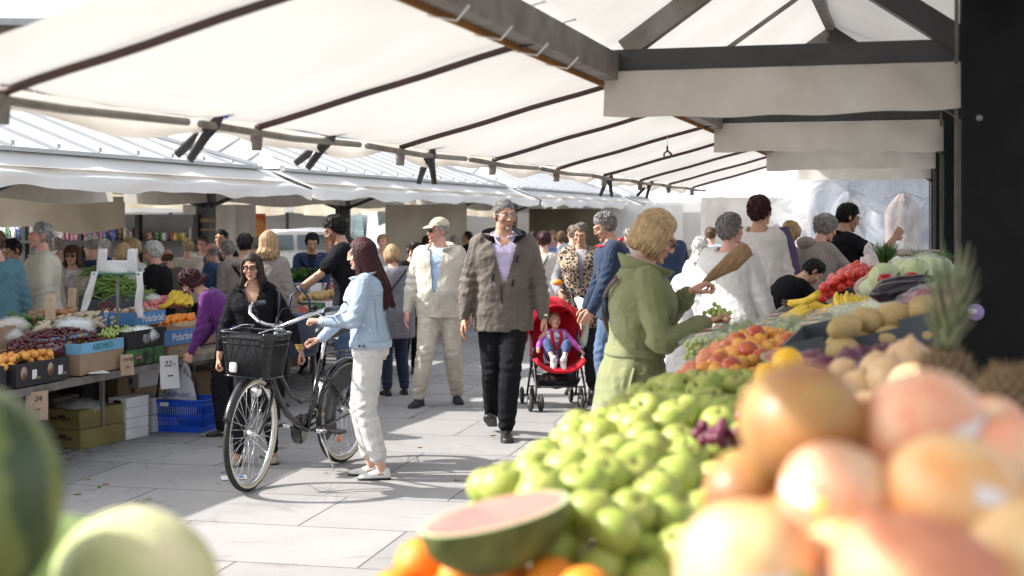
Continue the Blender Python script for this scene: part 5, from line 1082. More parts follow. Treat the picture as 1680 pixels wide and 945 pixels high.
    PK = cloth('purple_pink_sleeve', (.55,.12,.5)); p.top(PK, 'sweater', -.05, .5, .025, .9, .022, .004)
    p.top(mat('blue_checked_cotton', (.12,.16,.36), .85, .1, 22, .2, 90, c2=(.55,.58,.68), sharp=True), 'dungarees', -.09, .46, .034, .12, .02, .003)
    p.trousers(cloth('blue_denim_baby', (.07,.10,.22), bs=300), .03, .45, .07, .004)
    b = MB(); [b.tube([p.pt(.47, s*22, .04), p.pt(.36, s*22, .05), p.pt(.22, s*15, .05), p.pt(.13, s*5, .045)], [.03,.034,.028,.02], 8, flat=.35) for s in (-1,1)]; b.build('harness', RED, t).matrix_parent_inverse = Matrix() 
    hb = [o for o in t.children if o.name.startswith('harness')][0]; S = p.root
    hb.parent = p.root
    for an, ty, tp in p.feet:
        Mf = Matrix.Rotation(ty, 3, 'Z')@Matrix.Rotation(-tp, 3, 'X'); b = MB(); b.tube([an+Mf@Vector(k) for k in ((0,-.05,.06),(0,-.03,-.02),(0,.03,-.05),(0,.10,-.06),(0,.15,-.055))], [.05,.056,.055,.048,.03], 12); b.build('sock', cloth('white_sock', (.75,.74,.74)), p.root)
    p.done('baby in a purple top and checked dungarees strapped into the red pushchair', 'baby')
pushchair()
# ---------------------------------------------------------------- fruit and vegetables on the near stall
def stripes():
    m = bpy.data.materials.new('striped_watermelon_rind'); m.use_nodes = True; nt = m.node_tree; L = nt.links.new; b = nt.nodes['Principled BSDF']; tc = N(nt, 'ShaderNodeTexCoord')
    g = N(nt, 'ShaderNodeTexGradient', gradient_type='RADIAL'); L(tc.outputs['Object'], g.inputs[0]); n = N(nt, 'ShaderNodeTexNoise', Scale=14, Detail=4); L(tc.outputs['Object'], n.inputs[0])
    a = N(nt, 'ShaderNodeMath', operation='MULTIPLY_ADD'); L(g.outputs[1], a.inputs[0]); a.inputs[1].default_value = 50.27; c = N(nt, 'ShaderNodeMath', operation='MULTIPLY'); L(n.outputs[0], c.inputs[0]); c.inputs[1].default_value = 9; L(c.outputs[0], a.inputs[2])
    s = N(nt, 'ShaderNodeMath', operation='SINE'); L(a.outputs[0], s.inputs[0]); r = N(nt, 'ShaderNodeValToRGB'); L(s.outputs[0], r.inputs[0]); e = r.color_ramp.elements; e[0].position = .25; e[0].color = (.03,.06,.018,1); e[1].position = .7; e[1].color = (.13,.17,.045,1)
    L(r.outputs[0], b.inputs[0]); b.inputs['Roughness'].default_value = .4; return m
def blob(n=16, f=None, r=1):
    b = MB(); secs = []
    for i in range(n//2+2):
        t = math.pi*min(max(i/(n//2+1), .006), .994); secs.append([])
        for j in range(n):
            a = 2*math.pi*j/n; x, y, z = math.sin(t)*math.cos(a), math.sin(t)*math.sin(a), -math.cos(t); k = f(x, y, z, t, a) if f else 1
            kk = k if isinstance(k, tuple) else (k, k, k); secs[-1].append((x*kk[0]*r, y*kk[1]*r, z*kk[2]*r))
    return b.rings(secs)
def dimple(t, top=.16, bot=.10): return 1-top*math.exp(-((math.pi-t)/.33)**2)-bot*math.exp(-(t/.28)**2)
def apple_mb(r): return blob(20, lambda x, y, z, t, a: ((1+.03*math.cos(5*a)*(t < 1))*(1+.05*math.sin(t)), (1+.03*math.cos(5*a)*(t < 1))*(1+.05*math.sin(t)), .93*dimple(t, .30, .22)), r)
APPLE = mat('green_apple_skin', (.27,.37,.055), .45, .2, 26, .04, 60, .45, c2=(.42,.42,.11), speck=((.46,.5,.22), 70, .10), sss=.05)
ORANGE = mat('orange_peel', (.85,.27,.02), .42, .12, 6, .35, 150, .45)
GRAPEF = mat('grapefruit_peel', (.82,.66,.36), .45, .1, 15, .25, 90, .5, c2=(.76,.34,.12), coat=.06)
GRAPEP = mat('pink_grapefruit_peel', (.82,.64,.42), .45, .1, 13, .25, 90, .5, c2=(.72,.24,.14), coat=.06)
MANGO = mat('brown_orange_mango_skin', (.46,.30,.10), .45, .1, 12, .08, 60, .4, c2=(.33,.12,.05), coat=.1)
APRI = mat('apricot_skin', (.80,.42,.08), .5, .12, 20, .1, 90, .35, c2=(.72,.30,.08)); PEACH = mat('peach_skin', (.75,.36,.2), .55, .1, 14, .1, 90, .3, c2=(.55,.13,.08)); NECT = mat('nectarine_skin', (.42,.035,.035), .3, .1, 18, .03, 60, .5, c2=(.6,.2,.05))
PLUMP = mat('purple_onion_skin', (.10,.018,.045), .35, .3, 14, .1, 80, .5, c2=(.17,.05,.09)); ONION = mat('pale_onion_skin', (.60,.40,.22), .4, .2, 10, .1, 60, .5)
POTATO = mat('potato_skin', (.50,.36,.17), .7, .2, 14, .3, 70, .3, speck=((.25,.16,.07), 45, .07)); TOMATO = mat('tomato_skin', (.68,.035,.02), .2, .1, 8, .0, 60, .6, coat=.3)
BANANA = mat('banana_skin', (.82,.58,.06), .5, .12, 22, .08, 60, .35, speck=((.2,.11,.03), 35, .06)); BANTIP = mat('banana_tip', (.10,.08,.04), .7, .2)
CABB = mat('pale_cabbage_leaf', (.58,.68,.36), .5, .12, 9, .5, 26, .4, c2=(.66,.72,.5), sss=.05); AUB = mat('aubergine_skin', (.012,.006,.014), .12, .1, 5, 0, coat=.6); STEMG = mat('green_stem', (.10,.17,.04), .6, .2, 20, .1)
PEPR = mat('red_pepper_skin', (.55,.02,.02), .15, .1, 5, .0, coat=.5); CHERRY = mat('cherry_skin', (.10,.008,.014), .2, .3, 50, 0, coat=.4); GRAPE = mat('green_grape_skin', (.40,.50,.14), .25, .15, 40, 0, .5, sss=.15, coat=.2)
MELG = stripes(); MELY = mat('pale_galia_melon_rind', (.36,.44,.15), .5, .15, 9, .3, 60, .4, c2=(.74,.70,.45))
PINEB = mat('pineapple_rind', (.16,.10,.05), .7, .3, 20, .4, 60, .3); STICK = mat('white_fruit_sticker', (.8,.8,.82), .3, .02, 5, 0); STICG = mat('green_fruit_sticker', (.2,.6,.1), .3, .02, 5, 0); PINKW = mat('pink_paper_wrap', (.8,.03,.12), .5, .1, 10, .2)

def stall_table():
    t = empty('fruit_table', rowd(.4, 6.3), RZ, 'long tiered display table under the near stall heaped with fruit', 'table')
    o = MB(); o.add([(-.5,-6.6,.95),(.34,-6.6,1.06),(.34,7.0,1.06),(-.5,7.0,.95),(-.5,-6.6,.91),(.34,-6.6,1.02),(.34,7.0,1.02),(-.5,7.0,.91)], [(0,1,2,3),(7,6,5,4),(0,4,5,1),(1,5,6,2),(2,6,7,3),(3,7,4,0)]); o.build('display_board', WOOD, t, False)
    MB().box((-.5,.2,.95), (.03,13.6,.14)).build('front_board', WOOD, t, False)
    for y in (-6.2,-3.5,-1,1.5,4,6.6):
        for x in (-.46,.3): MB().box((x,y,.47), (.06,.06,.94 if x < 0 else .96+.14)).build('leg', IRON, t, False)
stall_table()
_q = {}
def put(kind, mb_fn, m, p, label, cat, grp, s=1.0, rnd=None, rot=None, parts=None):
    """place one fruit; the first of each kind is built, the rest are copies with copies of their parts"""
    if kind not in _q:
        o = mb_fn().build(kind.split('/')[0], m); _q[kind] = o
        if parts: parts(o)
        c = o
    else: c = copy_tree(_q[kind])
    c.location = p; c.scale = (s,)*3
    c.rotation_euler = rot if rot is not None else ((rnd.uniform(-.7,.7), rnd.uniform(-.7,.7), rnd.uniform(0,6.3)) if rnd else (0,0,0))
    tag(c, label, cat, grp); return c
def scatter(inside, surf, dia, n, seed, layers=2, tight=.86):
    """points of a heap: inside(b,d) -> bool region in stall coordinates, surf(b,d) -> height of the heap"""
    rnd = random.Random(seed); out = []
    for L in range(layers):
        pts = []; tries = 0; 
        while tries < n*60 and len(pts) < n:
            tries += 1; b, d = inside(rnd)
            p = rowd(b, d); z = surf(b, d)-L*dia*.72
            q = Vector((p.x, p.y, z+rnd.uniform(-.05,.05)*dia))
            if all((q-w).length > dia*tight for w in pts) and all((q-w).length > dia*.70 for w in out[-400:]): pts.append(q)
        out += pts
    return out
def stem(o): b = MB(); b.lathe([(.0085,.0262),(.004,.0245),(.0018,.024),(.0016,.034),(.002,.041)], n=7); b.build('stem', BANTIP, o)
rnd = random.Random(11)
# green apples
def reg_apple(r):
    while True:
        d = r.uniform(2.02, 3.95); b = r.uniform(.30, .86); bm = .79-.03*abs(math.sin(d*5)) if d > 2.55 else .50+(d-2.02)*.52
        if b < bm and b > (.30 if d < 3.1 else .30+.10*(d-3.1)): return b, d
def s_apple(b, d): return 1.13+.115*math.exp(-((b-.50)/.26)**2)*(1-.35*abs(d-2.75)/1.2)-.10*max(0, b-.68)/.1+.012*math.sin(d*9)
for i, p in enumerate(scatter(reg_apple, s_apple, .074, 190, 5, 2, .9)):
    put('green_apple', lambda: apple_mb(.037), APPLE, p, 'green apple in the big heap at the front of the fruit stall', 'apple', 'green apples heaped on the fruit stall', rnd.uniform(.9,1.1), rnd, parts=stem)
# fruit with stickers nearest the lens
def sticker_(o, r, th=.0012):
    pass
def gf(o):
    b = MB(); 
    def f(u, v): a = -.5+1.0*u; e = .25*(v-.5); rr = 1.012; return (.06*rr*math.cos(e)*math.cos(a), .06*rr*math.cos(e)*math.sin(a), .055*rr*math.sin(e)+.0)
    b.grid(f, 10, 3); b.build('sticker', STICK, o); b = MB(); b.grid(lambda u, v: [c*1.004 for c in f(.78+.2*u, v)], 4, 3); b.build('sticker_edge', STICG, o)
for i, (px, py, d, dia, m, lab, k) in enumerate([
    (1316,692,1.30,.125,MANGO,'brownish orange mango shaped fruit, topmost left of the big fruit heap','big'), (1512,706,1.28,.126,GRAPEP,'pink blushed grapefruit, second from left in the top row of the heap','p'),
    (1372,812,1.18,.100,GRAPEP,'pink grapefruit with a curved sticker in the middle of the heap','p'), (1560,818,1.16,.122,GRAPEF,'large golden grapefruit right of centre in the heap','g'),
    (1226,930,1.10,.118,GRAPEF,'golden grapefruit at the bottom left end of the big fruit heap','g'), (1236,806,1.36,.095,MANGO,'brown orange fruit between the green apples and the pink grapefruit','big'),
    (1660,762,1.25,.105,GRAPEP,'pale pink grapefruit cut by the right edge of the photo','p'), (1510,950,1.05,.125,PEACH,'red blushed fruit at the bottom edge of the heap','r'),
    (1630,700,1.6,.08,GRAPEP,'small pink fruit in red paper behind the grapefruits at right','p'), (1672,905,1.12,.11,GRAPEF,'golden grapefruit in the bottom right corner','g'),
    (1385,930,1.12,.08,GRAPEF,'grapefruit low between the golden and the red fruit','g'), (1440,760,1.40,.09,MANGO,'dark orange fruit deep in a gap of the heap','big'), (1330,970,1.2,.1,MANGO,'shaded fruit at the very bottom of the heap','big'), (1600,935,1.25,.1,MANGO,'shaded brown fruit at bottom right under the grapefruits','big'),
    (1420,860,1.3,.1,MANGO,'shaded orange fruit behind the middle grapefruit','big'), (1300,880,1.32,.1,MANGO,'rust coloured fruit behind the bottom left grapefruit','big'), (1640,800,1.34,.1,MANGO,'orange fruit behind the pale pink grapefruit at right','big')]):
    o = put('grapefruit/'+k, lambda k=k: blob(24, lambda x, y, z, t, a: (1.0 if k != 'big' else 1.18, 1.0, .93*dimple(t,.05,.03)), .06), m, at3(px, py, d), lab, 'fruit', None, dia/.128, parts=gf if k != 'r' else None)
    a_ = -1.2+i*.9; o.rotation_euler = (rnd.uniform(-.4,.4), rnd.uniform(-.3,.3), R_(-90)+math.sin(i*2.3)*.9)
    if k == 'r': o.scale = (1.3,1.1,.85)
for i, (px, py, d) in enumerate([(690,925,2.10),(760,950,2.02),(822,928,2.05),(905,955,1.98),(735,985,2.0),(870,985,2.0),(645,975,2.05),(960,975,1.9),(800,985,2.1)]):
    put('orange', lambda: blob(18, lambda x, y, z, t, a: (1,1,.95*dimple(t,.04,.03)), .038), ORANGE, at3(px, py, d), 'orange in the row at the bottom edge below the melon wedge', 'orange', 'oranges along the bottom edge', rnd.uniform(.92,1.08), rnd)
# melon wedge, whole melons
def wedge(loc, L, rz, tilt, label, sc=1.0, roll=0):
    t = empty('melon_slice', loc, 0, label, 'melon'); A = []; n = 24
    rind = MB(); flesh = MB(); inner = MB()
    def half(k, y, z0=0): return [Vector((y*L, k*.068*math.cos(a)*math.sqrt(max(0, 1-4*y*y))*1.0, -k*.085*math.sin(a)*math.sqrt(max(0, 1-4*y*y))-z0)) for a in [math.pi*i/12 for i in range(13)]]
    ys = [-.499+.998*i/n for i in range(n+1)]
    rind.add([p for y in ys for p in half(1, y)], [(i*13+j, i*13+j+1, (i+1)*13+j+1, (i+1)*13+j) for i in range(n) for j in range(12)]); rind.build('rind', mat('olive_melon_rind', (.15,.17,.05), .5, .2, 22, .1, 60, c2=(.05,.08,.02)), t)
    def disc(k, z): return [Vector((k*L*.5*math.cos(a), k*.068*math.sin(a), z)) for a in [2*math.pi*i/36 for i in range(36)]]
    b = MB(); b.add(disc(1,.0005)+disc(.92,.001), [(i,(i+1)%36,36+(i+1)%36,36+i) for i in range(36)]); b.build('pith', mat('melon_pith', (.45,.50,.28), .5, .05), t, False)
    b = MB(); b.add(disc(.92,.0012), [tuple(range(36))]); b.build('flesh', mat('pink_melon_flesh', (.44,.14,.13), .6, .15, 20, .2, 60, c2=(.48,.24,.20)), t, False)
    t.rotation_euler = (roll, tilt, rz); t.scale = (sc,)*3; return t
wedge(at3(812, 842, 1.98), .225, R_(24), R_(-10), 'wedge of cut watermelon with pink flesh beside the green apples', 1.0, R_(2))
wedge(at3(1305, 590, 3.5), .24, R_(-18), R_(5), 'cut melon slice in plastic between the nectarines and the purple onions', .72, R_(18))
def wm(): return blob(28, lambda x, y, z, t, a: (1,1,1.12*dimple(t,.03,.03)), .10)
put('watermelon', wm, MELG, at3(-76, 822, 1.32), 'dark green striped watermelon at the left edge in the foreground', 'melon', None, 1.0, rot=(.15,.1,.4)); o = put('watermelon', wm, MELG, at3(-100, 1150, 1.34), 'watermelon below the one at the left edge', 'melon', None, 1.0, rot=(1,.1,.4))
put('galia_melon', lambda: blob(28, lambda x, y, z, t, a: (1+.012*math.cos(9*a),1+.012*math.cos(9*a),.95*dimple(t,.05,.03)), .09), MELY, at3(222, 965, 1.45), 'pale yellow green melon at the bottom left in the foreground', 'melon', None, .95, rot=(.3,.4,.5)); put('green_melon', lambda: blob(24, lambda x, y, z, t, a: (1,1,.95), .09), mat('soft_green_melon_rind', (.14,.22,.07), .5, .2, 14, .2, c2=(.30,.38,.14)), at3(92, 1000, 1.5), 'greener melon wedged between the striped watermelon and the pale melon', 'melon', None, 1.12, rot=(1.3,.4,2.5))
# apricots, peaches, nectarines in the front boxes
def cont(b0, b1, d0, d1): return lambda r: (r.uniform(b0, b1), r.uniform(d0, d1))
k = 0
for p in scatter(cont(.42,.775,4.05,5.6), lambda b, d: 1.09+.075*math.exp(-((b-.55)/.2)**2)+.03*(d-4.2)-.25*max(0,b-.66), .052, 130, 8, 2, .88):
    k += 1; b_, low = (p.x, p.x < .84+.0)
    u = (p.y*ST/CT-p.x)*CT
    if u > .66: put('peach', lambda: blob(14, lambda x, y, z, t, a: (1,1,.95*dimple(t,.12,.05)), .028), PEACH, p, 'small pink peach in the front end of the stone fruit heap', 'peach', 'peaches in front of the apricots', rnd.uniform(.9,1.15), rnd)
    elif k % 9 == 0: put('nectarine', lambda: blob(16, lambda x, y, z, t, a: (1,1,.97*dimple(t,.12,.05)), .034), NECT, p+Vector((0,0,.012)), 'dark red nectarine among the apricots', 'nectarine', 'nectarines among the apricots', rnd.uniform(.95,1.1), rnd)
    else: put('apricot', lambda: blob(14, lambda x, y, z, t, a: (1,.96,1*dimple(t,.12,.05)), .026), APRI, p, 'yellow orange apricot in the heap behind the green apples', 'apricot', 'apricots heaped behind the apples', rnd.uniform(.9,1.12), rnd)
for px, py, d in ((1292,596,3.15),(1262,620,3.2),(1330,628,3.0),(1300,632,3.0)): put('yellow_orange', lambda: blob(16, None, .036), mat('yellow_orange_peel', (.85,.48,.03), .4, .1, 9, .3, 130), at3(px, py, d), 'yellow orange in front of the cut melon slice', 'orange', 'yellow oranges by the melon slice', 1.0, rnd)
# big pale tuber, onions, potatoes
for p in scatter(cont(.0,.26,3.15,3.95), lambda b, d: 1.275-.12*b+.035*math.sin(d*4), .07, 26, 12, 2, .9): put('purple_onion', lambda: blob(16, lambda x, y, z, t, a: (1,1,.92+.25*math.exp(-((math.pi-t)/.22)**2)), .036), PLUMP, p, 'dark purple onion in the grey tray', 'onion', 'purple onions in the tray before the potatoes', rnd.uniform(.85,1.15), rnd)
for px, py, d, s in ((1410,640,2.75,.042),(1460,620,2.7,.045),(1490,592,2.9,.048),(1442,606,2.9,.04),(1385,612,3.0,.034),(1500,640,2.5,.05),(1520,600,2.9,.04),(1350,640,2.8,.04),(1420,690,2.3,.05)): put('pale_onion', lambda: blob(18, lambda x, y, z, t, a: (1,1,.90+.3*math.exp(-((math.pi-t)/.2)**2)), 1), ONION, at3(px, py, d), 'pale brown onion in front of the purple onions', 'onion', 'pale onions behind the grapefruits', s, rnd)
for i, p in enumerate(scatter(cont(-.04,.20,4.05,4.75), lambda b, d: 1.34-.22*b+.04*math.sin(d*5), .082, 34, 15, 2, .92)): put('potato', lambda: blob(18, lambda x, y, z, t, a: (1.28+.06*math.sin(2*a),.92+.04*math.sin(3*a+1),.86), .044), POTATO, p, 'large pale potato in the heap by the dark post', 'potato', 'potatoes heaped by the dark post', rnd.uniform(.85,1.1), rot=(rnd.uniform(-.4,.4), rnd.uniform(-.4,.4), rnd.uniform(0,6)))
def open_crate(name, b, d, z, L, W_, hgt_, m, label, th=.008, tilt=0, rz=0, cat='crate', notch=False):
    t = empty(name, rowd(b, d, z), RZ+rz, label, cat)
    MB().box((0,0,.005), (W_,L,.01)).build('base', m, t, False)
    for s in (-1,1):
        MB().box((s*(W_/2-th/2),0,hgt_/2+.01), (th,L,hgt_)).build('side', m, t, False)
        e = MB(); e.box((0,s*(L/2-th/2),hgt_/2*.8+.01), (W_-2*th,th,hgt_*.8)); e.box((-W_*.36,s*(L/2-th/2),hgt_*.9+.01), (W_*.27-th,th,hgt_*.2)); e.box((W_*.36,s*(L/2-th/2),hgt_*.9+.01), (W_*.27-th,th,hgt_*.2)); e.build('end', m, t, False)
    t.rotation_euler = (0, R_(tilt), RZ+rz); return t
open_crate('grey_tray', .12, 3.52, 1.15, .85, .42, .11, DKCRATE, 'dark grey plastic tray holding the purple onions', tilt=-14)
open_crate('potato_tray', .12, 4.42, 1.22, .78, .46, .11, DKCRATE, 'dark tray under the heap of potatoes', tilt=-14)
bx = open_crate('grape_box', .36, 4.95, 1.09, .42, .36, .085, DARKCARD, 'dark printed fruit box with red lettering holding loose green grapes', tilt=-12)
text('ORTCA', .055, mat('orange_ink', (.8,.25,.03), .6, 0), bx, (.03,-.2125,.045), (R_(90),0,0)); text('##', .03, REDINK, bx, (-.13,-.2125,.05), (R_(90),0,0), name='printed_mark')
def bunch(loc, n, r, R, label, seed, flat=.7, grp=None, m=GRAPE, name='grape_bunch'):
    t = empty(name, loc, 0, label, 'grapes', grp); rr = random.Random(seed); b = MB(); pts = []; tr = 0
    while len(pts) < n and tr < n*40:
        tr += 1; p = Vector((rr.gauss(0,R*.5), rr.gauss(0,R*.5), abs(rr.gauss(0,R*.35))*flat))
        if p.length < R*1.3 and all((p-q).length > r*1.5 for q in pts): pts.append(p)
    for p in pts: b.ball(p, (r,r,r*1.12), 10)
    b.build('berries', m, t); MB().tube([(0,0,R*.5),(R*.2,0,R*.9)], .003, 5).build('stalk', STEMG, t); return t
for i, (b_, d) in enumerate(((.30,4.85),(.36,4.92),(.40,4.98),(.33,5.05))): bunch(rowd(b_, d, 1.16), 40, .011, .075, 'loose bunch of green grapes in the dark lettered box', 20+i, grp='grape bunches in the dark box')
bunch(at3(1195, 722, 2.5), 26, .011, .05, 'small dark red bunch of grapes wedged between the apples and grapefruits', 33, m=mat('red_grape_skin', (.14,.02,.05), .3, .3, 30, 0), name='red_grape_bunch')
PUN = clear('punnet_plastic', op=.12, rough=.05, bump=.2)
def punnet(b_, d, z, label, seed, src=[]):
    if not src:
        t = empty('grape_punnet'); o = MB(); w, l, h = .095, .13, .075
        o.rings([[Vector((sx*w*k, sy*l*k, z)) for sx, sy in ((-1,-1),(1,-1),(1,1),(-1,1))] for z, k in ((0,.86),(h,.98),(h+.004,1.03),(h+.02,.95),(h+.024,.7))], cap=True); bevel(o.build('punnet', PUN, t, False), .008)
        rr = random.Random(seed); g = MB()
        for i in range(150): g.ball((rr.uniform(-.08,.08), rr.uniform(-.112,.112), rr.uniform(.012,.075)), .0115, 8)
        g.build('berries', GRAPE, t); MB().box((.0,-.03,h+.027), (.07,.07,.001)).build('label_sheet', mat('red_white_label', (.8,.8,.8), .4, .1, 30, 0, c2=(.7,.12,.1), sharp=True), t, False); src.append(t)
    else: t = copy_tree(src[0])
    t.location = rowd(b_, d, z); t.rotation_euler = (0, R_(-10), RZ+rnd.uniform(-.06,.06)); tag(t, label, 'grape punnet', 'clear punnets of green grapes stacked on the stall')
for i in range(4):
    for j in range(3):
        for l in range(2):
            if l == 1 and (i == 0): pass
            punnet(.80-.205*j, 5.75+.285*i, 1.0+.022*j+.085*l, 'clear plastic punnet of green grapes in the stacked rows', 5)
# bananas, tomatoes, cabbages, aubergines, peppers, bagged radishes, eggs
def banana_mb(k=0, L=.17, bend=1.1):
    b = MB(); pts = []; n = 9
    for i in range(n+1): a = -bend/2+bend*i/n; pts.append(Vector((L/bend*math.sin(a), 0, L/bend*(1-math.cos(a)))))
    return pts
def bananas(loc, n, rz, label, seed, tilt=0):
    t = empty('banana_bunch', loc, rz, label, 'bananas', 'banana bunches beside the tomatoes'); rr = random.Random(seed)
    for i in range(n):
        pts = banana_mb(); o = MB().tube([p for p in pts], [.007,.013,.0165,.018,.0185,.018,.0175,.016,.012,.006], 7).build('banana', BANANA, t); o.rotation_euler = (R_(-35+70*i/max(1,n-1)+rr.uniform(-5,5)), R_(rr.uniform(-8,8)), R_(-14+28*i/max(1,n-1))); o.location = (0,.02*(i-n/2),.01)
        e = pts[0]; MB().tube([e, e+Vector((-.025,0,.012))], [.007,.006], 6).build('banana_tip', BANTIP, o)
    t.rotation_euler = (0, R_(tilt), rz); t.scale = (1.15,)*3
for i, (px, py, d, rz, lab) in enumerate(((1300,522,7.6,20,'leftmost banana bunch lying near the punnets'),(1322,498,7.9,-20,'banana bunch behind the leftmost one'),(1355,520,7.5,35,'long curved banana bunch left of centre'),(1385,502,7.7,75,'upright yellow banana bunch in the middle of the row'),(1408,508,7.5,100,'brown tipped banana bunch below the tomatoes'),(1432,502,7.5,60,'banana bunch to the right below the tomatoes'),(1345,508,8.1,160,'banana bunch tucked behind the curved one'))): bananas(at3(px, py, d), 5, R_(rz), lab, i, -20)
for p in scatter(cont(.20,.52,8.3,9.3), lambda b, d: 1.21+.11*math.exp(-((b-.34)/.15)**2)+.03*(d-8.4), .066, 80, 22, 2, .9): put('tomato', lambda: blob(16, lambda x, y, z, t, a: (1+.02*math.cos(5*a),1+.02*math.cos(5*a),.86*dimple(t,.12,.04)), .035), TOMATO, p, 'ripe red tomato in the heap in front of the woman in the taupe hoodie', 'tomato', 'tomatoes in the heap', rnd.uniform(.78,.98), rnd)
def cabbage_mb(): return blob(22, lambda x, y, z, t, a: 1+.035*math.sin(3*a+2*t)+.03*math.sin(7*a-3*t)+.015*math.sin(13*a+6*t), .088)
for i, p in enumerate(scatter(cont(-.16,.15,6.9,8.4), lambda b, d: 1.35-.18*max(0,b)+.03*math.sin(d*3), .15, 20, 27, 1, .9)): put('cabbage', cabbage_mb, CABB, p, 'pale green round cabbage in the heap beside the dark posts', 'cabbage', 'cabbages heaped by the posts', rnd.uniform(.68,.92), rnd)
def aub(loc, rz, label, L=.24):
    t = empty('aubergine', loc, rz, label, 'aubergine'); MB().tube([(0,0,0),(.03,0,.0),(.10,0,.012),(.17,0,.02),(.22,0,.03),(L,0,.035)], [.010,.032,.037,.031,.022,.013], 14).build('fruit_body', AUB, t); MB().tube([(L-.012,0,.034),(L+.012,0,.038),(L+.05,0,.05)], [.018,.008,.005], 8).build('stalk', STEMG, t)
aub(at3(1436, 474, 5.3), R_(18), 'large glossy aubergine lying across the top of the vegetables'); aub(at3(1428, 483, 5.2), R_(8), 'aubergine underneath the large glossy one', .2); aub(at3(1462, 482, 5.35), R_(30), 'third aubergine poking out at right below the peppers', .2)
def pepper(loc, rz, label):
    t = empty('red_pepper', loc, rz, label, 'pepper'); o = blob(16, lambda x, y, z, t_, a: (1.5-.5*(x > 0)*x,.8+.07*math.cos(3*a),.75), .036).build('pepper_body', PEPR, t); MB().tube([(-.05,0,.0),(-.065,0,.01),(-.08,0,.03)], [.01,.006,.005], 7).build('stalk', STEMG, t)
pepper(at3(1452, 458, 6.6), R_(200), 'red pepper left of the aubergine tip'); pepper(at3(1495, 456, 6.6), R_(190), 'red pepper right of the aubergine stalk'); pepper(at3(1472,462,6.9), R_(100), 'red pepper half hidden behind the aubergine')
RADB = mat('radish_in_bag', (.55,.10,.2), .35, .3, 30, .3, 50, .5, c2=(.7,.62,.6), sharp=True)
def wrapped(loc, sx, sy, sz, label, m, rz=0, cat='bagged vegetables', seed=1):
    t = empty('wrapped_bundle', loc, rz, label, cat); f = lambda k: (lambda x, y, z, t_, a: (sx*k*(1+.12*math.sin(3*a+seed)), sy*k*(1+.1*math.sin(5*a+seed)), sz*k*(1+.1*math.sin(4*t_+seed*2))))
    blob(18, f(.9), 1).build('contents', m, t); blob(20, lambda x, y, z, t_, a: tuple(c*(1+.05*math.sin(9*a+5*t_)) for c in f(1.08)(x,y,z,t_,a)), 1).build('plastic_bag', FILM, t); return t
for i, (px, py, d, sx, sy, sz, m, lab) in enumerate(((1510,478,5.5,.13,.12,.06,RADB,'bag of pink radishes uppermost by the dark post'),(1525,498,5.1,.12,.1,.06,mat('beet_purple', (.25,.01,.07), .4, .3, 20, .2),'bag of dark magenta beetroot beside the potatoes'),(1420,540,5.2,.12,.12,.045,RADB,'bag of pink radishes left of the potatoes'),(1460,505,5.8,.14,.12,.045,mat('spring_onion_pale', (.5,.58,.3), .5, .3, 30, .3, c2=(.72,.74,.62)),'bag of pale green spring onions below the aubergines'),(1400,515,6.3,.12,.12,.045,mat('spring_onion_pale', (.5,.58,.3)),'bag of spring onions behind the radishes'),(1485,515,5.5,.13,.1,.045,RADB,'bag of radishes just behind the potatoes'),(1375,575,5.0,.11,.09,.03,mat('salmon_peach_pack', (.75,.36,.26), .5, .2, 30, .1),'pack of salmon coloured peaches behind the loose grapes'),(1240,560,6.0,.1,.1,.03,RADB,'flat pack of red fruit on top of the punnets'))):
    wrapped(at3(px, py, d), sx, sy, sz, lab, m, rnd.uniform(0,3), seed=i)
for i, (px, py, d) in enumerate(((1490,440,8.6),(1520,436,8.4),(1450,472,7.4))): wrapped(at3(px, py, d), .13, .12, .07, ('lettuce in a bag right of the egg tray','lettuce in a bag behind the cabbages','pale bagged celery beside the tomatoes')[i], CABB, seed=i+9)
def eggs(loc, label, layers):
    t = empty('egg_tray', loc, RZ, label, 'egg tray'); GR = mat('grey_pulp_tray', (.42,.38,.33), .9, .1, 9, .3)
    for l in range(layers):
        b = MB(); b.grid(lambda u, v: ((u-.5)*.30, (v-.5)*.30, .052*l+.018*math.sin(u*math.pi*6)*math.sin(v*math.pi*6)+.02+.0), 36, 36); o = b.build('pulp_tray', GR, t); solid(o, .006)
    for i in range(5):
        for j in range(5): o = MB().ball((0,0,0), (.021,.021,.027), 12).build('egg', WHITECAN, t) if (i, j) == (0, 0) else t.children[layers].copy(); (col.objects.link(o) if (i, j) != (0, 0) else None); o.parent = t; o.location = (-.11+.055*i, -.11+.055*j, .052*layers+.012)
eggs(at3(1500, 462, 9.4), 'stack of grey egg trays with white eggs on top beside the herbs', 2); eggs(at3(1535, 460, 9.9), 'second stack of egg trays half behind the dark posts', 2)
def herbs(loc, n, h, label, m, sp=.05, name='herb_bunch'):
    t = empty(name, loc, 0, label, 'herbs'); b = MB(); rr = random.Random(n)
    for i in range(n): a = rr.random()*6.28; q = rr.random()*sp; b.tube([(q*.3*math.cos(a), q*.3*math.sin(a), 0), (q*math.cos(a), q*math.sin(a), h*.6), (q*2*math.cos(a)+.01, q*2*math.sin(a), h*rr.uniform(.8,1.1))], [.003,.0028,.0008], 4)
    b.build('stalks', m, t); MB().tube([(0,0,h*.25),(0,0,h*.3)], sp*.55, 10).build('tie', RUST, t)
herbs(at3(1452, 446, 8.8), 140, .17, 'tuft of dark green chives between the carrier bag and the egg tray', LEAFG); herbs(at3(1530, 440, 8.6), 120, .1, 'bunch of bright green parsley right of the eggs', LEAFG, .09)
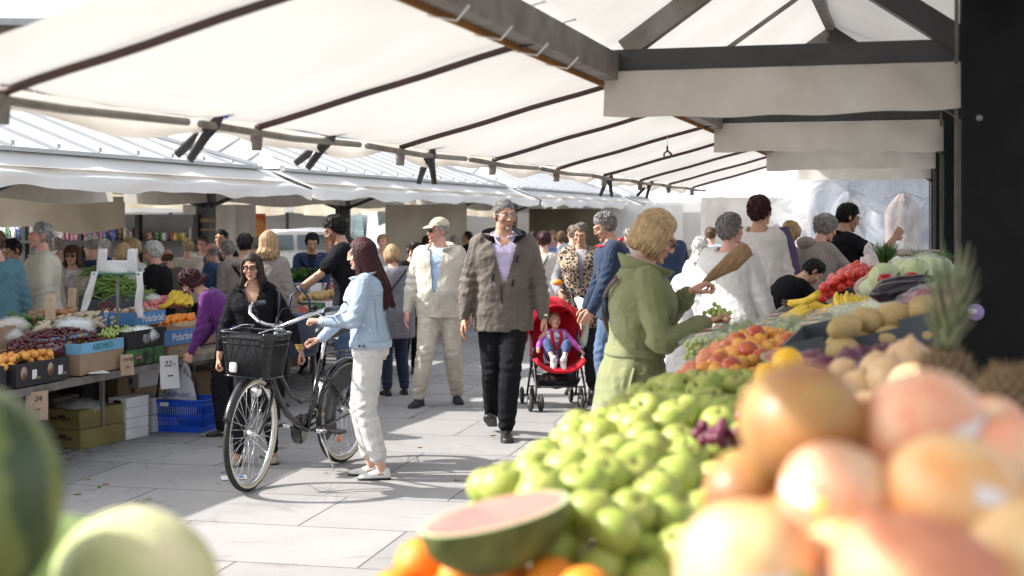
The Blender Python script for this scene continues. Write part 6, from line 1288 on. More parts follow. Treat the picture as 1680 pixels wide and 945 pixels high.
def carrier(loc, s, label, rz=0, handles=True, m=BAGM, full=True):
    t = empty('carrier_bag', loc, rz, label, 'carrier bag'); b = MB(); n = 26; secs = []
    for z, k, k2 in ((0,.75,.8),(.02,.95,1),(.10,1.05,1.1),(.20,.98,.95),(.28,.8,.6),(.33,.6,.3),(.36,.5,.15)):
        secs.append([Vector((.13*k*math.cos(a)*(1+.09*math.sin(5*a+z*20)+.05*math.sin(11*a-z*40)), .09*k2*math.sin(a)*(1+.1*math.sin(4*a+z*15)), z+.012*math.sin(7*a+z*30))) for a in [2*math.pi*j/n for j in range(n)]])
    b.rings(secs, cap=False); b.build('bag_body', m, t)
    if handles:
        for sx in (-1,1): h = MB(); h.tube([(sx*.065,.0,.33),(sx*.06,.0,.40),(sx*.04,.0,.44),(sx*.015,0,.40),(sx*.02,.0,.33)], [.03,.02,.014,.018,.026], 8, flat=.4); h.build('handle', m, t)
    t.scale = (s,)*3; return t
carrier(at3(1432, 474, 9.2), .68, 'full white carrier bag held by the stallholder in black'); carrier(at3(1490, 440, 10.2), .4, 'white carrier bag standing behind the egg trays')
def pineapple(loc, label, s=1, crown=True, rot=(0,0,0)):
    t = empty('pineapple', loc, 0, label, 'pineapple'); b = MB(); n = 0
    base = blob(18, lambda x, y, z, t_, a: (1,1,1.35), .052); base.build('fruit_body', PINEB, t); k = MB()
    for j in range(-6, 7):
        z = j/6.8; rr = math.sqrt(max(0, 1-z*z))
        for i in range(13):
            a = 2*math.pi*(i+.5*(j % 2))/13; c = Vector((.052*rr*math.cos(a), .052*rr*math.sin(a), .070*z)); k.ball(c, (.0085*(.5+.5*rr),)*3, 6); nn = c.normalized(); k.tube([c+nn*.006, c+nn*.012+Vector((0,0,.006))], [.002,.0005], 4)
    k.build('eyes', mat('pineapple_eye', (.20,.13,.07), .7, .3, 60, .2), t)
    if crown:
        l = MB(); rr = random.Random(5)
        for i in range(64):
            a = i*2.4; f = i/64; tilt = .75-.6*f; L = .06+.11*f*rr.uniform(.8,1.1); d = Vector((math.cos(a), math.sin(a), 0)); p = Vector((0,0,.065+.02*f)); secs = []
            sd = Vector((-math.sin(a), math.cos(a), 0))
            for q in range(6):
                u = q/5; w = .010*(1-u)**.7+.0006; c = p+d*(.01+L*tilt*(u+.3*u*u)*.55)+Vector((0,0,L*(u-.12*u*u*tilt*2))); secs.append([c-sd*w, c-d*.002*(1-u), c+sd*w, c+d*.0015])
            l.rings(secs)
        l.build('crown', mat('pineapple_leaf', (.13,.17,.08), .55, .3, 20, .2, c2=(.24,.22,.14)), t)
    t.rotation_euler = rot; t.scale = (s,)*3
pineapple(at3(1548, 640, 2.5), 'pineapple with a tall grey green crown in front of the dark post', 1.05, rot=(.05,.06,0)); pineapple(at3(1655, 668, 2.25), 'second pineapple body at the right edge', .95, False)
# white roll of paper lying on the front edge, and paper bag
o = MB(); o.tube([(-.11,0,0),(-.105,0,0),(.105,0,0),(.11,0,0)], [.018,.022,.022,.018], 14); o = o.build('paper_roll', WHITEPAPER, None, loc=at3(1038, 676, 3.9), rz=R_(3)); tag(o, 'white paper roll lying on the stall edge below the green coat', 'paper roll')
o = MB(); o.grid(lambda u, v: ((u-.5)*.5, (v-.5)*.4, .01*math.sin(u*9)*math.sin(v*7)), 12, 10); o = o.build('paper_sheet', WHITEPAPER, None, loc=rowd(.25, 2.75, 1.30)); 
bpy.data.objects.remove(o)
t = empty('paper_bag', at3(1190, 433, 6.42), 0, 'crumpled brown paper bag in the green coat woman\'s raised hand', 'paper bag'); b = MB(); secs = []
for q in range(9):
    u = q/8; w = .010+.026*min(1,u*1.6)*(1 if u < .95 else .9); hh = .012+.022*min(1,u*1.5); c = Vector((-.085+.175*u, 0, -.075+.135*u)); ax = Vector((.79,0,.61)); up = Vector((-.61,0,.79))
    secs.append([c+up*w*math.cos(a)*(1+.12*math.sin(3*a+q))+Vector((0,1,0))*hh*math.sin(a)*(1+.15*math.sin(5*a+q*2))+ax*.006*math.sin(q*3+a*3) for a in [2*math.pi*j/12 for j in range(12)]])
t.scale = (1.15,1.1,1.15); b.rings(secs); b.build('bag_body', mat('brown_kraft_paper', (.34,.21,.12), .75, .15, 9, .5, 25), t, False)
bunch(at3(1176, 516, 6.2), 26, .011, .045, 'small bunch of green grapes dangling from the green coat woman\'s hand', 44, flat=1.2)
# hanging plastic sheet and garments at the far end of the stall
b = MB(); a0, a1 = rowd(1.6, 16.6), rowd(-.5, 16.2); v = a1-a0
b.grid(lambda u, w: v*u+Vector((0,.08*math.sin(u*15+2*math.sin(w*3)),2.25-1.7*w)), 60, 20); o = b.build('plastic_sheet', clear('hanging_plastic_film', (.86,.88,.93), .42, .2, 3, 1.0), None, loc=a0); tag(o, 'large clear plastic sheet hung across the far end of the near stall', 'plastic sheet')
def garment(px, d, z, w, h, m, label):
    t = empty('hanging_garment', at(px, d)+Vector((0,0,z)), R_(-10), label, 'clothing'); b = MB(); secs = []
    for q in range(10):
        u = q/9; k = (.25+.75*min(1,u*5)) if u < .2 else 1-.08*math.sin(u*3); secs.append([Vector((w/2*k*math.cos(a)*(1+.05*math.sin(6*a+u*4)), .06*math.sin(a)*(1+.3*math.sin(7*a)), -h*u)) for a in [2*math.pi*j/20 for j in range(20)]])
    b.rings(secs); b.build('cloth', m, t); MB().tube([(-w/2,0,-.06),(0,0,.02),(w/2,0,-.06)], .008, 6).build('hanger', IRON, t); MB().tube([(0,0,.02),(0,0,.07),(.02,0,.1),(.0,0,.12)], .004, 6).build('hanger_hook', IRON, t)
garment(1392, 17.6, 1.98, .42, .95, cloth('blue_grey_garment', (.2,.22,.27)), 'blue grey garment on a hanger behind the plastic sheet'); garment(1482, 17.4, 1.95, .45, 1.0, cloth('taupe_garment', (.33,.27,.25)), 'taupe garment hanging behind the plastic sheet'); garment(1525, 18.2, 1.9, .4, 1.0, cloth('slate_garment', (.08,.1,.15)), 'dark slate garment hanging behind the plastic sheet next to the posts')
tarp_wall(1330, 1570, 20.5, .2, 2.5, 'pale blue grey tarpaulin backing the hanging garments', mat('pale_blue_tarp', (.35,.39,.46), .7, .2, 2, .2, 6, trans=.25))
# ---------------------------------------------------------------- the produce stall across the aisle
def rpx(px, b, z=0): d = 2425*b/(1500-px); return rowd(b, d, z)
def ltable(px0, px1, b0, b1, z, label):
    d0, d1 = 2425*b0/(1500-px0), 2425*b0/(1500-px1); v = (d1-d0)/.962; c = rowd((b0+b1)/2, (d0+d1)/2-.13); t = empty('trestle_table', c, RZ, label, 'table')
    w = b1-b0; MB().box((0,0,z-.02), (w,v,.03)).build('table_top', WOOD, t, False); MB().box((w/2+.012,0,z-.025), (.02,v+.02,.05)).build('edge_rail', GALV, t, False)
    n = max(2, int(v/1.1))
    for i in range(n+1):
        for s in (-1,1): MB().box((s*(w/2-.2),-v/2+.25+(v-.5)*i/n,(z-.035)/2), (.03,.03,z-.035)).build('leg', GALV, t, False)
    MB().box((-w/2+.03,0,z*.5), (.02,v-.1,z*.8)).build('back_board', WOOD, t, False)
ltable(-90, 455, 5.5, 6.45, .56, 'long trestle table across the aisle carrying the cherries and apricots')
ltable(470, 640, 5.5, 6.4, .66, 'second trestle table behind the bicycle carrying printed vegetable boxes')
def pbox(name, loc, rz, w, l, h, m, label, band=None, open_=False, grp=None, txt=None, cat='box', mark=None, lift=0):
    """cardboard box; w across the row (front face looks to +x), l along it"""
    t = empty(name, loc, rz, label, cat, grp)
    if open_:
        th = .006; MB().box((0,0,.004+h*.2), (w-.02,l-.02,h*.4)).build('base', m, t, False)
        for s in (-1,1): MB().box((s*(w/2-th/2),0,h/2), (th,l,h)).build('side', m, t, False); MB().box((0,s*(l/2-th/2),h/2), (w-2*th,th,h)).build('end', m, t, False)
    else:
        o = MB().box((0,0,h/2), (w,l,h)).build('carton', m, t, False); bevel(o, .004); MB().box((0,0,h+.001), (w*.96,.006,.002)).build('lid_seam', INK, t, False)
        for s in (-1,1): MB().box((0,s*(l/2+.001),h*.62), (.07,.003,.022)).build('hand_hole', INK, t, False)
    if band: MB().box((w/2+.002,0,h-band[1]/2), (.003,l*.99,band[1])).build('printed_band', band[0], t, False); MB().box((0,-l/2-.002,h-band[1]/2), (w*.99,.003,band[1])).build('printed_band', band[0], t, False)
    if txt:
        for (s, size, mm, y, z, side) in txt:
            if side == 'f': text(s, size, mm, t, (w/2+.005,y,z), (R_(90),0,R_(90)))
            else: text(s, size, mm, t, (y,-l/2-.005,z), (R_(90),0,0))
    return t
FRUITPIC = mat('printed_fruit_picture', (.6,.25,.1), .5, .3, 18, 0, c2=(.75,.7,.6)); GREENP = mat('green_printed_cardboard', (.05,.16,.05), .6, .3, 12, .1, 80, c2=(.02,.025,.02), sharp=True); REDG = mat('red_white_green_print', (.5,.08,.06), .6, .2, 9, 0, c2=(.62,.6,.5), sharp=True)
for i, px in enumerate((8, 52)):
    t = pbox('dark_fruit_box', rpx(px+4, 5.68, .565), RZ, .34, .30, .15, DARKCARD, ('dark fruit box with round mushroom emblem at the left end of the table','dark fruit box with round emblem second from left on the table edge')[i], open_=True, txt=[('####', .03, mat('gold_ink', (.4,.3,.12), .5, 0), .08, .045, 'f')])
    for y in (-.07,): o = MB().lathe([(.001,0),(.045,.001)], n=20).build('round_emblem', FRUITPIC, t); o.location = (.172,y,.085); o.rotation_euler = (0,R_(90),0); o.scale = (1,.8,1)
    MB().box((.172,.045,.07), (.002,.05,.06)).build('white_label', WHITEPAPER, t, False)
t = pbox('blue_banded_box', rpx(131, 5.70, .565), RZ, .36, .56, .22, CARD, 'brown carton with a light blue band lettered in green under the cherries', band=(BLUECARD, .075), open_=True, txt=[('ABIOMED', .06, GREENINK, .0, .182, 'f')])
t = pbox('blue_banded_box', rpx(72, 5.86, .62), RZ, .36, .52, .21, CARD, 'left carton with a light blue band and a round yellow mark', band=(BLUECARD, .075), open_=True, txt=[('ABIOMED', .055, GREENINK, -.03, .172, 'f')])
o = MB().lathe([(.001,0),(.04,.001)], n=20).build('yellow_mark', mat('yellow_print', (.8,.62,.03), .5, 0), t); o.location = (.187,.17,.17); o.rotation_euler = (0,R_(90),0)
pbox('dark_green_box', rpx(203, 5.68, .565), RZ, .36, .56, .12, GREENP, 'dark box with green and pink print below the black grape crate', txt=[('#####', .03, mat('pink_ink', (.7,.15,.25), .5, 0), -.1, .06, 'f')])
t = open_crate('black_grape_crate', 5.70, 2425*5.70/(1500-205), .69, .56, .38, .12, mat('black_crate_card', (.02,.02,.022), .6), 'black crate of pale grapes and a white bag beside the blue banded cartons')
pbox('flat_carton', rpx(270, 5.68, .565), RZ, .36, .50, .10, CARD, 'plain brown carton with a red end under the blue lettered carton', txt=[('######', .022, GREENINK, -.1, .05, 'f')])
PB = pbox('lettered_carton', rpx(268, 5.66, .668), RZ+R_(-4), .34, .48, .12, CARD, 'blue fronted carton lettered in white nearest the purple cardigan woman', band=(POLARBLUE, .115), open_=True, txt=[('Polarbröd', .085, WHITEINK, .03, .06, 'f')])
PB2 = pbox('lettered_carton', rpx(216, 6.02, .80), RZ, .34, .46, .11, CARD, 'blue fronted lettered carton standing higher behind the scissors', band=(POLARBLUE, .105), open_=True, txt=[('Polarbröd', .08, WHITEINK, .03, .055, 'f')])
t = empty('slatted_crate', rpx(283, 6.0, .68), RZ, 'pale wooden slatted crate holding oranges and bananas', 'crate')
for z in (.03, .09): MB().box((.19,0,z), (.008,.62,.045)).build('slat', SLATWOOD, t, False); MB().box((-.19,0,z), (.008,.62,.045)).build('slat', SLATWOOD, t, False); MB().box((0,-.315,z), (.38,.008,.045)).build('slat', SLATWOOD, t, False)
MB().box((0,0,.004), (.37,.61,.008)).build('base', SLATWOOD, t, False)
for s in (-1,1): MB().box((s*.175,-.3,.06), (.02,.02,.12)).build('corner_post', SLATWOOD, t, False); MB().box((s*.175,.3,.06), (.02,.02,.12)).build('corner_post', SLATWOOD, t, False)
# inner tier of crates (dark) carrying the back rows
for i, px in enumerate(range(-60, 400, 62)): pbox('tier_box', rpx(px, 6.12, .565), RZ, .5, .40, .20+.02*(i % 2), (CARD, DARKCARD, CARDG)[i % 3], 'supporting carton under the raised back row of produce', grp='cartons under the back row of produce')
def heap(kind, fn, m, px0, px1, b0, b1, dia, n, z0, amp, label, cat, grp, seed, layers=2, sc=(.88,1.12), rot=True, parts=None):
    rr = random.Random(seed); d0 = lambda b: 2425*b/(1500-px0); d1 = lambda b: 2425*b/(1500-px1)
    def ins(r): b = r.uniform(b0, b1); return b, r.uniform(d0(b), d1(b))
    def su(b, d): u = (d-d0(b))/(d1(b)-d0(b)); w = (b-b0)/(b1-b0); return z0+amp*math.sin(math.pi*min(max(u,0),1))**.5*math.sin(math.pi*(.15+.7*w))
    for p in scatter(ins, su, dia, n, seed, layers, .84): put(kind, fn, m, p, label, cat, grp, rr.uniform(*sc), rr if rot else None, parts=parts)
heap('cherry', lambda: blob(8, lambda x, y, z, t, a: (1,1,.93), .0135), CHERRY, 12, 160, 5.62, 6.05, .025, 190, .775, .09, 'dark red cherry in the broad heap above the blue banded cartons', 'cherry', 'cherries in the broad heap', 41, 2)
b = MB(); b.rings([[rpx(12+148*(.5+.5*math.cos(a)*k), 5.83+.21*math.sin(a)*k, z) for a in [2*math.pi*j/20 for j in range(20)]] for z, k in ((.70,1),(.765,1),(.80,.8),(.835,.4))]); o = b.build('cherry_mound', CHERRY, None); tag(o, 'packed dark cherries filling the cartons below the loose ones on top', 'cherries', None, 'stuff')
heap('apricot', None, APRI, 0, 88, 5.56, 5.80, .050, 34, .73, .03, 'small yellow apricot in the dark boxes at the left end of the table', 'apricot', 'apricots in the dark boxes', 42, 2)
heap('grape_tuft', lambda: _tuft(), GRAPE, 172, 240, 5.56, 5.84, .05, 26, .80, .02, 'tuft of pale green grapes in the black crate', 'grapes', 'grape tufts in the black crate', 43, 1) if 0 else [bunch(rpx(px, bb, .79), 26, .011, .06, 'pale green grape bunch in the black crate', 60+i, grp='grape bunches in the black crate') for i, (px, bb) in enumerate(((176,5.65),(190,5.72),(205,5.64),(222,5.7),(184,5.82),(214,5.82)))]
heap('white_radish', lambda: blob(10, lambda x, y, z, t, a: (2.2,.8,.8), .022), mat('pale_root_skin', (.62,.52,.38), .6, .15, 20, .2), 60, 255, 6.02, 6.42, .062, 90, .85, .05, 'pale root vegetable in the back row behind the cherries', 'root vegetable', 'pale roots in the back row', 44, 2, (.8,1.3))
heap('sweet_potato', lambda: blob(12, lambda x, y, z, t, a: (2.0+.1*math.sin(3*a),.85,.8), .035), mat('sweet_potato_skin', (.45,.22,.12), .7, .2, 14, .2), 55, 115, 6.28, 6.42, .09, 12, .90, .03, 'reddish sweet potato behind the pale roots', 'sweet potato', 'sweet potatoes behind the roots', 45, 1)
heap('red_radish', lambda: blob(10, None, .025), mat('red_pink_skin', (.55,.06,.10), .4, .3, 9, 0, c2=(.65,.30,.3)), 228, 290, 6.22, 6.48, .046, 60, .90, .05, 'pinkish red fruit in the heap left of the bananas', 'fruit', 'pinkish red fruit in the back row', 46, 2)
heap('mandarin', lambda: blob(12, lambda x, y, z, t, a: (1,1,.88), .028), ORANGE, 256, 318, 5.84, 6.05, .052, 44, .80, .02, 'small orange mandarin in the wooden slatted crate', 'mandarin', 'mandarins in the slatted crate', 47, 2)
for i, (px, bb, z, rz) in enumerate(((274,6.2,.90,30),(290,6.2,.92,80),(303,6.15,.90,120),(282,6.3,.93,60))): bananas(rpx(px, bb, z), 5, R_(rz), ('banana bunch at the left of the wooden crate','banana bunch standing in the middle above the mandarins','banana bunch at the right above the mandarins','banana bunch behind the mandarins beside the red fruit')[i], 70+i, -30)
for i, (px, bb, z) in enumerate(((20,6.2,.88),(-10,6.1,.86),(240,6.35,.95),(8,6.0,.84))): wrapped(rpx(px, bb, z), .11, .12, .06, ('bagged garlic at the far left of the back row','paper wrapped bundle at the left end','white wrapped leeks between the roots and red fruit','bagged mushrooms behind the cherries at left')[i], mat('garlic_white', (.65,.6,.52), .6, .15, 20), seed=i+30)
for i, (px, py, d, s) in enumerate(((121,540,10.4,.34),(212,556,10.6,.30),(232,550,10.7,.26))): wrapped(at3(px, py, d), s*.42, s*.35, s*.25, ('crumpled clear bag on top of the cherries','white bag on the grapes in the black crate','second white bag in the black crate')[i], mat('white_bag_content', (.8,.8,.8), .5, .1, 12, .5), seed=i+50)
heap('green_cucumber', lambda: MB().tube([(-.13,0,0),(-.12,0,0),(0,0,.005),(.12,0,0),(.13,0,0)], [.008,.018,.02,.018,.008], 8), mat('cucumber_skin', (.10,.20,.06), .4, .3, 20, .1), 30, 80, 6.25, 6.4, .07, 8, .87, .02, 'green cucumber lying behind the cherries at left', 'cucumber', 'cucumbers behind the cherries', 48, 1, rot=True)
# beans in their crate, bag stand, scissors
t = open_crate('bean_crate', 6.50, 2425*6.50/(1500-188), .84, .52, .36, .16, DKCRATE, 'dark grey plastic crate heaped with green beans behind the bag stand')
b = MB(); rr = random.Random(9); c0 = rpx(190, 6.50, 0); beans = []
BEANM = mat('green_bean_skin', (.16,.27,.06))
def bean_mb(): return MB().tube([(-.10,0,0),(-.06,0,.008),(0,0,.012),(.06,0,.006),(.10,0,-.005)], [.003,.007,.0075,.007,.003], 6)
for i in range(150):
    u, v, = rr.gauss(0,.10), rr.gauss(0,.13); z = 1.0+.17*math.exp(-(u*u/.02+v*v/.03))-.03*rr.random()
    put('green_bean', bean_mb, BEANM, c0+Vector((u*CT+v*ST, -u*ST+v*CT, z)), 'long green bean in the heap behind the bag stand', 'bean', 'green beans in the heap', 1, None, rot=(rr.uniform(-.4,.4), rr.uniform(-.7,.7), rr.uniform(-.9,.9)+(3.1 if rr.random() < .5 else 0)))
b = MB(); b.rings([[c0+Vector((.13*k*math.cos(a),.17*k*math.sin(a),z)) for a in [2*math.pi*j/18 for j in range(18)]] for z, k in ((.86,1),(.98,1),(1.06,.7),(1.12,.25))]); tag(b.build('bean_mound', BEANM, None), 'packed green beans filling the grey crate', 'beans', None, 'stuff')
st = empty('bag_stand', at(193, 10.95), R_(-2), 'T shaped metal stand with white carrier bags between the beans and the roots', 'bag stand')
MB().tube([(0,0,.56),(0,0,1.215)], .012, 8).build('pole', GALV, st); MB().box((0,0,1.22), (.37,.03,.012)).build('cross_bar', mat('green_painted_bar', (.03,.18,.10), .4), st, False); MB().lathe([(.07,.56),(.07,.575),(.012,.58)], n=16).build('foot_plate', GALV, st)
BAGW = mat('white_bag_film', (.85,.85,.84), .5, .03, 9, .3, 14, .4, trans=.35)
b = MB()
def vest(u, v):
    x = (u-.5)*.36; top = .085+.095*(1 if .04 < u < .26 or .66 < u < .88 else 0)*min(1, max(0, v-.2)*2); return (x*(1-.0*v)+.01*math.sin(v*6), .018+.006*math.sin(u*20), 1.225+.01+ (top*v))
for x0, x1, h_ in ((-.16,-.085,.19),(.07,.15,.19),(-.17,.16,.10)): b.grid(lambda u, v: (x0+(x1-x0)*u*(1-.15*v)+.01*v, .01+.008*math.sin(u*9+v*5), 1.225+h_*v), 8, 6)
o = b.build('bag_pack', BAGW, st); solid(o, .012)
for s, pts in ((-1, [(-.17,1.24),(-.20,1.12),(-.24,1.0),(-.26,.93)]), (1, [(.17,1.24),(.185,1.12),(.165,.98),(.19,.88)])):
    b = MB(); b.grid(lambda u, v: (pts[min(int(v*3),2)][0]*(1-(v*3-min(int(v*3),2)))+pts[min(int(v*3),2)+1][0]*(v*3-min(int(v*3),2))+(u-.5)*.055, -.02+.012*math.sin(v*9+u*3), pts[min(int(v*3),2)][1]*(1-(v*3-min(int(v*3),2)))+pts[min(int(v*3),2)+1][1]*(v*3-min(int(v*3),2))), 4, 12); o = b.build('hanging_bag', BAGW, st); solid(o, .006)
t = empty('scissors', rpx(174, 5.9, .86), R_(10), 'dark red handled scissors stuck upright behind the grapes', 'scissors')
for s in (-1,1):
    b = MB(); b.tube([(s*.025+.02*math.cos(a), 0, .12+.032*math.sin(a)) for a in [2*math.pi*j/14 for j in range(15)]], .006, 6); b.build('handle', mat('dark_red_plastic', (.15,.01,.015), .3, .1), t); MB().bar((s*.012,0,.09), (-s*.008,0,-.05), .012, .003).build('blade', CHROME, t, False)
def sign(name, loc, rz, w, h, m, lines, label, tilt=0, stick=False, sz=.05):
    t = empty(name, loc, rz, label, 'price sign'); b = MB(); b.grid(lambda u, v: ((u-.5)*w, .006*math.sin(u*5+v*3), v*h), 8, 8); o = b.build('card', m, t, False); solid(o, .003)
    for i, (s, k) in enumerate(lines): text(s, sz*k, INK, t, (0,-.011,h*(.75-.36*i)), (R_(90),0,0), shear=.2)
    if stick: MB().tube([(0,.01,-.12),(0,.01,h*.9)], .004, 5).build('stick', SLATWOOD, t)
    t.rotation_euler = (R_(tilt), 0, rz)
sign('price_sign', rpx(60, 5.47, .34), RZ+R_(60), .15, .19, PAPERSIGN, [('24', 1.0), ('####', .4)], 'brown paper price sign hanging below the table edge at far left', 4)
sign('price_sign', rpx(209, 5.45, .52), RZ+R_(58), .10, .15, PAPERSIGN, [('14.90', .75), ('###', .4)], 'brown price sign hanging at the dark green box', -4)
sign('price_sign', rpx(279, 5.42, .36), RZ+R_(55), .15, .25, WHITEPAPER, [('22:-', 1.2), ('#####', .35)], 'white price sign reading 22 above the white carrier bag', -5)
sign('price_sign', rpx(82, 6.15, .90), R_(5), .075, .19, PAPERSIGN, [('####', .22)], 'upright brown card sign between the roots and the cherries', -6, True)
sign('price_sign', rpx(117, 6.4, .95), R_(-6), .07, .15, PAPERSIGN, [('####', .22)], 'upright brown card sign in front of the woman in sunglasses', -8, True)
o = MB().box((0,0,0), (.14,.18,.003)).build('paper_slip', WHITEPAPER, None, False, loc=rpx(158, 5.50, .575), rz=R_(30)); tag(o, 'white paper slip on the table edge below the blue banded carton', 'paper')
# below the table
def under(name, px, d, z, rz, w, l, h, m, label, **k): return pbox(name, at(px, d)+Vector((0,0,z)), R_(rz), w, l, h, m, label, **k)
under('olive_carton', 140, 10.42, 0, -26, .34, .46, .135, CARDG, 'olive printed carton at the bottom of the pair on the ground', txt=[('########', .045, mat('brown_ink', (.12,.03,.02), .7, 0), 0, .07, 's')])
under('olive_carton', 138, 10.44, .137, -26, .34, .46, .135, CARDG, 'olive printed carton on top of the pair with a plastic bag on it', txt=[('########', .045, mat('brown_ink', (.12,.03,.02), .7, 0), 0, .07, 's')])
wrapped(at3(132, 668, 10.4), .17, .14, .06, 'grey clear plastic sack slumped on the olive cartons', mat('grey_sack_content', (.35,.34,.36), .5, .3, 8, .5), seed=80)
for i in range(4): under('small_white_box', 211, 10.72, .078*i, -24, .17, .26, .076, WHITECARD, ('lowest of four small white boxes in the stack','second small white box from the ground in the stack','third small white box from the ground in the stack','topmost of four small white boxes in the stack')[i], txt=[('#######', .012, REDINK, -.01, .058, 's')])
for i in range(2): under('white_picture_box', 222, 11.75, .27+.145*i, -20, .30, .34, .14, WHITECARD, ('lower white carton with an orange picture under the table','upper white carton with an orange picture under the table')[i], txt=[('########', .015, INK, -.05, .10, 's')])
for o in [o for o in scene.objects if o.name.startswith('white_picture_box')]: MB().box((.045,-.174,.055), (.09,.003,.05)).build('printed_picture', mat('orange_blue_picture', (.8,.3,.05), .5, .1, 14, 0, c2=(.1,.25,.6), sharp=True), o, False)
for i in range(2): under('white_slatted_carton', 247, 11.15, .135*i, -20, .28, .34, .13, WHITECARD, ('lower white ventilated carton beside the blue basket','upper white ventilated carton beside the blue basket')[i], txt=[('######', .03, mat('grey_print', (.35,.36,.4), .7, 0), -.04, .08, 's')])
under('white_base_carton', 215, 11.9, 0, -20, .42, .5, .265, CARD, 'brown carton in the shade under the white picture cartons')
for i, (px, d, w, h, m) in enumerate(((60,10.8,.45,.3,CARD),(15,10.2,.45,.35,DARKCARD),(110,11.3,.5,.42,DARKCARD),(165,11.6,.5,.38,CARD),(330,12.3,.5,.35,CARD),(365,12.7,.45,.28,CARD),(410,13.0,.4,.3,DARKCARD),(440,13.9,.4,.4,DARKCARD))): under('stored_carton', px, d, 0, -16+i*3, w, w, h, m, 'carton stored in the shade beneath the trestle table', grp='cartons stored beneath the table')
def basket():
    t = empty('shopping_basket', at(305, 11.1), R_(-14), 'bright blue plastic shopping basket with black handles on the paving', 'basket'); w, l, h = .235, .16, .235
    def ring(k, z): return [Vector((sx*w*k, sy*l*k, z)) for sx, sy in ((-1,-1),(1,-1),(1,1),(-1,1))]
    b = MB(); b.box((0,0,.008), (w*1.68,l*1.66,.012)); b.build('base', BLUEPL, t, False); b = MB()
    for z0, z1, k0, k1 in ((0,.05,.84,.87),(.115,.135,.915,.93),(.20,.245,.975,1.0)):
        b.rings([ring(k0, z0), ring(k1, z1), ring(k1-.03, z1), ring(k0-.03, z0)], cap=False); n = len(b.v)
    o = b.build('wall_bands', BLUEPL, t, False); rim = MB(); q = ring(1.02, .245); rim.tube(q+[q[0]], .010, 8); rim.build('rim', BLUEPL, t)
    b = MB()
    for i in range(26):
        u = -1+2*i/25
        for sy in (-1,1): b.bar((w*.86*u, sy*l*.86, .04), (w*.97*u, sy*l*.97, .21), .007, .006)
    for i in range(17):
        u = -1+2*i/16
        for sx in (-1,1): b.bar((sx*w*.86, l*.86*u, .04), (sx*w*.97, l*.97*u, .21), .007, .006)
    b.build('wall_slats', BLUEPL, t, False); MB().box((-.10,-l*1.0-.004,.215), (.07,.004,.03)).build('label_holder', WHITEPAPER, t, False)
    for sx, top in ((-1,.50),(1,.52)):
        h_ = MB(); h_.tube([(sx*w*.75,-l*.9,.24),(sx*w*.62,-l*.9,top-.05),(sx*w*.55,-l*.8,top),(sx*w*.55,l*.8,top),(sx*w*.62,l*.9,top-.05),(sx*w*.75,l*.9,.24)], .009, 8); h_.build('handle', PLASTICK, t)
basket()
cb = carrier(at(296, 11.08)+Vector((0,0,.10)), .95, 'white carrier bag with blue and red lettering standing in the blue basket', R_(-8), m=mat('lettered_bag_film', (.78,.78,.8), .5, .05, 9, .3, 20, .4, trans=.2))
text('Allfrukt', .062, mat('blue_ink', (.03,.10,.25), .6, 0), cb, (.02,-.115,.20), (R_(90),0,0)); text('###', .022, INK, cb, (-.05,-.115,.245), (R_(90),0,0)); text('########', .020, REDINK, cb, (.01,-.118,.155), (R_(90),0,0)); text('#####', .020, REDINK, cb, (.03,-.118,.125), (R_(90),0,0))
t = empty('leaflet', at(384, 9.02)+Vector((0,0,.006)), R_(15), 'blue and white leaflet lying on the paving by the front wheel', 'leaflet'); MB().box((0,0,0), (.16,.13,.003)).build('sheet', WHITEPAPER, t, False); MB().box((.01,.0,.003), (.10,.08,.002)).build('printed_block', mat('blue_print', (.1,.25,.5), .5, .1), t, False)
# second table: printed boxes, onions, leafy greens
for i in range(7):
    for j in range(2):
        px = 470+i*23; pbox('vegetable_box', rpx(px, 5.75+.38*j, .67+.15*j), RZ, .34, .42, .15, (REDG, GREENP, WHITECARD)[(i+j) % 3], 'printed vegetable box in the rows behind the bicycle', grp='printed vegetable boxes behind the bicycle', txt=[('#####', .03, WHITEINK, 0, .08, 'f')] if (i+j) % 3 == 1 else None)
heap('brown_onion', lambda: blob(10, None, .032), mat('golden_onion_skin', (.5,.33,.12), .5, .25, 12, .1), 482, 600, 5.62, 5.9, .06, 60, .86, .03, 'golden onion in the boxes behind the bicycle', 'onion', 'golden onions behind the bicycle', 81, 1)
def leafy_mb():
    b = MB(); rr = random.Random(4)
    for i in range(60):
        a = rr.random()*6.28; e = rr.random()*1.3; d_ = Vector((math.cos(a)*math.cos(e), math.sin(a)*math.cos(e), math.sin(e))); s_ = Vector((-math.sin(a), math.cos(a), 0)); L = .10*rr.uniform(.6,1.1); w = .03
        b.add([Vector((0,0,0)), d_*L*.6+s_*w, d_*L+Vector((0,0,-.01)), d_*L*.6-s_*w], [(0,1,2,3)])
    return b
heap('leafy_green', leafy_mb, LEAFG, 440, 590, 6.0, 6.35, .12, 34, 1.02, .04, 'leafy green head on the boxes in front of the navy jacketed man', 'greens', 'leafy greens behind the bicycle', 82, 1, (.8,1.2))
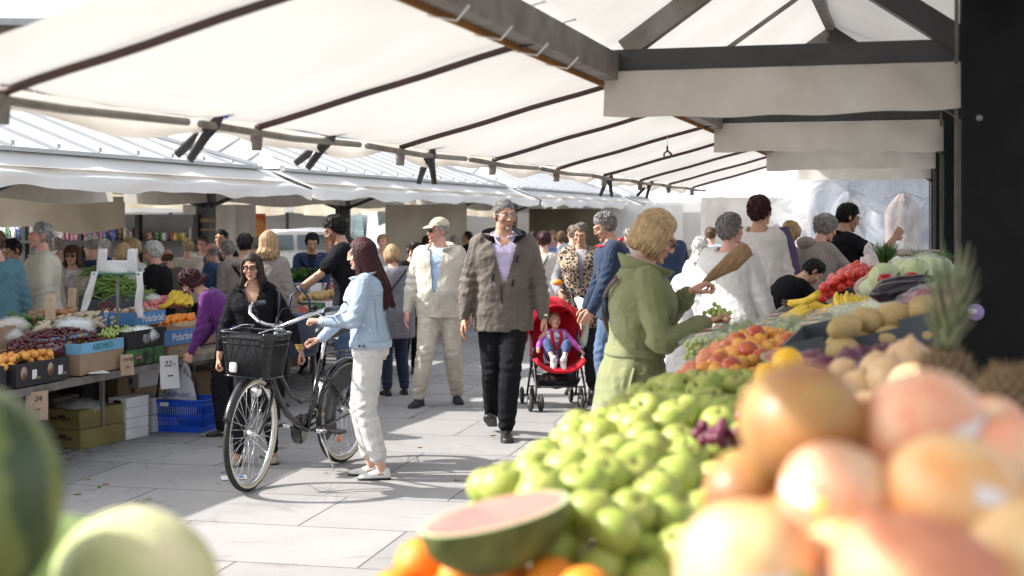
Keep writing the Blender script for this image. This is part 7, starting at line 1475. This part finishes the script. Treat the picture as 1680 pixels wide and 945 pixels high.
# grocery shelves at the back left
def shelves():
    t = empty('grocery_shelves', at(140, 19.2), R_(-14), 'dark shelf unit packed with bright groceries at the back left', 'shelves')
    for z in (.95, 1.33): MB().box((0,0,z), (3.4,.35,.04)).build('shelf', IRON, t, False)
    MB().box((0,.19,1.2), (3.4,.02,1.0)).build('back_panel', mat('grey_steel_panel', (.35,.35,.36), .5, .1), t, False)
    for x in (-1.7,-.85,0,.85,1.7): MB().box((x,-.1,.85), (.06,.1,1.7)).build('upright', IRON, t, False)
    return t
SH = shelves(); M_ = Matrix.Translation(SH.location)@Matrix.Rotation(R_(-14), 4, 'Z'); rr = random.Random(31); PAL = [('red',(.5,.03,.03)),('yellow',(.7,.5,.05)),('green',(.04,.25,.06)),('white',(.7,.7,.7)),('pink',(.55,.15,.3)),('blue',(.06,.12,.4)),('brown',(.2,.08,.04))]
for k in range(96):
    z = (.97, 1.35)[k % 2]; x = -1.64+3.28*(k//2)/48+rr.uniform(-.01,.01); cn, c = PAL[(int((x+2)*2.2)+rr.choice((0,0,1,3))) % 7]
    if any(abs(x-u) < .05 for u in (-1.7,-.85,0,.85,1.7)): continue
    kind = ('grocery_bottle','grocery_carton','grocery_jar')[int((x+2)*1.7) % 3]; m = mat('pack_'+cn, c, .35, .15, 30, 0, c2=tuple(min(.8, q+.35) for q in c), sharp=True)
    key = kind+'/'+cn
    fn = {'grocery_bottle': lambda: MB().lathe([(.028,0),(.03,.01),(.03,.12),(.012,.16),(.012,.185)], n=10), 'grocery_carton': lambda: MB().box((0,0,.085), (.055,.05,.17)), 'grocery_jar': lambda: MB().lathe([(.028,0),(.031,.01),(.031,.08),(.025,.09),(.027,.092),(.027,.11)], n=10)}[kind]
    put(key, fn, m, M_@Vector((x, -.06+rr.uniform(-.04,.04), z)), {'grocery_bottle':cn+' bottle on the grocery shelves at the back left','grocery_carton':cn+' packet on the grocery shelves at the back left','grocery_jar':cn+' jar on the grocery shelves at the back left'}[kind], kind.split('_')[1], cn+' '+kind.split('_')[1]+' goods on the back shelves', 1.0, None, rot=(0,0,R_(-14)))

for i, (px, b_, m) in enumerate(((-62,5.72,DARKCARD),(-110,5.75,CARD),(-165,5.75,DARKCARD),(-40,6.1,CARD))):
    open_crate('end_crate', b_, 2425*b_/(1500-px), .565+(.2 if b_ > 6 else 0), .42, .34, .14, m, ('dark crate of apricots at the left table end','brown crate beyond the left picture edge on the table','farthest left dark crate on the table','raised brown crate behind the left end crates')[i])
heap('apricot', None, APRI, -95, -30, 5.60, 5.84, .050, 26, .70, .03, 'yellow apricot in the crates at the very left end of the table', 'apricot', 'apricots in the left end crates', 91, 2)
rl = random.Random(77)
for i in range(34):
    d = rl.uniform(8.2, 13.5); b_ = rl.uniform(4.2, 5.5) if i < 24 else rl.uniform(2.6, 4.4); q = rowd(b_, d, .006)
    put('litter_scrap' if i % 3 else 'fallen_leaf', (lambda: MB().grid(lambda u, v: ((u-.5)*.05, (v-.5)*.035, .004*math.sin(u*6)*math.sin(v*5)), 5, 4)) if i % 3 else (lambda: MB().grid(lambda u, v: ((u-.5)*.08, (v-.5)*.04*math.sin(math.pi*min(.97,max(.03,u))), .008*math.sin(u*5)), 7, 3)), CARD if i % 3 else LEAFG, q, 'small scrap of litter trodden into the paving' if i % 3 else 'fallen green leaf on the paving near the stall', 'litter', 'scraps of litter on the paving' if i % 3 else 'fallen leaves on the paving', rl.uniform(.5,1.2), None, rot=(0,0,rl.uniform(0,6)))
